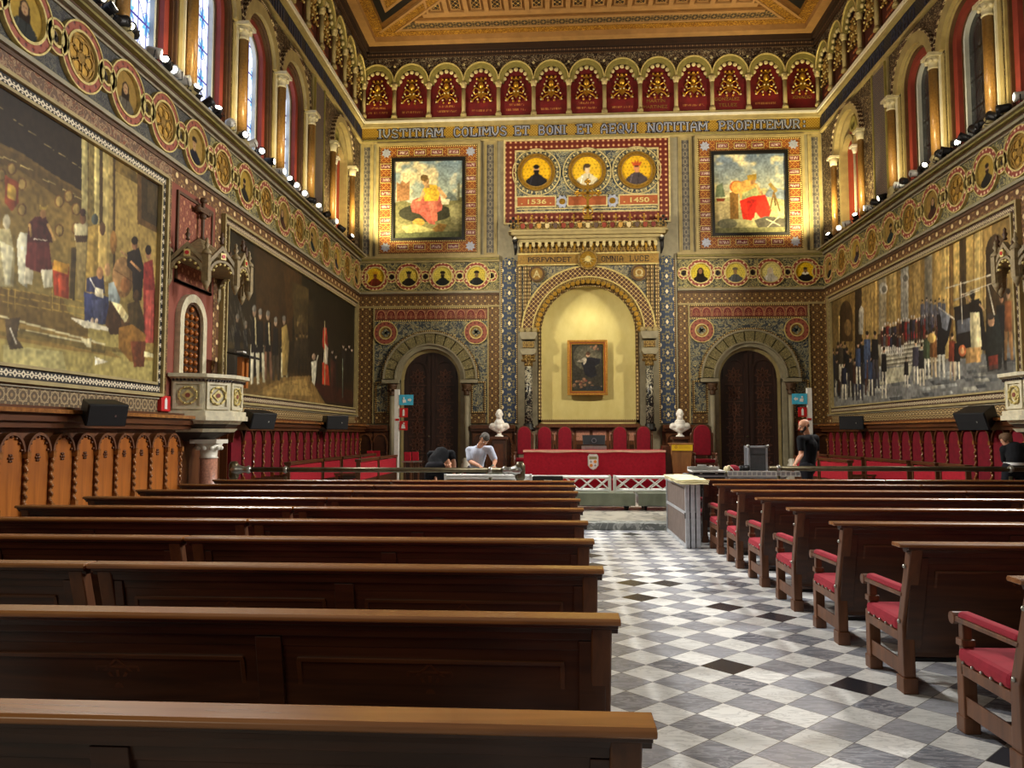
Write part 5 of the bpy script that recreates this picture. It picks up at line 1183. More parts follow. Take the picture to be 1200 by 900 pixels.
    cv.poly([(100, 266), (114, 262), (118, 300), (112, 350), (96, 350)], (150, 124, 62)); cv.ell(108, 257, 4, 6.5, (60, 66, 60)); cv.poly([(112, 264), (122, 272), (126, 300), (120, 330), (112, 330)], (176, 150, 84)); cv.ell(117, 268, 3.5, 8, (84, 60, 40)); cv.ell(130, 284, 4, 14, (140, 100, 50))
    cv.poly([(80, 290), (86, 290), (84, 352), (78, 350)], (66, 54, 32))
    # globe, dark man, red dress
    cv.poly([(133, 372), (150, 372), (148, 392), (136, 392)], (80, 56, 34))
    cv.ell(141, 325, 12.5, 24, (112, 82, 48)); cv.ell(139, 322, 10, 20, (146, 112, 70)); cv.ell(144, 334, 6, 9, (120, 80, 46)); cv.line(131, 316, 152, 330, 1, (90, 62, 36))
    cv.poly([(146, 296), (160, 290), (166, 314), (163, 352), (153, 352), (152, 318), (146, 312)], (30, 26, 24)); cv.ell(155, 286, 3.6, 7, (120, 84, 58)); cv.ell(155, 282, 3.8, 5, (28, 20, 16)); cv.line(150, 306, 162, 318, 2.6, (176, 130, 84)); cv.line(146, 300, 138, 294, 2.2, (160, 120, 80))
    cv.poly([(166, 308), (176, 304), (179, 340), (178, 402), (166, 402), (165, 340)], (112, 40, 36)); cv.poly([(168, 340), (177, 340), (179, 402), (167, 402)], (150, 66, 56)); cv.ell(171, 297, 3.2, 7, (150, 104, 74)); cv.ell(171, 293, 3.6, 6, (26, 18, 14))
    # seated readers
    cv.poly([(98, 326), (118, 322), (120, 344), (98, 342)], (52, 52, 72)); cv.poly([(95, 342), (124, 348), (126, 382), (96, 376)], (48, 54, 82)); cv.poly([(104, 352), (118, 350), (118, 380), (108, 380)], (66, 72, 98)); cv.ell(114, 320, 4, 7.5, (170, 124, 80)); cv.poly([(108, 336), (118, 340), (118, 350), (108, 346)], (206, 196, 160)); cv.line(102, 326, 112, 344, 1.2, (220, 214, 190)); cv.ell(105, 376, 2, 4, (200, 180, 150)); cv.ell(110, 377, 2, 4, (200, 180, 150))
    cv.poly([(124, 332), (130, 330), (138, 350), (136, 360), (124, 352)], (136, 146, 140)); cv.ell(123, 316, 3.5, 8, (150, 116, 78)); cv.poly([(120, 380), (126, 352), (138, 364), (140, 392), (126, 392)], (58, 40, 26))
    cv.poly([(127, 353), (138, 356), (150, 374), (143, 378)], (206, 194, 140)); cv.ell(140, 366, 3, 6, (150, 130, 84), .6)
    cv.poly([(146, 356), (160, 352), (166, 372), (166, 392), (150, 388)], (64, 52, 30)); cv.poly([(136, 384), (152, 380), (168, 392), (166, 424), (150, 424), (136, 408)], (132, 94, 42)); cv.ell(157, 347, 3.6, 7.5, (70, 50, 32)); cv.line(146, 378, 154, 360, 2.4, (84, 66, 40)); cv.poly([(150, 400), (168, 400), (166, 430), (154, 430)], (104, 56, 34))
    cv.poly([(78, 372), (100, 376), (124, 384), (124, 388), (96, 384)], (216, 208, 176)); cv.poly([(92, 398), (104, 396), (104, 408), (98, 406)], (206, 196, 150)); cv.poly([(108, 418), (124, 424), (108, 428)], (220, 212, 180)); cv.poly([(2, 374), (20, 372), (16, 396), (24, 408), (8, 410), (4, 396)], (70, 58, 40)); cv.line(8, 384, 16, 404, 1.4, (206, 200, 176)); cv.poly([(166, 412), (184, 416), (184, 420), (166, 418)], (210, 200, 150))
def m_left2(cv):
    cv.xs = .55
    vgrad(cv, [(0, (104, 82, 46)), (.12, (96, 74, 40)), (.24, (44, 34, 20)), (.5, (34, 28, 18)), (1, (26, 24, 14))])
    cv.poly([(295, 285), (345, 312), (340, 400), (300, 400)], (54, 38, 20)); cv.poly([(330, 310), (352, 322), (350, 360), (335, 380)], (64, 44, 22)); cv.poly([(340, 330), (360, 338), (358, 420), (345, 420)], (72, 58, 32))
    cv.poly([(256, 380), (300, 395), (312, 430), (256, 470)], (26, 22, 16)); cv.poly([(262, 400), (300, 404), (300, 410), (262, 408)], (60, 50, 30))
    cv.poly([(278, 470), (330, 442), (364, 440), (374, 470), (384, 480), (278, 480)], (124, 98, 54)); cv.poly([(300, 462), (336, 446), (356, 444), (364, 464)], (150, 122, 68))
    cv.poly([(362, 444), (376, 440), (418, 448), (418, 486), (384, 480)], (44, 32, 22)); cv.poly([(364, 448), (414, 458), (414, 474), (380, 470)], (56, 30, 22))
    for x, y, h, lg, gd in ((296, 358, 92, (206, 200, 170), 1), (303, 362, 86, (190, 184, 150), 0), (312, 364, 80, (110, 80, 60), 1), (321, 372, 74, (60, 52, 40), 0), (331, 370, 72, (200, 194, 150), 1), (286, 376, 60, (60, 56, 46), 0), (276, 368, 70, (50, 46, 40), 0)):
        cv.man(x, y, h, (24, 24, 24), (170, 140, 110), lg, .13, 0, (120, 116, 104))
        if gd: cv.line(x+1, y+14, x+2, y+h*.5, 1.5, (206, 190, 140))
    cv.poly([(328, 384), (334, 380), (337, 400), (335, 440), (329, 440)], (150, 126, 70))
    for x in (346, 350, 354, 358): cv.man(x, 388+RS.rand()*6, 48, (44, 36, 24), (120, 96, 64), None, .2)
    cv.ell(351, 378, 5, 9, (120, 100, 60)); cv.ell(351, 384, 4, 6, (70, 56, 34))
    for k in range(26): x = 262+RS.rand()*30; y = 350+RS.rand()*44; cv.line(x, y, x+2, y+6+RS.rand()*8, .9, (96, 92, 80), .7)
    cv.poly([(377, 384), (381, 384), (383, 405), (379, 412), (376, 405)], (160, 50, 34)); cv.poly([(379, 402), (383, 408), (382, 430), (377, 428)], (210, 200, 176)); cv.poly([(376, 424), (383, 428), (385, 452), (376, 450)], (170, 58, 34)); cv.line(379, 376, 379, 452, .9, (176, 166, 120))
    cv.poly([(363, 424), (370, 422), (369, 436), (367, 452), (364, 448)], (200, 196, 170)); cv.line(371, 416, 368, 430, 1.4, (206, 200, 176)); cv.ell(366, 418, 2, 4, (180, 150, 120))
    for x, y in ((401, 402), (404, 405), (408, 402), (411, 406), (388, 408), (392, 414)): cv.man(x, y, 44, (34, 28, 24), (180, 160, 140), None, .15)
    cv.line(400, 420, 400, 466, .8, (110, 120, 100)); cv.poly([(386, 420), (392, 426), (392, 474), (386, 460)], (60, 34, 26))
    cv.poly([(344, 350), (366, 352), (366, 384), (344, 376)], (58, 48, 28), .5)
    for k in range(40): x = 300+RS.rand()*70; y = 446+RS.rand()*26; cv.line(x, y, x+4, y+.6, .6, (100, 76, 40), .7)
def m_right(cv):
    cv.xs = .6
    vgrad(cv, [(0, (126, 128, 122)), (.22, (118, 118, 110)), (.3, (96, 84, 60)), (.6, (150, 122, 68)), (1, (140, 112, 60))])
    cols = [(980, (120, 98, 56)), (987, (150, 124, 74)), (1001, (140, 112, 62)), (1008, (56, 44, 30)), (1016, (176, 146, 86)), (1025, (190, 158, 92)), (1036, (150, 138, 108)), (1048, (176, 150, 92)), (1062, (150, 146, 130)), (1076, (160, 132, 78)), (1090, (120, 112, 92)), (1102, (186, 152, 84)), (1110, (206, 174, 102)), (1119, (120, 90, 48)), (1124, (196, 164, 92)), (1131, (64, 50, 30)), (1139, (190, 158, 88)), (1149, (206, 176, 104)), (1160, (170, 138, 76)), (1196, (196, 170, 100))]
    for x, c in cols: cv.poly([(x-4.5, 240), (x+4.5, 236), (x+4.5, 420), (x-4.5, 420)], c)
    for x in (1014, 1024, 1110, 1125, 1141, 1150): cv.line(x+2, 250, x+2, 400, 1.2, (120, 92, 50), .6)
    for x, y in ((1062, 325), (1037, 338)): cv.ell(x, y, 5, 7, (176, 172, 156)); cv.ell(x+1, y+1, 3, 4, (110, 106, 94))
    for x, y, w, h in ((993, 372, 8, 20), (1170, 300, 13, 26)):
        cv.poly([(x-w, y), (x+w, y-3), (x+w, 400), (x-w, 400)], (64, 48, 28)); cv.ell(x, y, w, h, (64, 48, 28)); cv.ell(x+2, y+12, w*.5, h*.5, (112, 88, 52)); cv.line(x-w, y-2, x-w, 400, 1.2, (206, 176, 108))
    # dais with the red bench and rows of dignitaries
    cv.poly([(1030, 392), (1105, 362), (1108, 398), (1030, 410)], (70, 56, 40)); cv.poly([(1058, 382), (1076, 374), (1078, 396), (1058, 398)], (150, 34, 30)); cv.poly([(1030, 404), (1110, 394), (1110, 430), (1036, 436)], (150, 144, 122))
    for y in range(402, 436, 5): cv.line(1040, y+4, 1110, y-6, 1.3, (206, 200, 172)); cv.line(1040, y+6, 1110, y-4, 1.3, (104, 98, 80))
    cvr = [(60, 28, 26), (26, 26, 28), (110, 34, 30), (70, 70, 74), (34, 30, 28), (44, 44, 60), (84, 60, 40)]
    for k in range(24):
        x = 1036+k*3.1; y = 378-(x-1036)*.26+RS.rand()*5; cv.man(x, y, 30, cvr[k % 7], (206, 180, 150), None, .22, 0, None, (200, 196, 186))
    for k in range(10): x = 1036+k*2.6; cv.man(x, 388+RS.rand()*4, 26, cvr[(k*3) % 7], (206, 180, 150), (210, 206, 190), .2)
    for k in range(6): x = 1083+k*5; cv.man(x, 352-RS.rand()*4, 30, (84, 84, 90), (190, 160, 130), None, .22)
    # floor of grey slabs
    cv.poly([(975, 470), (980, 440), (1036, 430), (1110, 425), (1200, 405), (1200, 470), (975, 486)], (120, 120, 114))
    for k in range(60):
        x = 985+RS.rand()*215; y = 432+RS.rand()*40-(x-980)*.06
        s = 5+RS.rand()*7; cv.poly([(x, y), (x+s*1.5, y-1.6), (x+s*1.8, y+2.2), (x+s*.3, y+3.6)], random.choice([(150, 152, 144), (170, 168, 150), (92, 94, 92), (74, 76, 76)]))
    cv.poly([(1040, 432), (1072, 428), (1066, 446), (1030, 452)], (186, 180, 146), .8)
    # left crowd
    for k in range(34):
        x = 977+RS.rand()*62; y = 396+RS.rand()*28; cv.man(x, y, 44+RS.rand()*6, random.choice([(26, 30, 44), (34, 32, 30), (70, 44, 34), (48, 60, 84), (60, 54, 44), (24, 24, 26)]), (176, 140, 110), random.choice([None, (190, 184, 160), (50, 50, 56)]), .17)
    cv.poly([(1008, 392), (1013, 392), (1014, 362), (1011, 358), (1008, 364)], (170, 166, 150)); cv.man(1018, 388, 56, (64, 78, 104), (190, 150, 120), None, .2); cv.man(1027, 388, 56, (28, 28, 30), (190, 150, 120), (60, 56, 60), .2)
    # central groups
    for x, y, h, c, l in ((1075, 398, 52, (58, 56, 66), (190, 184, 160)), (1082, 402, 50, (34, 34, 36), (200, 190, 160)), (1088, 388, 54, (60, 70, 48), (206, 200, 176)), (1096, 384, 58, (110, 72, 40), (190, 170, 130)), (1105, 376, 66, (22, 22, 24), (206, 202, 180)), (1118, 390, 56, (112, 50, 34), (176, 160, 130)), (1124, 394, 50, (26, 24, 24), (200, 190, 160))): cv.man(x, y, h, c, (206, 170, 130), l, .2)
    cv.ell(1094, 396, 5, 6, (196, 160, 90)); cv.poly([(1100, 368), (1118, 374), (1114, 396), (1108, 412), (1102, 396)], (24, 24, 28)); cv.poly([(1104, 364), (1116, 370), (1112, 388), (1106, 384)], (130, 134, 140)); cv.line(1102, 360, 1126, 378, 1.4, (226, 220, 200))
    cv.man(1064, 418, 36, (30, 28, 28), (190, 160, 130), (196, 190, 170), .2)
    # the speaker on a plinth
    cv.poly([(1120, 360), (1152, 352), (1160, 410), (1124, 412)], (30, 28, 28)); cv.poly([(1124, 376), (1140, 372), (1140, 388), (1124, 392)], (90, 92, 96)); cv.poly([(1134, 408), (1152, 406), (1152, 424), (1134, 426)], (190, 148, 90))
    cv.poly([(1138, 352), (1150, 350), (1152, 366), (1138, 368)], (22, 20, 20)); cv.poly([(1139, 366), (1150, 366), (1153, 406), (1140, 408)], (214, 200, 150)); cv.ell(1142, 346, 3, 5, (30, 22, 18)); cv.line(1140, 354, 1130, 344, 2, (190, 150, 110)); cv.line(1150, 356, 1156, 364, 2, (196, 156, 110))
    cv.ell(1130, 411, 4.5, 7, (176, 96, 56)); cv.ell(1130, 411, 2.4, 4, (196, 150, 100))
    for a, b, c, d in ((1110, 338, 1164, 322), (1128, 346, 1170, 330), (1120, 352, 1150, 340), (1160, 334, 1168, 370), (1128, 330, 1130, 380)): cv.line(a, b, c, d, 1.3, (214, 206, 180))
    # near right figures
    cv.man(1176, 342, 92, (26, 26, 28), (190, 140, 100), (30, 32, 30), .19); cv.man(1184, 338, 84, (118, 70, 40), (206, 160, 120), (150, 110, 66), .14); cv.poly([(1160, 372), (1172, 368), (1178, 400), (1176, 432), (1160, 436), (1156, 404)], (32, 36, 34)); cv.ell(1164, 376, 4, 7, (196, 150, 110)); cv.ell(1163, 371, 4, 4, (60, 52, 46)); cv.poly([(1160, 418), (1172, 416), (1172, 432), (1162, 434)], (104, 44, 34))
    cv.poly([(1192, 350), (1200, 346), (1204, 400), (1192, 402)], (70, 104, 134)); cv.line(1192, 404, 1192, 384, 1.2, (206, 200, 170)); cv.poly([(1152, 430), (1190, 424), (1190, 436), (1152, 440)], (64, 62, 58), .5)
mural('L', 6.4, 12.34, 'huge painting of robed scholars around a crowned seated figure, left of the marble pulpit', m_left1, .0125, 11)
mural('L', 14.5, 24.62, 'huge dark painting with a red and white flag, right of the left pulpit', m_left2, .022, 12)
mural('R', 14.5, 24.62, 'huge painting of a crowd in a columned hall on the right wall', m_right, .017, 13)
# ------------------------------------------------------------------ pews
PL = 2.58
def rosette_mb(cx, cz, y, s=1.0):
    mb = MB()
    def bar(a, b, w, d=.008): 
        a, b = Vector(a), Vector(b); n = (b-a).normalized(); o = Vector((-n.y, n.x))*w/2
        mb.prism([tuple(a+o), tuple(b+o), tuple(b-o), tuple(a-o)], y-d, y+.004, axis=1)
    # two interlaced squares
    r = .095*s
    for k in range(2):
        P = [(cx+r*1.25*math.cos(PI/2*j+PI/4*k), cz+r*1.25*math.sin(PI/2*j+PI/4*k)) for j in range(4)]
        for j in range(4): bar(P[j], P[(j+1) % 4], .009*s)
    for k in range(12):
        t = PI*k/6; bar((cx+.025*s*math.cos(t), cz+.025*s*math.sin(t)), (cx+.07*s*math.cos(t), cz+.07*s*math.sin(t)), .012*s, .01)
    mb.prism([(cx+.018*s*math.cos(PI*i/4), cz+.018*s*math.sin(PI*i/4)) for i in range(8)], y-.014, y+.004, axis=1)
    return mb
def make_pew(end_l=0.0):
    root = empty('church_pew')
    L = PL; top = .95
    def yb(z): return -.17*(z-.42)/.53 if z > .42 else 0.0     # rake of the back
    def sb(mb, x0, x1, z0, z1, d0, d1): mb.hexa([(x0, yb(z0)-d0, z0), (x1, yb(z0)-d0, z0), (x1, yb(z0)+d1, z0), (x0, yb(z0)+d1, z0), (x0, yb(z1)-d0, z1), (x1, yb(z1)-d0, z1), (x1, yb(z1)+d1, z1), (x0, yb(z1)+d1, z1)])
    mb = MB(); y = yb(.95)
    mb.prism([(y-.055, .93), (y+.055, .93), (y+.06, .942), (y+.05, .955), (y-.05, .955), (y-.062, .947), (y-.062, .936)], -.035-end_l, L+.03, axis=0)
    mb.build('cap_rail', M['oak_top'], root, .003)
    mb = MB(); mb.prism([(y-.018, .895), (y+.03, .895), (y+.048, .93), (y-.048, .93), (y-.044, .918), (y-.026, .912)], -.022, L+.022, axis=0)
    mb.build('cap_moulding', M['oak_dark'], root, .002)
    mb = MB()
    sb(mb, .05, L-.05, .22, .90, .004, .012)
    sb(mb, .03, L-.03, .82, .90, .016, .02); sb(mb, .03, L-.03, .865, .9, .03, .02); sb(mb, .03, L-.03, .4, .46, .016, .02); sb(mb, .03, L-.03, .43, .452, .03, .02); sb(mb, .03, L-.03, .22, .27, .01, .02)
    for x in (.07, L/2, L-.07): sb(mb, x-.05, x+.05, .27, .86, .026, .02)
    mb.build('back_board', M['oak_dark'], root, .003)
    for x0, x1 in ((.12, L/2-.05), (L/2+.05, L-.12)):
        mb = MB(); t = .07
        sb(mb, x0+t, x1-t, .53, .76, .013, 0)
        for a0, a1, z0, z1 in ((x0+t-.016, x1-t+.016, .514, .53), (x0+t-.016, x1-t+.016, .76, .776), (x0+t-.016, x0+t, .53, .76), (x1-t, x1-t+.016, .53, .76)): sb(mb, a0, a1, z0, z1, .026, 0)
        p = mb.build('raised_panel', M['oak_panel'], root, .003)
        m2 = rosette_mb((x0+x1)/2, 0, 0); ang = math.atan2(.17, .53)
        c, s = math.cos(ang), math.sin(ang); zc_ = .645; yy = yb(zc_)-.014
        m2.v = [(a, yy+b*c-d*s, zc_+b*s*1.0+d*c) for a, b, d in m2.v]; m2.build('star_rosette', M['oak_rail'], p)
    for x in (0, L):
        s = 1 if x == 0 else -1; a, b = sorted((x-.0*s, x+.075*s))
        mb = MB(); sb(mb, a, b, .42, .915, .04, .035)
        mb.hexa([(a, -.045, .1), (b, -.045, .1), (b, .045, .1), (a, .045, .1), (a, -.04, .42), (b, -.04, .42), (b, .035, .42), (a, .035, .42)]); mb.box(a-.008, -.055, 0, b+.008, .055, .1)
        mb.build('back_post', M['oak_post'], root, .006)
        mb = MB(); mb.box(a, .48, .08, b, .55, .4); mb.box(a-.006, .47, 0, b+.006, .56, .09); mb.box(a+.012, .49, .4, b-.012, .54, .6); mb.box(a, .48, .46, b, .55, .5)
        mb.build('front_leg', M['oak_post'], root, .006)
        mb = MB(); mb.hexa([(a+.01, .04, .1), (b-.01, .04, .1), (b-.01, .49, .1), (a+.01, .49, .1), (a+.01, .04, .2), (b-.01, .04, .17), (b-.01, .49, .17), (a+.01, .49, .2)]); mb.build('side_stretcher', M['oak_post'], root, .004)
        mb = MB(); mb.hexa([(a-.005, -.04, .6), (b+.005, -.04, .6), (b+.005, .55, .585), (a-.005, .55, .585), (a-.005, -.05, .625), (b+.005, -.05, .625), (b+.005, .55, .615), (a-.005, .55, .615)])
        mb.prism([(.57+.035*math.cos(t), .6+.035*math.sin(t)) for t in np.linspace(0, 2*PI, 13)[:-1]], a-.01, b+.01, axis=0)
        mb.build('armrest', M['oak_post'], root, .005)
        mb = MB(); mb.hexa([(a-.002, -.03, .623), (b+.002, -.03, .623), (b+.002, .53, .613), (a-.002, .53, .613), (a+.008, -.03, .66), (b-.008, -.03, .66), (b-.008, .52, .648), (a+.008, .52, .648)]); mb.build('armrest_pad', M['velvet_pink'], root, .014)
        mb = MB(); mb.box(a, .03, .31, b, .5, .37); mb.build('side_rail', M['oak_post'], root, .004)
    mb = MB(); mb.box(.01, .48, .32, L-.01, .53, .38); mb.build('seat_rail', M['oak_post'], root, .004)
    mb = MB(); mb.box(-.006, .03, .37, L+.006, .53, .455)
    s_ = mb.build('seat_cushion', M['velvet_pink'], root, .03)
    mb = MB()
    for x in (-.008, L+.008):
        for k in range(5): mb.ball((x, .1+k*.09, .385), .009, 6, 4)
    for z in (.44, .8): mb.ball((-.004, yb(z)*.9, z), .014, 6, 4)
    mb.build('studs', M['steel'], s_)
    mb = MB(); mb.box(.04, .24, .12, L-.04, .27, .145); mb.build('long_stretcher', M['black'], root)
    return root
pew = make_pew(); first = True
pew_r = make_pew(.045); first_r = True
ORD = ['nearest the camera', 'second from the camera', 'third from the camera', 'fourth from the camera', 'fifth from the camera', 'sixth from the camera', 'seventh from the camera', 'eighth from the camera', 'ninth from the camera', 'tenth from the camera']
def putpew(x, y, lab, grp):
    global first, first_r
    if 'right of the aisle' in lab: o = pew_r if first_r else copy_tree(pew_r); first_r = False
    else: o = pew if first else copy_tree(pew); first = False
    o.location = (x, y, 0); tag(o, lab, 'pew', grp)
    return o
for k in range(10):
    y = 2.03+1.03*k
    putpew(-2.39, y, 'dark walnut pew of the left block beside the aisle, %s' % ORD[k], 'pews of the left block')
    if k >= 2: putpew(-5.05, y, 'dark walnut pew at the wall side of the left block, row %s' % ORD[k], 'pews of the left block')
for k in range(8):
    y = 3.98+1.125*k
    putpew(2.15+(.04 if k == 0 else 0), y-(.04 if k == 0 else 0), 'walnut pew with red armrest at the right of the aisle, %s' % ORD[k], 'pews of the right block')
    if k >= 3: putpew(4.81, y, 'walnut pew at the far right of the right block, row %s' % ORD[k], 'pews of the right block')
# ------------------------------------------------------------------ wall stalls
def stall(sd, kind):
    """one seat of the wall stalls, built around u=0 on its wall, floor 0"""
    F0 = {'L': lambda u, v, w: (w, u, v), 'R': lambda u, v, w: (-w, u, v), 'B': lambda u, v, w: (u, -w, v)}[sd]
    root = empty('wall_stall'); p = .54 if kind == 'red' else .47; zb = .1 if kind == 'red' else 0; zt = 1.74 if kind == 'red' else 1.62; r = p/2-.03
    bm_ = {'red': 'velvet_dark', 'oak': 'oak_orange', 'dark': 'oak_dark'}[kind]
    pts = [(-r, .5), (r, .5)]+[(r*math.cos(t), zt-r*1.15+r*1.15*math.sin(t)) for t in np.linspace(0, PI, 14)]
    mb = MB(F0); mb.prism(pts, .0, .27); mb.build('back_panel', M[bm_], root)
    mb = MB(F0); mb.box(-p/2, .5, .0, p/2, zt+.07, .2); mb.build('backing_board', M['oak_carve'], root)
    mb = MB(F0); mb.ring(0, zt-r*1.15, r-.01, r+.02, .2, .305, 0, PI, 16, sv=1.15); mb.build('arch_moulding', M['oak_carve' if kind != 'red' else 'oak_rail'], root)
    mb = MB(F0)       # twisted colonnette between seats
    n = 28
    for j in range(n):
        t0 = j/n; z = .75+t0*(zt-r*1.15-.8); a = j*1.25
        mb.ball((p/2+.012*math.cos(a), z, .3+.012*math.sin(a)), .02, 6, 4, (1, 1.3, 1))
    mb.box(p/2-.03, zt-r*1.15-.05, .2, p/2+.03, zt-r*1.15+.03, .34); mb.box(p/2-.03, .66, .2, p/2+.03, .76, .34)
    mb.build('twisted_colonnette', M['oak_top' if kind != 'dark' else 'oak_carve'], root)
    if kind == 'oak':
        mb = MB(F0); cz = zt-.28
        for k in range(6): t = PI*k/3; mb.ball((.03*math.cos(t), cz+.04*math.sin(t), .275), .018, 6, 4)
        mb.ball((0, cz, .28), .02, 6, 4)
        for k in range(7): t = PI*(k+.5)/7; mb.ball(((r-.03)*math.cos(t), zt-r*1.15+(r-.0)*math.sin(t), .28), .02, 6, 4)
        mb.build('carved_rosette', M['oak_carve'], root)
    mb = MB(F0); mb.box(-p/2+.02, zb+.38, .2, p/2-.02, zb+.47, .68); mb.build('seat', M['velvet_dark'] if kind == 'red' else M['oak_dark'], root, .01)
    mb = MB(F0); mb.box(-p/2, zb, .6, p/2, zb+.38, .64); mb.build('seat_front', M['oak_dark'], root)
    mb = MB(F0); mb.prism([(.2, zb), (.66, zb), (.66, zb+.6), (.3, zb+.68), (.2, zb+.9)], 0, 0.02, 0) if False else mb.box(p/2-.02, zb, .2, p/2+.02, zb+.62, .66); mb.build('armrest_side', M['oak_post'], root, .006)
    return root
def row(sd, kind, ys, lab, grp):
    pr = stall(sd, kind)
    names = 'first second third fourth fifth sixth seventh eighth ninth tenth eleventh twelfth thirteenth fourteenth fifteenth sixteenth seventeenth eighteenth nineteenth twentieth'.split()
    for i, y in enumerate(ys):
        o = pr if i == 0 else copy_tree(pr)
        o.location = {'L': (XL, y, 0), 'R': (XR, y, 0), 'B': (y, YB, 0)}[sd]
        tag(o, lab % names[i], 'stall', grp)
ys = [12.36-.47*i for i in range(11)]
row('L', 'oak', ys, 'honey oak arched wall stall left of the pulpit, %s from the pulpit', 'oak stalls of the left wall')
row('L', 'red', [14.9+.535*i for i in range(18)], 'red upholstered arched wall stall right of the left pulpit, %s from the pulpit', 'red stalls of the left wall')
row('R', 'red', [24.03-.562*i for i in range(19)], 'red upholstered arched wall stall under the right mural, %s from the far corner', 'red stalls of the right wall')
def simple(name, mbs, label, cat, group=None):
    e = empty(name, (0, 0, 0), label, cat, group)
    for nm, mb, m in mbs: mb.build(nm, M[m] if isinstance(m, str) else m, e)
    return e
for sd, y0 in (('L', 6.5), ('R', 12.0)):
    wallpiece(sd, 'trim_%d' % (130 if sd == 'L' else 131), [('oak_rail', bx(y0, 1.7, 0, YB, 1.78, .34)), ('oak_rail', bx(y0, 1.78, 0, YB, 1.88, .4)), ('oak_top', bx(y0, 1.88, 0, YB, 1.93, .48)), ('oak_rail', bx(y0, 1.93, 0, YB, 1.97, .3)), ('oak_carve', bx(y0, .0, 0, YB, 1.7, .06))])
for i, (a, b) in enumerate(((XL, -5.56), (-2.84, -1.4), (3.3, 4.72), (7.48, XR))):
    wallpiece('B', 'trim_%d' % (132+i), [('oak_rail', bx(a, 1.72, 0, b, 1.8, .3)), ('oak_rail', bx(a, 1.8, 0, b, 1.92, .38)), ('oak_carve', bx(a, 0, 0, b, 1.72, .06))])
row('B', 'dark', [-6.3, -5.8], 'dark wood arched stall in the left corner of the end wall, %s from the corner', 'dark stalls of the end wall')
row('B', 'dark', [7.75, 8.3], 'dark wood arched stall at the right corner of the end wall, %s from the door', 'dark stalls at the right of the end wall')
row('B', 'dark', [-2.56, -1.75], 'dark wood arched stall between the left door and the portal, %s from the door', 'dark stalls left of the portal')
row('B', 'dark', [3.64, 4.44], 'dark wood arched stall between the portal and the right door, %s from the portal', 'dark stalls right of the portal')
# brown stone panels behind the desk
mb = MB(FB); mb.box(-.66, .45, -.3, 2.58, 1.95, .02); struct(mb, 'wall_dado', M['oak_carve'])
for k in range(6):
    a = -.5+k*.53; simple('stone_panel', [('slab', MB(FB).box(a, 1.42, .02, a+.43, 1.74, .05), 'pinkstone'), ('lower_slab', MB(FB).box(a, .95, .02, a+.43, 1.3, .05), 'oak_dark')], 'mottled brown stone panel in the dado behind the desk, %s from the left' % ['first', 'second', 'third', 'fourth', 'fifth', 'sixth'][k], 'panel', 'stone panels behind the desk')
# ------------------------------------------------------------------ benches in front of the wall stalls
def bench_unit(sd, y0, y1, lab, grp, x=None):
    s = 1 if sd == 'L' else -1; X = x if x is not None else (-5.3 if sd == 'L' else 7.22)
    e = empty('padded_bench', (X, y0, .12), lab, 'bench', grp); L = y1-y0
    B = lambda a0, b0, c0, a1, b1, c1: MB(lambda a, b, c: (a*s, b, c)).box(a0, b0, c0, a1, b1, c1)
    B(-.05, .04, .5, .04, L-.04, .88).build('back_pad', M['cloth_red'], e, .02)
    B(-.07, 0, .9, .07, L, .96).build('top_rail', M['oak_rail'], e, .006)
    B(-.04, 0, 0, .05, .04, .9).build('post', M['oak_post'], e); B(-.04, L-.04, 0, .05, L, .9).build('post', M['oak_post'], e)
    B(-.02, .04, .08, .02, L-.04, .5).build('back_board', M['oak_dark'], e)
    B(-.5, .04, .36, -.06, L-.04, .46).build('seat', M['velvet'], e, .03)
    B(-.5, 0, 0, -.44, .05, .64).build('front_leg', M['oak_post'], e); B(-.5, L-.05, 0, -.44, L, .64).build('front_leg', M['oak_post'], e)
    B(-.52, -.01, .62, 0, .06, .66).build('armrest', M['oak_post'], e); B(-.52, L-.06, .62, 0, L+.01, .66).build('armrest', M['oak_post'], e)
Rb = [(14.1, 15.05), (15.2, 16.2), (16.4, 18.6), (18.8, 21.0), (21.15, 23.3)]
for i, (a, b) in enumerate(Rb): bench_unit('R', a, b, 'low red padded bench before the right wall stalls, %s from the rail' % ['first', 'second', 'third', 'fourth', 'fifth'][i], 'padded benches on the right')
Lb = [(14.8, 16.9), (17.0, 18.35), (18.5, 20.1), (20.2, 21.9)]
for i, (a, b) in enumerate(Lb): bench_unit('L', a, b, 'low red padded bench before the left wall stalls, %s from the rail' % ['first', 'second', 'third', 'fourth'][i], 'padded benches on the left')
for i, (a, b) in enumerate(((16.5, 18.2), (18.3, 20.3))): bench_unit('L', a, b, 'red bench of the inner left row facing the dais, %s one from the rail' % ['first', 'second'][i], 'inner benches on the left', -4.35)
for i, (a, b) in enumerate(((16.6, 18.4), (18.5, 20.3))): bench_unit('R', a, b, 'red bench of the inner right row facing the dais, %s one from the rail' % ['first', 'second'][i], 'inner benches on the right', 6.1)
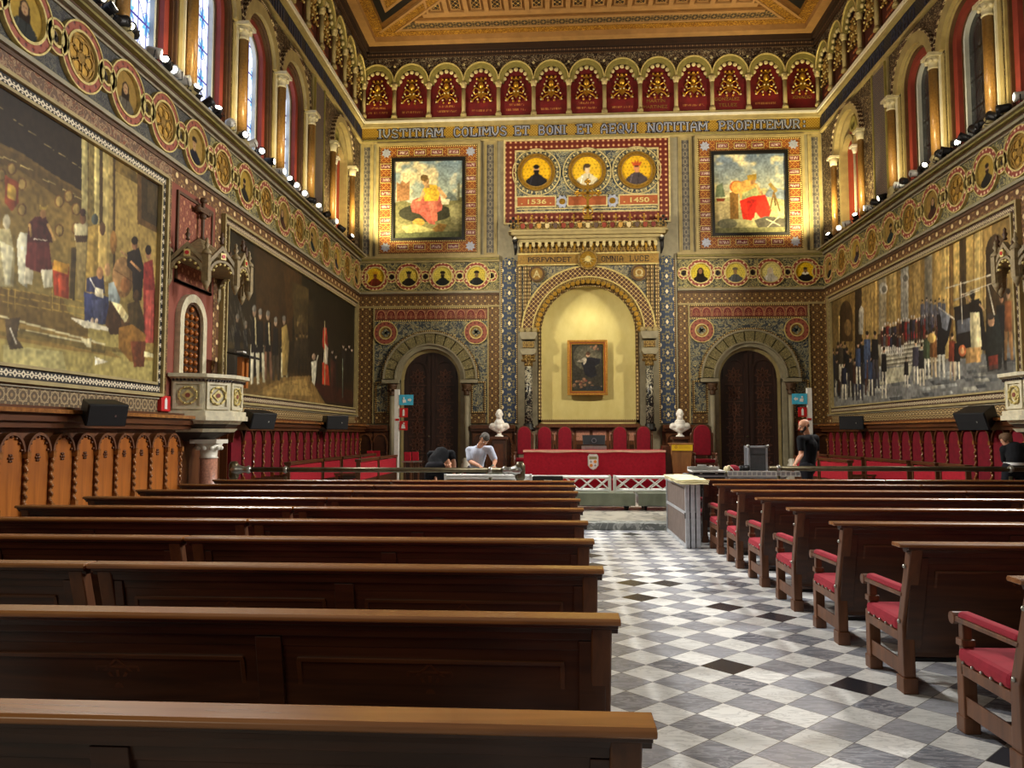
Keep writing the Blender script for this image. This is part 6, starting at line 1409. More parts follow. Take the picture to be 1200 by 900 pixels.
# small tip-up seats seen beyond the rail
for i, (px_, py_, Y) in enumerate(((434, 534, 22.2), (442, 533, 22.4), (478, 536, 20.7), (487, 536, 20.9))):
    p = onY(px_, py_, Y); e = empty('tip_up_seat', (float(p[0]), Y, .12), 'small red tip-up seat standing upright beyond the left rail, %s from the left' % ['first', 'second', 'third', 'fourth'][i], 'seat', 'tip-up seats on the left')
    mb = MB(); mb.hexa([(-.09, -.03, .78), (.09, -.03, .78), (.09, .03, .78), (-.09, .03, .78), (-.13, .08, 1.02), (.06, .08, 1.02), (.06, .13, 1.02), (-.13, .13, 1.02)]); mb.build('upright_pad', M['cloth_red'], e, .01)
    MB().box(-.1, -.02, 0, -.06, .03, .8).build('leg', M['oak_post'], e); MB().box(.06, -.02, 0, .1, .03, .8).build('leg', M['oak_post'], e); MB().box(-.16, -.03, .74, .16, .1, .78).build('arm_bar', M['steel'], e)
# ------------------------------------------------------------------ pulpits
def pulpit(sd):
    F = WALL[sd]; side = 'left' if sd == 'L' else 'right'; cy = 13.5
    P = empty('marble_pulpit', (0, 0, 0), 'pale marble pulpit on a pink column against the %s wall' % side, 'pulpit', 'marble pulpits')
    ang = [-90, -52, -18, 18, 52, 90]
    def ringpts(R): return [(cy+R*math.sin(math.radians(a)), .06+R*math.cos(math.radians(a))*1.0) for a in ang]     # (u, w)
    def drum(mb, R0, R1, v0, v1):
        a, b = ringpts(R0), ringpts(R1); n = len(a)
        mb.add([(u, v0, w) for u, w in a]+[(u, v1, w) for u, w in b], [tuple(range(n))[::-1], tuple(range(n, 2*n))]+[(i, (i+1) % n, n+(i+1) % n, n+i) for i in range(n)])
    mb = MB(F); drum(mb, .82, .82, 2.0, 2.56); mb.build('drum', M['marble_pulpit'], P)
    mb = MB(F); drum(mb, .86, .92, 2.56, 2.6); drum(mb, .95, .95, 2.6, 2.66); mb.build('top_rim', M['marble_pulpit'], P)
    mb = MB(F); drum(mb, .9, .9, 1.93, 2.02); drum(mb, .93, .93, 1.86, 1.94); drum(mb, .8, .84, 1.8, 1.86); drum(mb, .7, .76, 1.66, 1.72); mb.build('base_mouldings', M['marble_pulpit'], P)
    mb = MB(F); drum(mb, .72, .78, 1.74, 1.8); drum(mb, .3, .68, 1.5, 1.66); mb.build('tapered_base', M['dark_brown'], P)
    # carved facets
    q = ringpts(.825)
    for i in range(5):
        (u0, w0), (u1, w1) = q[i], q[i+1]; cu, cw = (u0+u1)/2, (w0+w1)/2; L = math.hypot(u1-u0, w1-w0); tx, tw = (u1-u0)/L, (w1-w0)/L; nx, nw = -tw*-1, tx
        nx, nw = -tw, tx
        if nx*(cu-cy)+nw*cw < 0: nx, nw = -nx, -nw
        Ff = lambda a, b, c, cu=cu, cw=cw, tx=tx, tw=tw, nx=nx, nw=nw: F(cu+a*tx+c*nx, b, cw+a*tw+c*nw)
        mb = MB(Ff); h = L/2-.03; frame_rect(mb, -h, 2.05, h, 2.53, .05, 0, .025); fr = mb.build('facet_frame', M['marble_pulpit'], P)
        mb = MB(Ff); mb.ring(0, 2.29, .13, .16, 0, .03, n=20); mb.prism([(0, 2.39), (.1, 2.29), (0, 2.19), (-.1, 2.29)], 0, .02)
        for k in range(8): t = PI*k/4+.4; mb.ball((.145*math.cos(t), 2.29+.145*math.sin(t), .03), .022, 6, 4)
        mb.build('carved_roundel', M['pale_gold' if i != 4 else 'pier_plain'], fr)
        MB(Ff).disc(0, 2.29, .04, .02, .03, 10).build('centre_inlay', M['pier_plain'], fr)
        mb = MB(Ff); 
        for k in range(9): mb.box(-L/2+.02+k*L/9, 2.53, 0, -L/2+.02+k*L/9+L/18, 2.57, .06)
        mb.build('dentils', M['dark_brown'], fr)
    mb = MB(F); mb.lathe([(.14, 0), (.15, .02), (.15, 1.1)], (cy-.12, .12, .42), 1, 20); mb.build('column_shaft', M['pinkstone'], P)
    mb = MB(F); mb.lathe([(.2, 0), (.2, .1), (.16, .16)], (cy-.12, 0, .42), 1, 16); mb.build('column_base', M['marble_white'], P)
    mb = MB(F); mb.lathe([(.17, 0), (.14, .03), (.15, .12), (.24, .26)], (cy-.12, 1.2, .42), 1, 16); mb.box(cy-.36, 1.46, .18, cy+.12, 1.53, .66)
    for k in range(10): t = PI*k/5; mb.ball((cy-.12+.2*math.cos(t), 1.38, .42+.2*math.sin(t)), .045, 6, 5)
    mb.build('column_capital', M['marble_white'], P)
    # the arched shutter behind
    D = empty('shuttered_niche', (0, 0, 0), 'white framed arched opening with a carved wood shutter above the %s pulpit' % side, 'niche', 'shuttered openings above the pulpits')
    c = 13.3
    mb = MB(F); mb.ring(c, 3.62, .36, .5, .0, .13, 0, PI, 24, legs=2.62); mb.build('white_surround', M['marble_pulpit'], D)
    mb = MB(F); mb.ring(c, 3.62, .32, .36, .0, .09, 0, PI, 24, legs=2.62); mb.build('dark_reveal', M['brown'], D)
    pts = [(c-.33, 2.62), (c+.33, 2.62)]+[(c+.33*math.cos(t), 3.62+.33*math.sin(t)) for t in np.linspace(0, PI, 14)]
    MB(F).prism(pts, .03, .05).build('shutter_board', M['oak_dark'], D)
    mb = MB(F)
    for j in range(9):
        for i in (-1, 0, 1):
            v = 2.72+j*.135
            if abs(i) == 1 and v > 3.7: continue
            mb.lathe([(.01, 0), (.05, .03), (.05, .06), (.01, .1)], (c+i*.18, v, .07), 1, 8)
    mb.build('turned_lattice', M['oak_orange'], D)
    # canopy: gabled, crocketed, with a spire and cross
    K = empty('gothic_canopy', (0, 0, 0), 'carved stone canopy with pinnacles and a cross above the %s pulpit' % side, 'canopy', 'pulpit canopies')
    V_ = [(cy+R_*math.sin(math.radians(a)), .0+R_*math.cos(math.radians(a))) for a in ang for R_ in (.95,)]
    mb = MB(F); mg = MB(F); md = MB(F)
    for i in range(5):
        (u0, w0), (u1, w1) = V_[i], V_[i+1]; cu, cw = (u0+u1)/2, (w0+w1)/2; L = math.hypot(u1-u0, w1-w0); tx, tw = (u1-u0)/L, (w1-w0)/L; nx, nw = -tw, tx
        if nx*(cu-cy)+nw*cw < 0: nx, nw = -nx, -nw
        Ff = lambda a, b, c_, cu=cu, cw=cw, tx=tx, tw=tw, nx=nx, nw=nw: F(cu+a*tx+c_*nx, b, cw+a*tw+c_*nw)
        g1 = MB(Ff); h = L/2
        for s in (-1, 1):
            g1.hexa([(s*h, 4.5, -.05), (s*h, 4.6, -.05), (0, 4.92, -.04), (0, 4.83, -.04), (s*h, 4.51, .04), (s*h, 4.6, .04), (0, 4.92, .04), (0, 4.83, .04)])
            g1.hexa([(s*h*.78, 4.25, -.03), (s*h, 4.25, -.03), (s*h, 4.56, -.03), (s*h*.78, 4.62, -.03), (s*h*.78, 4.25, .03), (s*h, 4.25, .03), (s*h, 4.56, .03), (s*h*.78, 4.62, .03)])
        g1.ring(0, 4.42, h*.7, h*.86, -.03, .04, .1, PI-.1, 12); g1.build('gable', M['canopy'], K)
        g2 = MB(Ff)
        for k in range(6): t = PI*(k+.5)/6; g2.ball((h*.6*math.cos(t), 4.42+h*.6*math.sin(t), .02), .03, 6, 4)
        g2.box(-.05, 4.66, .03, .05, 4.78, .07); g2.build('cusping', M['pale_gold'], K)
        MB(Ff).disc(0, 4.72, .035, .07, .08, 8).build('shield_boss', M['red'], K)
        g3 = MB(Ff); g3.lathe([(.03, 0), (.04, .02), (.02, .05), (.05, .1), (.02, .14), (.03, .18), (0.005, .22)], (0, 4.95, 0), 1, 8); g3.build('gable_finial', M['brown'], K)
    for (u, w) in V_:
        g4 = MB(F); g4.box(u-.06, 4.25, w-.06, u+.06, 4.72, w+.06); g4.lathe([(.09, 0), (.08, .05), (.04, .09), (.02, .12), (.05, .17), (.02, .22), (.03, .26), (.005, .3)], (u, 4.72, w), 1, 8); g4.lathe([(.01, -.16), (.05, -.08), (.08, 0)], (u, 4.25, w), 1, 8); g4.build('corner_pinnacle', M['canopy'], K)
    g5 = MB(F); n = len(V_); apex = (cy, 5.22, .1)
    g5.add([(u, 4.62, w) for u, w in V_]+[apex, (cy, 4.62, 0)], [(i, i+1, n) for i in range(n-1)]+[(n-1, 0, n)]+[(i+1, i, n+1) for i in range(n-1)]); g5.build('roof', M['canopy'], K)
    g6 = MB(F); g6.lathe([(.06, 0), (.03, .1), (.035, .42), (.05, .46), (.03, .5)], (cy, 5.15, .14), 1, 10); g6.box(cy-.2, 5.66, .1, cy+.2, 5.74, .18)
    for a, b in ((-.2, 5.7), (.2, 5.7), (0, 5.9), (0, 5.6)): g6.ball((cy+a, b, .14), .065, 8, 6)
    g6.tube([(cy, 5.6, .14), (cy, 5.92, .14)], .035, 8); g6.build('spire_cross', M['brown'], K)
    return P
pulpit('L'); pulpit('R')
e = empty('reading_desk', (0, 0, 0), 'small dark reading desk on two orange wood posts standing in the left pulpit', 'lectern')
p = onX(285, 418, -6.0); u = float(p[1]); c = MB(); X0 = -6.0
c.hexa([(X0-.2, u-.28, 3.13), (X0+.24, u-.28, 3.05), (X0+.24, u+.3, 3.05), (X0-.2, u+.3, 3.13), (X0-.2, u-.28, 3.17), (X0+.24, u-.28, 3.09), (X0+.24, u+.3, 3.09), (X0-.2, u+.3, 3.17)]); c.build('slanted_top', M['black'], e, .005)
for k in (-.1, .1): MB().box(X0-.05, u+k-.05, 2.5, X0+.05, u+k+.05, 3.08).build('post', M['oak_orange'], e, .005)
MB().box(X0-.1, u-.06, 3.17, X0+.02, u+.1, 3.2).build('white_pad', M['white'], e)
e = empty('extinguisher_box', (0, 0, 0), 'small red fire box with a white extinguisher sign beside the left pulpit', 'sign')
MB(FL).box(12.3, 2.0, .02, 12.6, 2.26, .1).build('box', M['red'], e, .01)
mb = MB(FL); mb.box(12.4, 2.04, .1, 12.48, 2.2, .105); mb.prism([(12.41, 2.2), (12.47, 2.2), (12.45, 2.23), (12.43, 2.23)], .1, .105); mb.build('pictogram', M['white'], e)
# ------------------------------------------------------------------ loudspeakers on the stall cornice
def speaker(x, y, rz, tilt, sc, label):
    e = empty('wedge_speaker', (x, y, 1.78), label, 'loudspeaker', 'black loudspeakers on the stall cornices', rz)
    mb = MB(); w, d, h = .28*sc, .2*sc, .17*sc
    R_ = Matrix.Rotation(tilt, 3, 'X')
    def F(a, b, c): v = R_ @ Vector((a, b, c)); return (v.x, v.y, v.z+h*.95)
    mb = MB(F); mb.hexa([(-w, -d, -h), (w, -d, -h), (w*.8, d, -h*.7), (-w*.8, d, -h*.7), (-w, -d, h), (w, -d, h), (w*.8, d, h*.7), (-w*.8, d, h*.7)]); mb.build('cabinet', M['black'], e, .012)
    MB(F).box(-w*.93, -d-.012, -h*.9, w*.93, -d, h*.9).build('grille', mat('speaker_grille_%d' % int(sc*100+y), (26, 26, 28), .8), e, .003)
    MB(F).box(w*.35, -d-.015, -h*.1, w*.42, -d-.011, h*.08).build('badge', M['steel'], e)
    MB().tube([(0, .1, h), (0, .34, h+.02)], .03, 8).build('wall_bracket', M['black'], e)
    MB().tube([(-.0, .1, .08), (.1, .2, .03), (.3, .24, .02)], .012, 6).build('cable', M['rubber'], e)
speaker(-5.98, 9.75, math.radians(52), math.radians(20), .9, 'large black wedge loudspeaker above the honey oak stalls, nearest on the left wall')
speaker(-5.98, 15.0, math.radians(55), math.radians(20), 1.0, 'black loudspeaker on the left cornice just right of the pulpit')
speaker(-5.98, 20.2, math.radians(40), math.radians(8), 1.1, 'black loudspeaker on the left cornice near the far corner')
speaker(7.92, 21.3, math.radians(-30), math.radians(8), 1.1, 'black loudspeaker on the right cornice near the far corner')
speaker(7.92, 15.1, math.radians(-60), math.radians(28), 1.1, 'black tilted loudspeaker on the right cornice, nearer one')
# ------------------------------------------------------------------ dais furniture
ZD = .45
def throne(x, y, z, lab, grp, sc=.88, tall=1.36):
    e = empty('high_backed_chair', (x, y, z), lab, 'chair', grp); w = .25*sc
    pts = [(-w+.03, .6), (w-.03, .6)]+[((w-.03)*math.cos(t), tall-w+.03+(w-.0)*math.sin(t)) for t in np.linspace(0, PI, 14)]
    MB().prism(pts, .16, .24, 1).build('padded_back', M['velvet'], e, .015)
    pts2 = [(a*1.16, b+(.03 if b > 1 else -.02)) for a, b in pts]; MB().prism(pts2, .2, .27, 1).build('back_frame', M['oak_rail'], e)
    for s in (-1, 1):
        MB().lathe([(.03, 0), (.025, .5), (.035, .55), (.022, .6), (.022, 1.12), (.035, 1.15), (.01, 1.22)], (s*(w+.03), .22, 0), 2, 10).build('rear_post', M['oak_post'], e)
        MB().lathe([(.035, 0), (.025, .1), (.035, .3), (.028, .62)], (s*(w+.03), -.25, 0), 2, 10).build('front_leg', M['oak_post'], e)
        mb = MB(); mb.box(s*(w+.03)-.035, -.3, .62, s*(w+.03)+.035, .24, .67); mb.ball((s*(w+.03), -.3, .645), .04, 8, 6); mb.build('armrest', M['oak_post'], e, .01)
    MB().box(-w, -.28, .4, w, .2, .5).build('seat_cushion', M['velvet'], e, .03)
    MB().box(-w-.02, -.27, .34, w+.02, .24, .4).build('seat_frame', M['oak_rail'], e)
    return e
nm = ['leftmost', 'second from left', 'third from left', 'fourth from left', 'rightmost']
for i, px_ in enumerate((638, 662, 727, 755)):
    p = onY(px_, 510, 22.3); throne(float(p[0]), 22.3, ZD, 'red high-backed chair behind the desk, %s' % ['leftmost', 'second from the left', 'just right of the black monitor', 'rightmost'][i], 'red chairs behind the desk')
p = onY(613, 510, 21.6); throne(float(p[0]), 22.1, ZD, 'red high-backed armchair beside the left end of the desk', 'red chairs at the sides of the dais')
p = onY(820, 520, 21.4); throne(float(p[0])+.1, 21.4, .45, 'red high-backed armchair right of the lectern', 'red chairs at the sides of the dais', 1.05, 1.4)
# desk with red cloth
e = empty('presiding_desk', (0, 0, 0), 'long desk draped in red cloth with a white crest', 'desk')
MB().box(-.9, 20.75, ZD, 2.76, 21.6, 1.16).build('desk_body', M['oak_rail'], e)
mb = MB()
def drape(x0, x1, y, z0, z1, n=60, amp=.012):
    vs = []; 
    for i in range(n+1):
        x = x0+(x1-x0)*i/n
        for j in range(5): t = j/4; vs.append((x, y-.0-amp*t*(.5+.5*math.sin(i*1.7)+.3*math.sin(i*.6)), z1+(z0-z1)*t+(.008*math.sin(i*.35) if j == 4 else 0)))
    return vs, [(i*5+j, i*5+j+1, i*5+j+6, i*5+j+5) for i in range(n) for j in range(4)]
v, f = drape(-.95, 2.82, 20.7, .5, 1.19); mb.add(v, f, True); mb.box(-.95, 20.7, 1.185, 2.82, 21.65, 1.2)
for x in (-.95, 2.81): mb.box(x, 20.7, .5, x+.01, 21.65, 1.19)
cl = mb.build('red_cloth', M['cloth_red'], e)
mb = MB(); v, f = drape(-.96, 2.83, 20.685, 1.14, 1.165, amp=.004); mb.add(v, f, True); mb.box(-.96, 20.68, 1.165, 2.83, 20.72, 1.2); mb.build('pale_trim', mat('pale_pink_braid', (232, 178, 150), .8), e)
FD = lambda u, v, w: (u, 20.68-w, v)
q0 = onY(695, 541, 20.68); cxu, cvv = float(q0[0]), float(q0[2])
k = empty('crest_holder'); bpy.data.objects.remove(k)
mb = MB(FD); sh = [(-.14, .14), (-.1, .2), (.1, .2), (.14, .14), (.14, -.1), (.08, -.18), (0, -.22), (-.08, -.18), (-.14, -.1)]
mb.prism([(cxu+a, cvv+b) for a, b in sh], 0, .012); cr = mb.build('crest', M['white'], e)
mb = MB(FD); mb.box(cxu-.105, cvv+.06, .012, cxu+.105, cvv+.14, .015)
mb.build('crest_wreath', mat('crest_olive', (150, 140, 96), .7), cr)
mb = MB(FD); mb.disc(cxu+.055, cvv+.0, .045, .012, .016, 8); mb.disc(cxu-.05, cvv-.1, .045, .012, .016, 8); mb.build('crest_charges', mat('crest_orange', (222, 140, 50), .7), cr)
mb = MB(FD)
for a, b in ((-.055, 0), (.055, -.1)): mb.box(cxu+a-.035, cvv+b-.006, .012, cxu+a+.035, cvv+b+.006, .016); mb.box(cxu+a-.006, cvv+b-.035, .012, cxu+a+.006, cvv+b+.035, .016)
mb.build('crest_crosses', M['grey_board'], cr)
mb = MB(FD)
P_ = [(cxu+a*.92, cvv+b*.94) for a, b in sh]
for i in range(len(P_)): a, b = P_[i], P_[(i+1) % len(P_)]; mb.tube([(a[0], a[1], .014), (b[0], b[1], .014)], .005, 4, False)
mb.build('crest_outline', bpy.data.materials['crest_olive'], cr)
# monitor
p = onY(695, 515, 22.0); e = empty('black_monitor', (float(p[0]), 21.45, 1.2), 'black monitor on a pale stand standing behind the middle of the desk', 'monitor')
mb = MB(); mb.hexa([(-.3, -.04, .13), (.3, -.04, .13), (.3, .04, .13), (-.3, .04, .13), (-.32, .06, .4), (.32, .06, .4), (.32, .1, .4), (-.32, .1, .4)]); mb.build('housing', M['black'], e, .01)
MB().box(-.34, -.1, .0, .34, .12, .1).build('stand', M['steel'], e, .01)
MB().disc(0, .27, .06, 0, 0.001, 12) 
mb = MB(lambda a, b, c: (a, -.05-c*1.0+.02, b)); mb.ring(0, .25, .05, .07, .0, .02, n=14); mb.build('rear_badge', M['grey_board'], e)
# lectern with yellow card
xa, xb = float(onY(786, 530, 20.8)[0]), float(onY(810, 530, 20.8)[0])
e = empty('oak_lectern', ((xa+xb)/2, 20.8, ZD), 'plain oak lectern with a bright yellow card on its front, right of the desk', 'lectern')
w = (xb-xa)/2; mb = MB(); mb.hexa([(-w*.8, -.12, 0), (w*.8, -.12, 0), (w*.8, .3, 0), (-w*.8, .3, 0), (-w, -.2, .92), (w, -.2, .92), (w, .3, .92), (-w, .3, .92)]); mb.build('body', M['oak_lectern'], e, .01)
MB().box(-w-.03, -.24, .9, w+.03, .34, .94).build('top', M['oak_lectern'], e, .005)
mb = MB(); mb.hexa([(-w-.0, -.215, .74), (w, -.215, .74), (w, -.195, .74), (-w, -.195, .74), (-w, -.225, .93), (w, -.225, .93), (w, -.2, .93), (-w, -.2, .93)]); mb.build('yellow_card', M['yellow'], e)
mb = MB(lambda u, v, w_: (u, -.222-w_, v)); mb.disc(-w*.6, .835, .045, 0, .006, 16); mb.box(-w*.35, .85, 0, w*.6, .862, .006); mb.box(-w*.35, .81, 0, w*.75, .822, .006); mb.build('card_print', mat('card_ochre', (206, 158, 20), .6), e)
MB().box(-w-.2, .06, 0, -w*.8-.02, .4, .86).build('side_cabinet', M['oak_rail'], e, .01)
# busts on pedestals
def bustfig(x, y, lab, face):
    e = empty('pedestal', (x, y, ZD-.0), 'dark wooden pedestal under the marble bust %s' % lab.split(' at ')[0].split(', ')[0], 'pedestal', 'pedestals of the busts')
    MB().box(-.2, -.18, 0, .2, .18, 1.02).build('body', M['oak_dark'], e, .01); MB().box(-.25, -.22, 1.02, .25, .22, 1.1).build('top_slab', M['oak_rail'], e, .01); MB().box(-.24, -.21, 0, .24, .21, .12).build('plinth', M['oak_rail'], e, .01)
    MB().box(-.13, -.2, .2, .13, -.18, .9).build('panel', M['oak_rail'], e)
    z = ZD+1.1
    mb_c = [((0, 0, .22), (0, .01, .38), .11, .15), ((0, .01, .36), (0, .0, .56), .1, .085), ((-.2, .0, .31), (.2, 0, .31), .09, .09), ((-.24, -.0, .28), (0, -.05, .15), .06, .06), ((.24, 0, .28), (0, -.05, .15), .06, .06), ((0, 0, .13), (0, -.02, .28), .07, .14)]
    bl = [((0, .0, .66), (.1, .118, .14)), ((0, -.055, .58), (.072, .065, .075)), ((0, -.125, .645), (.018, .026, .034)), ((-.1, .0, .645), (.016, .026, .038)), ((.1, .0, .645), (.016, .026, .038)), ((0, -.1, .69), (.06, .02, .014))]
    if face == 'beard': bl += [((0, -.08, .54), (.065, .055, .09)), ((0, -.03, .45), (.14, .1, .035))]
    b = organic('marble_bust', M['marble_white'], mb_c, bl, .012, 2)
    b.location = (x, y, z); tag(b, 'white marble bust %s' % lab, 'bust', 'marble busts')
    s = MB(); s.lathe([(.13, 0), (.12, .03), (.07, .06), (.06, .12), (.08, .16)], (0, 0, 0), 2, 18); s.build('socle', M['marble_white'], b)
    bl2 = MB(); bl2.ball((-.036, -.112, .665), .012, 8, 6, (1.2, .6, .7)); bl2.ball((.036, -.112, .665), .01, 8, 6, (1.2, .6, .7)); bl2.build('eyes', M['marble_pulpit'], b)
p = onY(585, 510, 22.2); bustfig(float(p[0]), 22.2, 'of a bald man at the left of the desk', 'bald')
p = onY(797, 510, 22.2); bustfig(float(p[0]), 22.2, 'of a bearded man with a collar, behind the lectern', 'beard')
# ------------------------------------------------------------------ sign posts by the doors
def signpost(px_, s, lab):
    p = onY(px_, 500, 22.4); x = float(p[0]); e = empty('sign_post', (x, 22.4, .12), lab, 'sign post', 'sign posts by the doors')
    MB().box(-.07, -.05, 0, .07, .05, 2.82).build('post', M['white'], e, .008)
    F_ = lambda u, v, w: (u*s+.07*s, -.06-w, v)
    c = MB(F_).box(0, 2.36, -.03, .42, 2.66, .0); c = c.build('exit_sign', M['cyan'], e)
    mb = MB(F_); mb.ball((.14, 2.56, .008), .03, 8, 5, (1, 1, .3)); mb.prism([(.1, 2.52), (.2, 2.52), (.22, 2.44), (.12, 2.42)], 0, .008); mb.prism([(.26, 2.54), (.32, 2.54), (.32, 2.57), (.38, 2.51), (.32, 2.45), (.32, 2.48), (.26, 2.48)], 0, .008); mb.build('pictogram', M['white'], c)
    for z, nm_ in ((2.0, 'extinguisher_sign'), (1.62, 'hose_sign')):
        c = MB(F_).box(.02, z, -.03, .26, z+.27, 0).build(nm_, M['red'], e)
        mb = MB(F_)
        if nm_[0] == 'e': mb.box(.11, z+.04, 0, .17, z+.2, .008); mb.prism([(.12, z+.2), (.16, z+.2), (.15, z+.24), (.13, z+.24)], 0, .008)
        else: mb.prism([(.07, z+.05), (.2, z+.05), (.17, z+.16), (.1, z+.18)], 0, .008); mb.ball((.15, z+.2, .004), .025, 8, 5, (1, 1, .3))
        mb.build('pictogram', M['white'], c)
    MB(F_).box(-.1, 1.9, -.05, -.0, 1.96, 0).build('red_knob', M['red'], e)
    MB().box(-.12, -.1, 0, .12, .1, .03).build('base_plate', M['steel'], e)
signpost(465, 1, 'white post with cyan exit sign and two red signs, by the left door')
signpost(949, -1, 'white post with cyan exit sign and two red signs, by the right door')
# ------------------------------------------------------------------ bronze rails across the hall
def rail(x0, x1, z, y, posts, lab, ends):
    e = empty('bronze_rail', (0, 0, 0), lab, 'rail', 'bronze rails at the platform edge')
    MB().tube([(x0, y, z), (x1, y, z)], .042, 14).build('bar', M['iron'], e)
    for x in posts:
        MB().lathe([(.07, 0), (.05, .06), (.03, .1), (.03, z-.12)], (x, y, .0), 2, 12).build('post', M['iron'], e)
        mb = MB(); mb.lathe([(.05, -.03), (.062, 0), (.05, .03)], (x, y, z), 0, 14); mb.build('ring_bracket', M['steel'], e)
    for x in ends:
        mb = MB(); s = 1 if x == max(x0, x1) else -1
        mb.lathe([(.045, 0), (.075, .04*s), (.05, .09*s), (.06, .16*s), (.09, .22*s), (.1, .3*s), (.06, .36*s)], (x, y, z), 0, 16); mb.build('turned_knob', M['steel'], e)
        mb = MB(); mb.lathe([(.05, -.16), (.085, -.1), (.085, .1), (.05, .16)], (x+s*.3, y, z-.02), 2, 14); mb.lathe([(.04, 0), (.04, z-.2)], (x+s*.3, y, .0), 2, 10); mb.build('end_post', M['iron'], e)
rail(-5.25, -.95, 1.02, 12.9, (-4.65, -1.15), 'long bronze rail crossing the hall behind the left pews', (-5.25, -.95))
rail(3.45, 8.2, 1.06, 12.95, (3.6, 7.28), 'long bronze rail crossing the hall behind the right pews', ())
# ------------------------------------------------------------------ truss on covered carts
def truss(x0, x1, y, z, lab, h=.26, n=None, grp='white truss sections on the platform'):
    e = empty('lattice_truss', (x0, y, z), lab, 'truss', grp); L = x1-x0; n = n or max(2, int(round(L/.3)))
    for a, b in ((0, 0), (0, h), (h, 0), (h, h)): MB().tube([(0, a, b+.03), (L, a, b+.03)], .026, 10).build('chord', M['white'], e)
    mb = MB()
    for k in range(n):
        u0, u1 = L*k/n, L*(k+1)/n
        for a in (0, h):
            mb.tube([(u0, a, .03), (u1, a, h+.03)], .012, 6); mb.tube([(u1, a, .03), (u0, a, h+.03)], .012, 6)
        mb.tube([(u0, 0, h+.03), (u1, h, h+.03)], .012, 6)
    mb.build('lattice_bars', M['white'], e)
    for x in (0, L):
        mb = MB(); mb.box(x-.02, -.03, 0, x+.02, .03, h+.06); mb.box(x-.02, h-.03, 0, x+.02, h+.03, h+.06); mb.build('end_frame', M['white'], e)
truss(-2.3, 1.02, 15.6, .47, 'long white lattice truss lying in front of the red desk, left section')
truss(1.12, 2.75, 15.6, .47, 'shorter white lattice truss lying in front of the red desk, right section')
def cart(x0, x1, lab):
    e = empty('covered_cart', (x0, 15.4, .12), lab, 'cart', 'covered carts on the platform'); L = x1-x0
    mb = MB(); n = 24; vs = []
    for i in range(n+1):
        for j in range(5):
            t = j/4; vs.append((L*i/n, -.0-.012*math.sin(i*1.9+j)-.01*t, .32-.23*t+.006*math.sin(i*2.3)))
    mb.add(vs, [(i*5+j, i*5+j+1, i*5+j+6, i*5+j+5) for i in range(n) for j in range(4)], True)
    mb.box(0, 0, .3, L, .8, .335); mb.build('plastic_cover', M['plastic_sheet'], e)
    MB().box(.02, .03, .1, L-.02, .78, .3).build('cart_body', M['alu'], e)
    for x in (.15, L-.15):
        for y in (.1, .65):
            mb = MB(); mb.lathe([(.045, -.02), (.045, .02)], (x, y, .045), 0, 14); mb.box(x-.03, y-.02, .05, x+.03, y+.02, .1); mb.build('caster', M['rubber'], e)
    mb = MB(); mb.tube([(.1, -.02, .09), (L-.1, -.02, .085)], .008, 5); mb.build('edge_cord', M['black'], e)
cart(-2.2, -.02, 'low cart wrapped in grey green sheeting below the truss, leftmost'); cart(.02, 1.5, 'low cart wrapped in grey green sheeting below the truss, middle one seen from the aisle'); cart(1.56, 2.8, 'low cart wrapped in grey green sheeting below the truss, right beside the standing panels')
p = onY(642, 560, 15.5); e = empty('black_case', (float(p[0])-.3, 15.35, .47), 'flat black case leaning on the truss left of the aisle', 'case')
MB().box(0, 0, 0, .6, .22, .32).build('shell', M['black'], e, .01); mb = MB(); mb.tube([(.22, -.01, .2), (.22, -.03, .24), (.38, -.03, .24), (.38, -.01, .2)], .01, 6); mb.build('handle', M['steel'], e)
# ------------------------------------------------------------------ standing stage panels in the aisle
for i, (x, tilt, lab) in enumerate(((1.83, 0, 'outermost, toward the aisle'), (1.905, .0, 'middle one'), (1.98, .0, 'innermost, next to the pews'))):
    e = empty('stage_panel', (x, 11.2, 0), 'aluminium framed stage panel standing on edge in the aisle, %s' % lab, 'panel', 'stage panels standing in the aisle')
    H = .9; L = 2.0
    mb = MB(); mb.box(-.03, 0, 0, .03, .05, H); mb.box(-.03, L-.05, 0, .03, L, H); mb.box(-.03, .05, 0, .03, L-.05, .05); mb.box(-.03, .05, H-.05, .03, L-.05, H); mb.box(-.03, .05, H*.52, .03, L-.05, H*.52+.04); mb.build('aluminium_frame', M['alu'], e, .004)
    MB().box(-.012, .05, .05, .02, L-.05, H-.05).build('board', M['brown_board' if i == 0 else 'grey_board'], e)
    mb = MB(); mb.box(-.04, .0, .42, -.03, .05, .5); mb.build('latch', M['black'], e)
e = empty('folded_cloth', (0, 0, 0), 'folded cream cloth lying on top of the standing stage panels', 'cloth')
for k in range(3):
    z = .905+k*.022; mb = MB(); n = 14; vs = []; 
    x0, x1, y0, y1 = 1.72-.01*k, 2.12+.012*k, 11.15+.02*k, 12.7
    for i in range(n+1):
        for j in range(5): vs.append((x0+(x1-x0)*j/4, y0+(y1-y0)*i/n, z+.006*math.sin(i*1.3+k)+.004*math.cos(j*2+k)))
    m_ = len(vs); top = [(a, b, c+.018) for a, b, c in vs]
    fs = [(i*5+j, (i+1)*5+j, (i+1)*5+j+1, i*5+j+1) for i in range(n) for j in range(4)]
    mb.add(vs+top, fs+[tuple(m_+q for q in f[::-1]) for f in fs]+[(i*5, m_+i*5, m_+(i+1)*5, (i+1)*5) for i in range(n)]+[(i*5+4, (i+1)*5+4, m_+(i+1)*5+4, m_+i*5+4) for i in range(n)]+[(j, j+1, m_+j+1, m_+j) for j in range(4)], True)
    mb.build('fold', M['cream'], e)
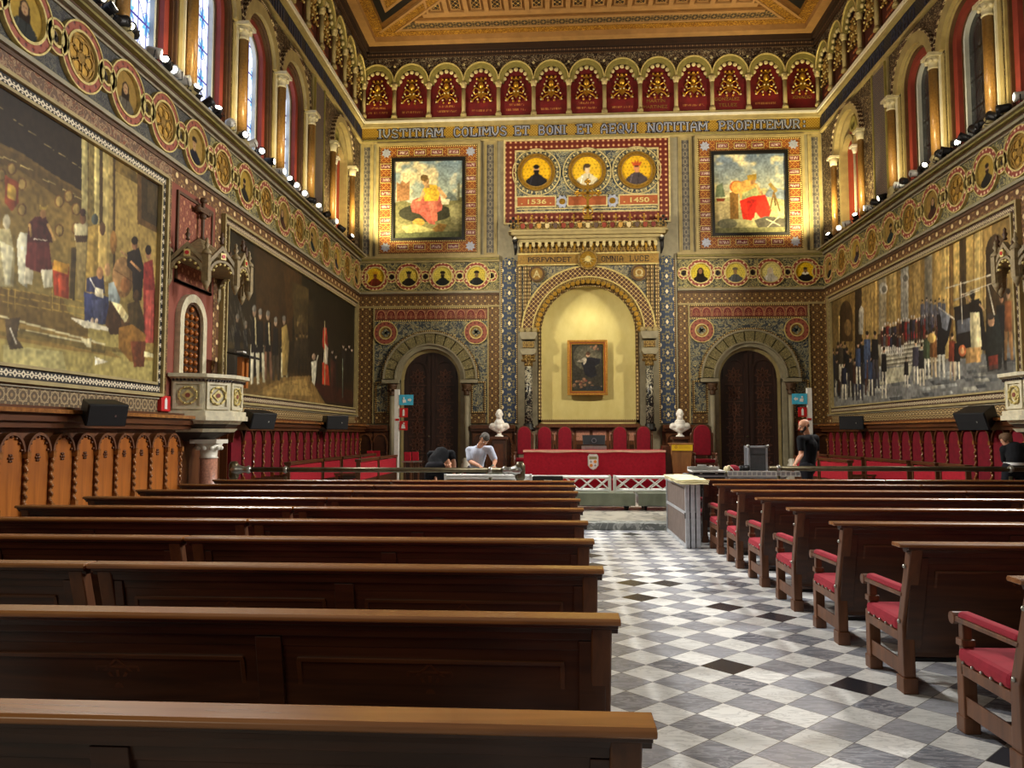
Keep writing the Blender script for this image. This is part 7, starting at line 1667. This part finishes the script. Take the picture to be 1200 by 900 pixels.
# ------------------------------------------------------------------ equipment behind the right pews
def box_case(name, x0, x1, y0, y1, z0, z1, lab, body='black', edge='alu', cat='case', grp=None):
    e = empty(name, (x0, y0, z0), lab, cat, grp); w, d, h = x1-x0, y1-y0, z1-z0; t = .035
    MB().box(.01, .01, .01, w-.01, d-.01, h-.01).build('panels', M[body], e)
    mb = MB()
    for a in (0, w-t):
        for b in (0, d-t): mb.box(a, b, 0, a+t, b+t, h)
    for c in (0, h-t):
        for b in (0, d-t): mb.box(0, b, c, w, b+t, c+t)
        for a in (0, w-t): mb.box(a, 0, c, a+t, d, c+t)
    mb.build('edge_extrusion', M[edge], e, .003)
    mb = MB()
    for a in (0, w):
        for c in (0, h): mb.ball((a, 0, c), .03, 8, 6)
    mb.build('corner_caps', M['steel'], e)
    return e
X_ = lambda px_, Y: float(onY(px_, 550, Y)[0])
Y0 = 13.9
box_case('flight_case', X_(807, Y0), X_(852, Y0), Y0, Y0+.7, .12, .9, 'dark flight case behind the last right pew, leftmost', grp='low flight cases behind the right pews')
box_case('flight_case', X_(853, Y0), X_(921, Y0), Y0, Y0+.5, .12, .88, 'wide dark flight case under the rose bag and tall grey case', grp='low flight cases behind the right pews')
e = box_case('tall_grey_case', X_(877, Y0+.2), X_(900, Y0+.2), Y0+.2, Y0+.5, .88, 1.41, 'upright grey case with aluminium edges left of the bald person', 'grey_board')
MB().box(.05, -.004, .38, .3, .006, .385).build('panel_seam', M['black'], e)
e = empty('open_case_lid', (X_(812, Y0), Y0-.05, .9), 'white and black open case lid lying behind the last right pew', 'case')
L = X_(848, Y0)-X_(812, Y0); MB().box(0, 0, 0, L, .5, .06).build('tray', M['black'], e, .01); mb = MB(); mb.box(-.02, -.02, .05, L+.02, .0, .08); mb.box(-.02, .5, .06, L+.02, .53, .13); mb.box(L*.3, .5, .13, L*.6, .53, .16); mb.box(-.02, 0, .05, .0, .5, .08); mb.box(L, 0, .05, L+.02, .5, .08); mb.build('white_rim', M['white'], e, .004)
mb = MB(); mb.box(L*.2, -.03, .02, L*.28, -.02, .06); mb.box(L*.7, -.03, .02, L*.78, -.02, .06); mb.build('latches', M['steel'], e)
xb_ = X_(858, Y0)
b = organic('drawstring_bag', M['velvet_pink'], [((0, 0, .08), (.06, 0, .1), .09, .1), ((.04, 0, .06), (.12, .02, .06), .08, .06)], [((0, 0, .13), (.1, .08, .06)), ((.1, 0, .12), (.07, .08, .07))], .015, 2); b.location = (xb_-.02, Y0+.1, .88); tag(b, 'crumpled rose red and cream bag on a flight case behind the right pews', 'bag')
organic('cream_pocket', M['cream'], [((-.07, -.05, .06), (-.03, -.08, .16), .04, .035)], [((-.08, -.03, .1), (.04, .05, .08))], .012, 2, b)
mb = MB(); mb.tube([(-.06, -.07, .18), (.02, -.1, .14), (.08, -.08, .05)], .008, 5); mb.build('drawcord', M['white'], b)
e = empty('small_black_fixture', (X_(872, Y0), Y0+.2, .88), 'small black lamp fixture between the rose bag and the tall grey case', 'lamp'); mb = MB(); mb.lathe([(.05, 0), (.07, .03), (.07, .18)], (-.05, 0, .12), 0, 14); mb.build('lamp_body', M['black'], e); mb = MB(); mb.tube([(0, -.08, .02), (0, -.08, .18), (0, .08, .18), (0, .08, .02)], .012, 6); mb.box(-.08, -.09, 0, .08, .09, .02); mb.build('yoke', M['black'], e)
xs = X_(852, Y0); xe = X_(937, Y0)
e = empty('perforated_white_bar', (xs, Y0-.06, .88), 'long flat white perforated bar lying along the wide flight case', 'bar'); L = xe-xs
mb = MB(); mb.box(0, 0, 0, L, .04, .02); mb.box(0, 0, .075, L, .04, .095)
for k in range(16): a = L*k/15; mb.box(max(0, a-.01), 0, .02, min(L, a+.01), .04, .075)
mb.build('bar_frame', M['white'], e); MB().box(0, .012, .015, L, .02, .08).build('bar_web', M['alu'], e)
# grey-green sheet held by the man, and bits on the truss
p = onY(581, 548, 15.0)
# ------------------------------------------------------------------ people
def norm(v): v = Vector(v); return v.normalized()
def hand(caps, balls, wrist, d, palmn, s=1.0, curl=.5, side=1):
    """palm plus five separate bent fingers; d = pointing direction, palmn = palm normal"""
    w = Vector(wrist); d = norm(d); n = norm(Vector(palmn)-d*Vector(palmn).dot(d)); x = d.cross(n)*side
    c = w+d*.05*s
    caps.append((w, w+d*.03*s, .027*s, .028*s))
    for k in (-1, 0, 1): caps.append((w+d*.02*s+x*.012*k*s, w+d*.085*s+x*.022*k*s, .016*s, .014*s))
    for k, L in ((-1.5, .85), (-.5, 1.0), (.5, 1.05), (1.5, .93)):
        b = w+d*.088*s+x*.0185*k*s; m = b+(d*(1-.2*curl)+n*curl*.55).normalized()*.036*L*s; t = m+(d*(1-curl*.9)+n*curl*1.3).normalized()*.032*L*s
        caps.append((b, m, .0098*s, .009*s)); caps.append((m, t, .009*s, .0075*s))
    b = w+d*.03*s-x*.026*s; m = b+(d*.7-x*.75+n*.35).normalized()*.036*s; t = m+(d*.95-x*.1+n*.45).normalized()*.03*s
    caps.append((b, m, .0125*s, .011*s)); caps.append((m, t, .011*s, .0085*s))
def person(label, J, face, top, legs_m, hairm, hair='short', beard=False, sleeve=.55, group=None, look=None, collar=False):
    J = {k: Vector(v) for k, v in J.items()}
    e = empty('person', (J['anL'].x*.5+J['anR'].x*.5, (J['anL'].y+J['anR'].y)/2, .12), label, 'person', group)
    off = Vector(e.location)
    J = {k: v-off for k, v in J.items()}
    f = norm(face); up = norm(J['head']-J['neck']); f = norm(f-up*f.dot(up)); sx = f.cross(up)
    H = J['head']; caps = []; balls = []
    # torso, neck, limbs
    caps += [(J['pelvis'], J['waist'], .125, .115), (J['waist'], J['chest'], .115, .135), (J['shL'], J['shR'], .062, .062), (J['chest'], (J['shL']+J['shR'])/2, .13, .08), ((J['shL']+J['shR'])/2, J['neck'], .065, .052), (J['neck'], H-up*.05, .052, .055)]
    caps += [(J['pelvis']+(J['hipL']-J['hipR'])*.3, J['pelvis']+(J['hipR']-J['hipL'])*.3, .12, .12)]
    for s in 'LR':
        caps += [(J['sh'+s], J['el'+s], .053, .042), (J['el'+s], J['el'+s]+(J['ha'+s]-J['el'+s])*.35, .042, .043), (J['el'+s]+(J['ha'+s]-J['el'+s])*.35, J['ha'+s], .043, .027)]
        caps += [(J['hip'+s], J['kn'+s], .085, .058), (J['kn'+s], J['kn'+s]+(J['an'+s]-J['kn'+s])*.35, .055, .058), (J['kn'+s]+(J['an'+s]-J['kn'+s])*.35, J['an'+s], .058, .038)]
        d = J['ha'+s]-J['el'+s]; hand(caps, balls, J['ha'+s], d.normalized()*.8+Vector((0, 0, -.3)), Vector((0, 0, -1)) if abs(norm(d).z) < .8 else -sx*(1 if s == 'R' else -1), 1.0, .6, 1 if s == 'R' else -1)
    # head: cranium, jaw, brow, nose, lips, chin, ears
    P = lambda a, b, c: H+sx*a+f*b+up*c
    caps += [(P(0, -.018, .03), P(0, .012, .035), .082, .076), (P(0, .02, -.02), P(0, .035, -.065), .062, .04), (P(-.03, .05, -.045), P(.03, .05, -.045), .03, .03), (P(0, .088, .012), P(0, .108, -.022), .011, .015), (P(-.03, .078, .03), P(.03, .078, .03), .013, .013), (P(-.018, .082, -.052), P(.018, .082, -.052), .009, .009), (P(0, .07, -.088), P(0, .066, -.08), .02, .02)]
    for s in (-1, 1): caps += [(P(.08*s, -.012, .02), P(.078*s, -.008, -.02), .014, .01)]
    body = organic('body', M['skin'], caps, balls, .0085, 3, e)
    for s in (-1, 1):
        q = P(.03*s, .083, .012); mb = MB(); mb.ball(q, .011, 8, 6); ey = mb.build('eye', M['white'], body); mb = MB(); mb.ball(P(.03*s, .0925, .012), .005, 6, 4); mb.build('pupil', M['black'], body)
        mb = MB(); mb.tube([P(.015*s, .088, .033), P(.045*s, .08, .035)], .005, 5); mb.build('eyebrow', hairm, body)
    mb = MB(); mb.tube([P(-.02, .093, -.05), P(0, .095, -.051), P(.02, .093, -.05)], .004, 5); mb.build('mouth', mat('lips_%d' % len(bpy.data.materials), (160, 90, 80), .5), body)
    if hair == 'short':
        organic('hair', hairm, [(P(0, -.03, .045), P(0, .02, .07), .083, .07), (P(-.055, -.02, .02), P(.055, -.02, .02), .04, .04), (P(0, -.05, .0), P(0, -.055, -.03), .055, .04)], [], .011, 2, body)
    if hair == 'fringe':
        organic('cropped_hair', hairm, [(P(-.05, -.04, .0), P(.05, -.04, .0), .036, .036)], [], .011, 2, body)
    if beard: organic('beard', M['beard'], [(P(-.05, .03, -.04), P(0, .068, -.08), .026, .032), (P(.05, .03, -.04), P(0, .068, -.08), .026, .032), (P(-.058, .01, -.01), P(-.05, .035, -.05), .02, .026), (P(.058, .01, -.01), P(.05, .035, -.05), .02, .026)], [], .008, 2, body)
    # clothes
    c2 = [(J['pelvis'], J['waist'], .142, .132), (J['waist'], J['chest'], .132, .152), (J['shL'], J['shR'], .077, .077), (J['chest'], (J['shL']+J['shR'])/2, .146, .094), ((J['shL']+J['shR'])/2, (J['shL']+J['shR'])/2+(J['neck']-(J['shL']+J['shR'])/2)*.55, .078, .064)]
    for s in 'LR':
        if sleeve <= 1: c2.append((J['sh'+s], J['sh'+s]+(J['el'+s]-J['sh'+s])*sleeve, .072, .064))
        else: c2 += [(J['sh'+s], J['el'+s], .07, .056), (J['el'+s], J['el'+s]+(J['ha'+s]-J['el'+s])*(sleeve-1), .056, .048)]
    sh = organic('shirt', top, c2, [], .012, 3, e)
    if collar:
        mb = MB(); nk = J['neck']-up*.015
        for s in (-1, 1): mb.tube([nk-f*.05+sx*.02*s, nk+sx*.058*s, nk+f*.06+sx*.03*s-up*.04], .016, 6)
        mb.build('collar', top, sh)
        mb = MB()
        for k in range(5): q = J['chest'].lerp(J['waist'], k/4)+f*.145; mb.ball(q, .007, 6, 4)
        mb.build('buttons', M['white'], sh)
    c3 = [(J['pelvis']+(J['waist']-J['pelvis'])*.1, J['pelvis'], .146, .146), (J['pelvis']+(J['hipL']-J['hipR'])*.3, J['pelvis']+(J['hipR']-J['hipL'])*.3, .136, .136)]
    for s in 'LR': c3 += [(J['hip'+s], J['kn'+s], .1, .075), (J['kn'+s], J['an'+s]+Vector((0, 0, .03)), .075, .062)]
    tr = organic('trousers', legs_m, c3, [], .014, 3, e)
    fh = norm((f.x, f.y, 0)) if look is None else norm(look)
    for s in 'LR':
        a = J['an'+s]; mb = MB(); mb.hexa([tuple(a+Vector(q)) for q in []]) if False else None
        organic('shoe', M['shoe'], [(Vector((a.x, a.y, .045))-fh*.04, Vector((a.x, a.y, .04))+fh*.14, .045, .036)], [], .014, 1, e)
    return e, sh, tr
def std(px_, Y, dx=0): return float(onY(px_, 500, Y)[0])+dx
Q = lambda x, y, Y: tuple(float(v) for v in onY(x, y, Y))
Yp = 14.3
# man in the pale shirt, bent over the truss end
pv = Vector(Q(556, 549, Yp)); 
J = dict(head=Q(567.5, 515, Yp-.22), neck=Q(562, 523, Yp-.1), chest=Q(561, 531, Yp-.02), waist=Q(559, 542, Yp), pelvis=Q(558, 552, Yp+.05),
         shL=Q(550, 528, Yp+.02), shR=Q(574, 527, Yp-.08), elL=Q(551, 541, Yp-.1), elR=Q(580, 540, Yp-.12), haL=Q(562, 546, Yp-.34), haR=Q(579, 544.5, Yp-.38))
J['hipL'] = (J['pelvis'][0]-.09, J['pelvis'][1], J['pelvis'][2]-.05); J['hipR'] = (J['pelvis'][0]+.09, J['pelvis'][1], J['pelvis'][2]-.05)
for s, o in (('L', -.12), ('R', .12)): J['kn'+s] = (J['pelvis'][0]+o, Yp-.02, .6); J['an'+s] = (J['pelvis'][0]+o, Yp+.04, .2)
person('person in pale blue shirt bending over grey sheeting behind the left pews', J, (.35, -.8, -.55), M['shirt'], M['trousers'], M['hair_grey'], 'short', False, .8, collar=True)
# person in black bent right over, seen from behind
J = dict(pelvis=Q(510, 549, 14.1), waist=Q(510, 540, 14.2), chest=Q(517, 533, 14.34), neck=Q(523, 537, 14.62), head=Q(525, 545, 14.78), shL=Q(505, 533, 14.45), shR=Q(529, 532, 14.4),
         elL=Q(505, 548, 14.5), elR=Q(532, 543, 14.32), haL=Q(510, 560, 14.5), haR=Q(532, 556, 14.22))
J['hipL'] = (J['pelvis'][0]-.1, 14.1, J['pelvis'][2]-.05); J['hipR'] = (J['pelvis'][0]+.1, 14.1, J['pelvis'][2]-.05)
for s, o in (('L', -.14), ('R', .14)): J['kn'+s] = (J['pelvis'][0]+o, 14.18, .6); J['an'+s] = (J['pelvis'][0]+o, 14.12, .2)
person('person in black t-shirt bent low with back to the camera, one bare arm hanging', J, (0, .35, -.94), M['black_cloth'], M['trousers'], M['hair_brown'], 'short', False, .45, look=(0, 1, 0))
# bald bearded man standing, looking left
Yb = 13.9
J = dict(head=Q(942.5, 499, Yb), neck=Q(946, 510, Yb+.02), chest=Q(948, 523, Yb+.02), waist=Q(947, 537, Yb), pelvis=Q(946, 549, Yb), shL=Q(938.5, 515, Yb-.14), shR=Q(955, 514, Yb+.16),
         elL=Q(939, 533, Yb-.2), elR=Q(957, 533, Yb+.2), haL=Q(931.5, 544, Yb-.5), haR=Q(950, 549, Yb+.25))
J['hipL'] = (J['pelvis'][0]-.04, Yb-.08, J['pelvis'][2]-.06); J['hipR'] = (J['pelvis'][0]+.04, Yb+.1, J['pelvis'][2]-.06)
for s, o in (('L', -.12), ('R', .1)): J['kn'+s] = (J['pelvis'][0]+.0, Yb+o, .62); J['an'+s] = (J['pelvis'][0]+.03, Yb+o, .2)
person('bald person with dark beard in black t-shirt standing behind the right pews', J, (-1, -.12, -.05), M['black_cloth'], M['trousers'], M['hair_brown'], 'fringe', True, .62, look=(-1, -.2, 0))
# person at the right edge, bent, pale belt line
Ye = 13.35
J = dict(head=Q(1180, 516, Ye+.12), neck=Q(1184, 522, Ye+.1), chest=Q(1189, 528, Ye+.05), waist=Q(1190, 538, Ye-.05), pelvis=Q(1189, 549, Ye-.05), shL=Q(1177, 527, Ye+.1), shR=Q(1200, 524, Ye+.1),
         elL=Q(1178, 542, Ye+.25), elR=Q(1204, 542, Ye+.25), haL=Q(1184, 552, Ye+.4), haR=Q(1198, 552, Ye+.4))
J['hipL'] = (J['pelvis'][0]-.1, Ye-.05, J['pelvis'][2]-.05); J['hipR'] = (J['pelvis'][0]+.1, Ye-.05, J['pelvis'][2]-.05)
for s, o in (('L', -.13), ('R', .13)): J['kn'+s] = (J['pelvis'][0]+o, Ye+.02, .6); J['an'+s] = (J['pelvis'][0]+o, Ye, .2)
pe, sh, tr = person('person in black at the right edge with a pale belt, head bowed away', J, (-.15, .8, -.6), M['black_cloth'], M['trousers'], M['hair_brown'], 'short', False, .8, look=(0, 1, 0))
off = Vector(pe.location); c = Vector(Q(1189, 543.5, Ye-.05))-off; mb = MB(); n = 24; vs = [(c.x+.16*math.cos(2*PI*i/n), c.y+.155*math.sin(2*PI*i/n), c.z+h) for h in (-.02, .025) for i in range(n)]
mb.add(vs, [(i, (i+1) % n, n+(i+1) % n, n+i) for i in range(n)], True); mb.build('pale_belt', M['white'], tr)
# sheet in the man's hands, lying over a truss piece
e = empty('work_trolley', (Q(552, 556, 13.85)[0], 13.75, .12), 'low black work trolley under the hands of the person in the pale shirt', 'trolley')
MB().box(-.5, 0, .12, .75, .42, .68).build('trolley_body', M['black'], e, .01)
for x in (-.4, .65):
    for y in (.05, .37): mb = MB(); mb.lathe([(.055, -.02), (.055, .02)], (x, y, .055), 0, 12); mb.box(x-.02, y-.02, .06, x+.02, y+.02, .13); mb.build('caster', M['rubber'], e)
truss(float(Q(522, 556, 13.8)[0]), float(Q(622, 556, 13.8)[0]), 13.8, .80, 'slim white ladder truss on the work trolley behind the left pews', h=.05, n=16, grp='white truss sections on the platform')
q = Vector(Q(579, 548, 13.85)); b = organic('grey_sheet', M['plastic_sheet'], [((-.08, 0, -.04), (-.02, 0, .1), .05, .025), ((-.02, 0, .08), (.14, 0, -.05), .03, .045), ((-.1, .02, -.05), (.16, .02, -.06), .035, .03)], [], .012, 2)
b.location = (q.x, 13.88, .96); tag(b, 'crumpled grey green sheet held by the person in the pale shirt', 'sheet')
# ------------------------------------------------------------------ lamps along the ledges
M['lens'] = mat('lit_lamp_lens', (255, 250, 235), .3, 0, 0, 3, emit=(255, 246, 222, 8))
M['lamp_shell'] = mat('white_lamp_shell', (214, 214, 206), .4, .1, .05, 9)
def make_lamp(shell):
    r = empty('ledge_spotlight')
    mb = MB(); mb.lathe([(.05, -.16), (.075, -.12), (.08, .02), (.09, .08)], (0, 0, 0), 0, 16); mb.build('lamp_body', M[shell], r)
    MB().lathe([(.06, 0), (.06, .012)], (.072, 0, 0), 0, 16).build('lens', M['lens'], r)
    mb = MB(); mb.tube([(0, -.1, 0), (0, -.1, -.14), (0, .1, -.14), (0, .1, 0)], .01, 6); mb.tube([(0, 0, -.14), (0, 0, -.19)], .02, 8); mb.build('yoke', M['black'], r)
    mb = MB(); mb.box(-.05, -.05, -.2, .05, .05, -.18); mb.build('foot', M['black'], r)
    return r
LP_, LW = make_lamp('black'), make_lamp('lamp_shell'); used = {0: False, 1: False}
Lpx = [(112, 28), (127, 22), (145, 44), (152, 58), (180, 84), (196, 96), (208, 105), (217, 112), (230, 124), (243, 140), (256, 150), (268, 163), (283, 175), (296, 186), (305, 194), (318, 206), (329, 216), (340, 226), (349, 233), (357, 240), (366, 248), (374, 256), (383, 265), (392, 273), (401, 281), (411, 289)]
Rpx = [(972, 282), (984, 273), (992, 267), (1003, 262), (1015, 254), (1024, 247), (1034, 238), (1052, 226), (1060, 220), (1070, 215), (1080, 207), (1100, 197), (1110, 192), (1120, 185), (1130, 180), (1143, 170), (1152, 163), (1164, 154), (1176, 145), (1192, 134)]
for sd, L in (('L', Lpx), ('R', Rpx)):
    n = len(L)
    for i, (a, b) in enumerate(L):
        X0 = XL+.2 if sd == 'L' else XR-.2
        y = float(onX(a, b, X0)[1]); k = int(RS.rand() < .5)
        if y > 24.7: y = 24.6
        src = (LP_, LW)[k]; o = src if not used[k] else copy_tree(src); used[k] = True
        base = 0 if sd == 'L' else PI
        o.location = (X0, y, 7.745); o.rotation_euler = (0, -.7+RS.rand()*1.1, base+(RS.rand()*2-1)*1.9)
        o.location.y += RS.rand()*.16-.08
        tag(o, 'small spotlight on the %s wall ledge, number %d from the camera' % ('left' if sd == 'L' else 'right', i+1), 'spotlight', 'spotlights along the %s ledge' % ('left' if sd == 'L' else 'right'))
for i, (sd, y) in enumerate(((1, 2), (1, 2))): pass
# ------------------------------------------------------------------ light
def spot(name, loc, to, power, col, size=1.2, blend=.6, rad=.12):
    l = bpy.data.lights.new(name, 'SPOT'); l.energy = power; l.color = col; l.spot_size = size; l.spot_blend = blend; l.shadow_soft_size = rad
    o = bpy.data.objects.new(name, l); COL.objects.link(o); o.location = loc
    o.rotation_euler = (Vector(to)-Vector(loc)).to_track_quat('-Z', 'Y').to_euler(); return o
WARM, NEU, GOLDC, COOL = (1, .88, .66), (1, .97, .92), (1, .8, .38), (.86, .93, 1)
# floods on the ledges thrown across and down into the hall
for y in (10, 15, 20):
    spot('ledge_flood', (XR-.45, y, 8.0), (-3.5, y-4, 1.0), 2300, NEU, 1.5, .8, .45)
    spot('ledge_flood', (XL+.45, y, 8.0), (4.5, y-4, 0), 2300, NEU, 1.5, .8, .45)
# lamps grazing up the far corners
spot('corner_flood', (XL+.5, 23.2, 7.8), (-5.2, 25, 10), 640, GOLDC, 1.7, .7, .08)
spot('corner_flood', (XR-.5, 23.2, 7.8), (7.2, 25, 10), 640, GOLDC, 1.7, .7, .08)
# toward the end wall and dais
spot('end_flood', (XL+.5, 17, 8.0), (2.5, 25, 6), 1750, WARM, 1.2, .8, .15)
spot('end_flood', (XR-.5, 17, 8.0), (-.5, 25, 6), 1750, WARM, 1.2, .8, .15)
# up toward the ceiling
spot('ceiling_flood', (XL+.5, 19, 8.0), (1, 23, 14.6), 1200, WARM, 1.5, .8, .15)
spot('ceiling_flood', (XR-.5, 19, 8.0), (1, 23, 14.6), 1200, WARM, 1.5, .8, .15)
# upper walls across the hall
spot('wall_flood', (XR-.5, 13, 8.0), (XL, 19, 10), 1300, WARM, 1.5, .8, .15)
spot('wall_flood', (XL+.5, 13, 8.0), (XR, 19, 10), 1300, WARM, 1.5, .8, .15)
for y in (12.6, 14.8, 17.0, 19.2, 21.4, 23.0):
    spot('column_lamp', (XL+.8, y-.35, 7.7), (XL, y+.35, 9.3), 70 if y < 20 else 130, GOLDC, 1.9, 1, .06)
    spot('column_lamp', (XR-.8, y-.35, 7.7), (XR, y+.35, 9.3), 70 if y < 20 else 150, GOLDC, 1.9, 1, .06)
# onto the desk and the people at the platform
spot('stage_flood', (XL+.5, 14.5, 8.0), (1.5, 20.5, .8), 900, NEU, .8, .8, .15)
spot('stage_flood', (XR-.5, 14.5, 8.0), (.3, 20.5, .8), 900, NEU, .8, .8, .15)
# niche lamp under the portal arch
spot('niche_lamp', (NC, YB-.3, 6.0), (NC, YB+.5, 3.8), 42, (1, .92, .66), 2.5, 1, .3)
# fill light added behind the camera to lift the pew backs
a = bpy.data.lights.new('rear_fill_light', 'AREA'); a.shape = 'RECTANGLE'; a.size = 4; a.size_y = 3; a.energy = 125; a.color = WARM
o = bpy.data.objects.new('rear_fill_light', a); COL.objects.link(o); o.location = (-4.5, -2.5, 6.5); o.rotation_euler = (Vector((5, 8, .5))-Vector((-4.5, -2.5, 6.5))).to_track_quat('-Z', 'Y').to_euler()
w = bpy.data.worlds.new('World'); S.world = w; w.use_nodes = True
w.node_tree.nodes['Background'].inputs[0].default_value = (.9, .86, .8, 1); w.node_tree.nodes['Background'].inputs[1].default_value = .12
S.view_settings.view_transform = 'Standard'; S.view_settings.look = 'None'; S.view_settings.exposure = .56; S.view_settings.gamma = 1; S.view_settings.use_curve_mapping = False
S.cycles.use_denoising = True; S.cycles.max_bounces = 6; S.cycles.diffuse_bounces = 4; S.cycles.glossy_bounces = 3; S.cycles.transparent_max_bounces = 6
S.cycles.caustics_reflective = False; S.cycles.caustics_refractive = False; S.cycles.use_light_tree = True; S.cycles.sample_clamp_indirect = 4
bpy.context.view_layer.update()
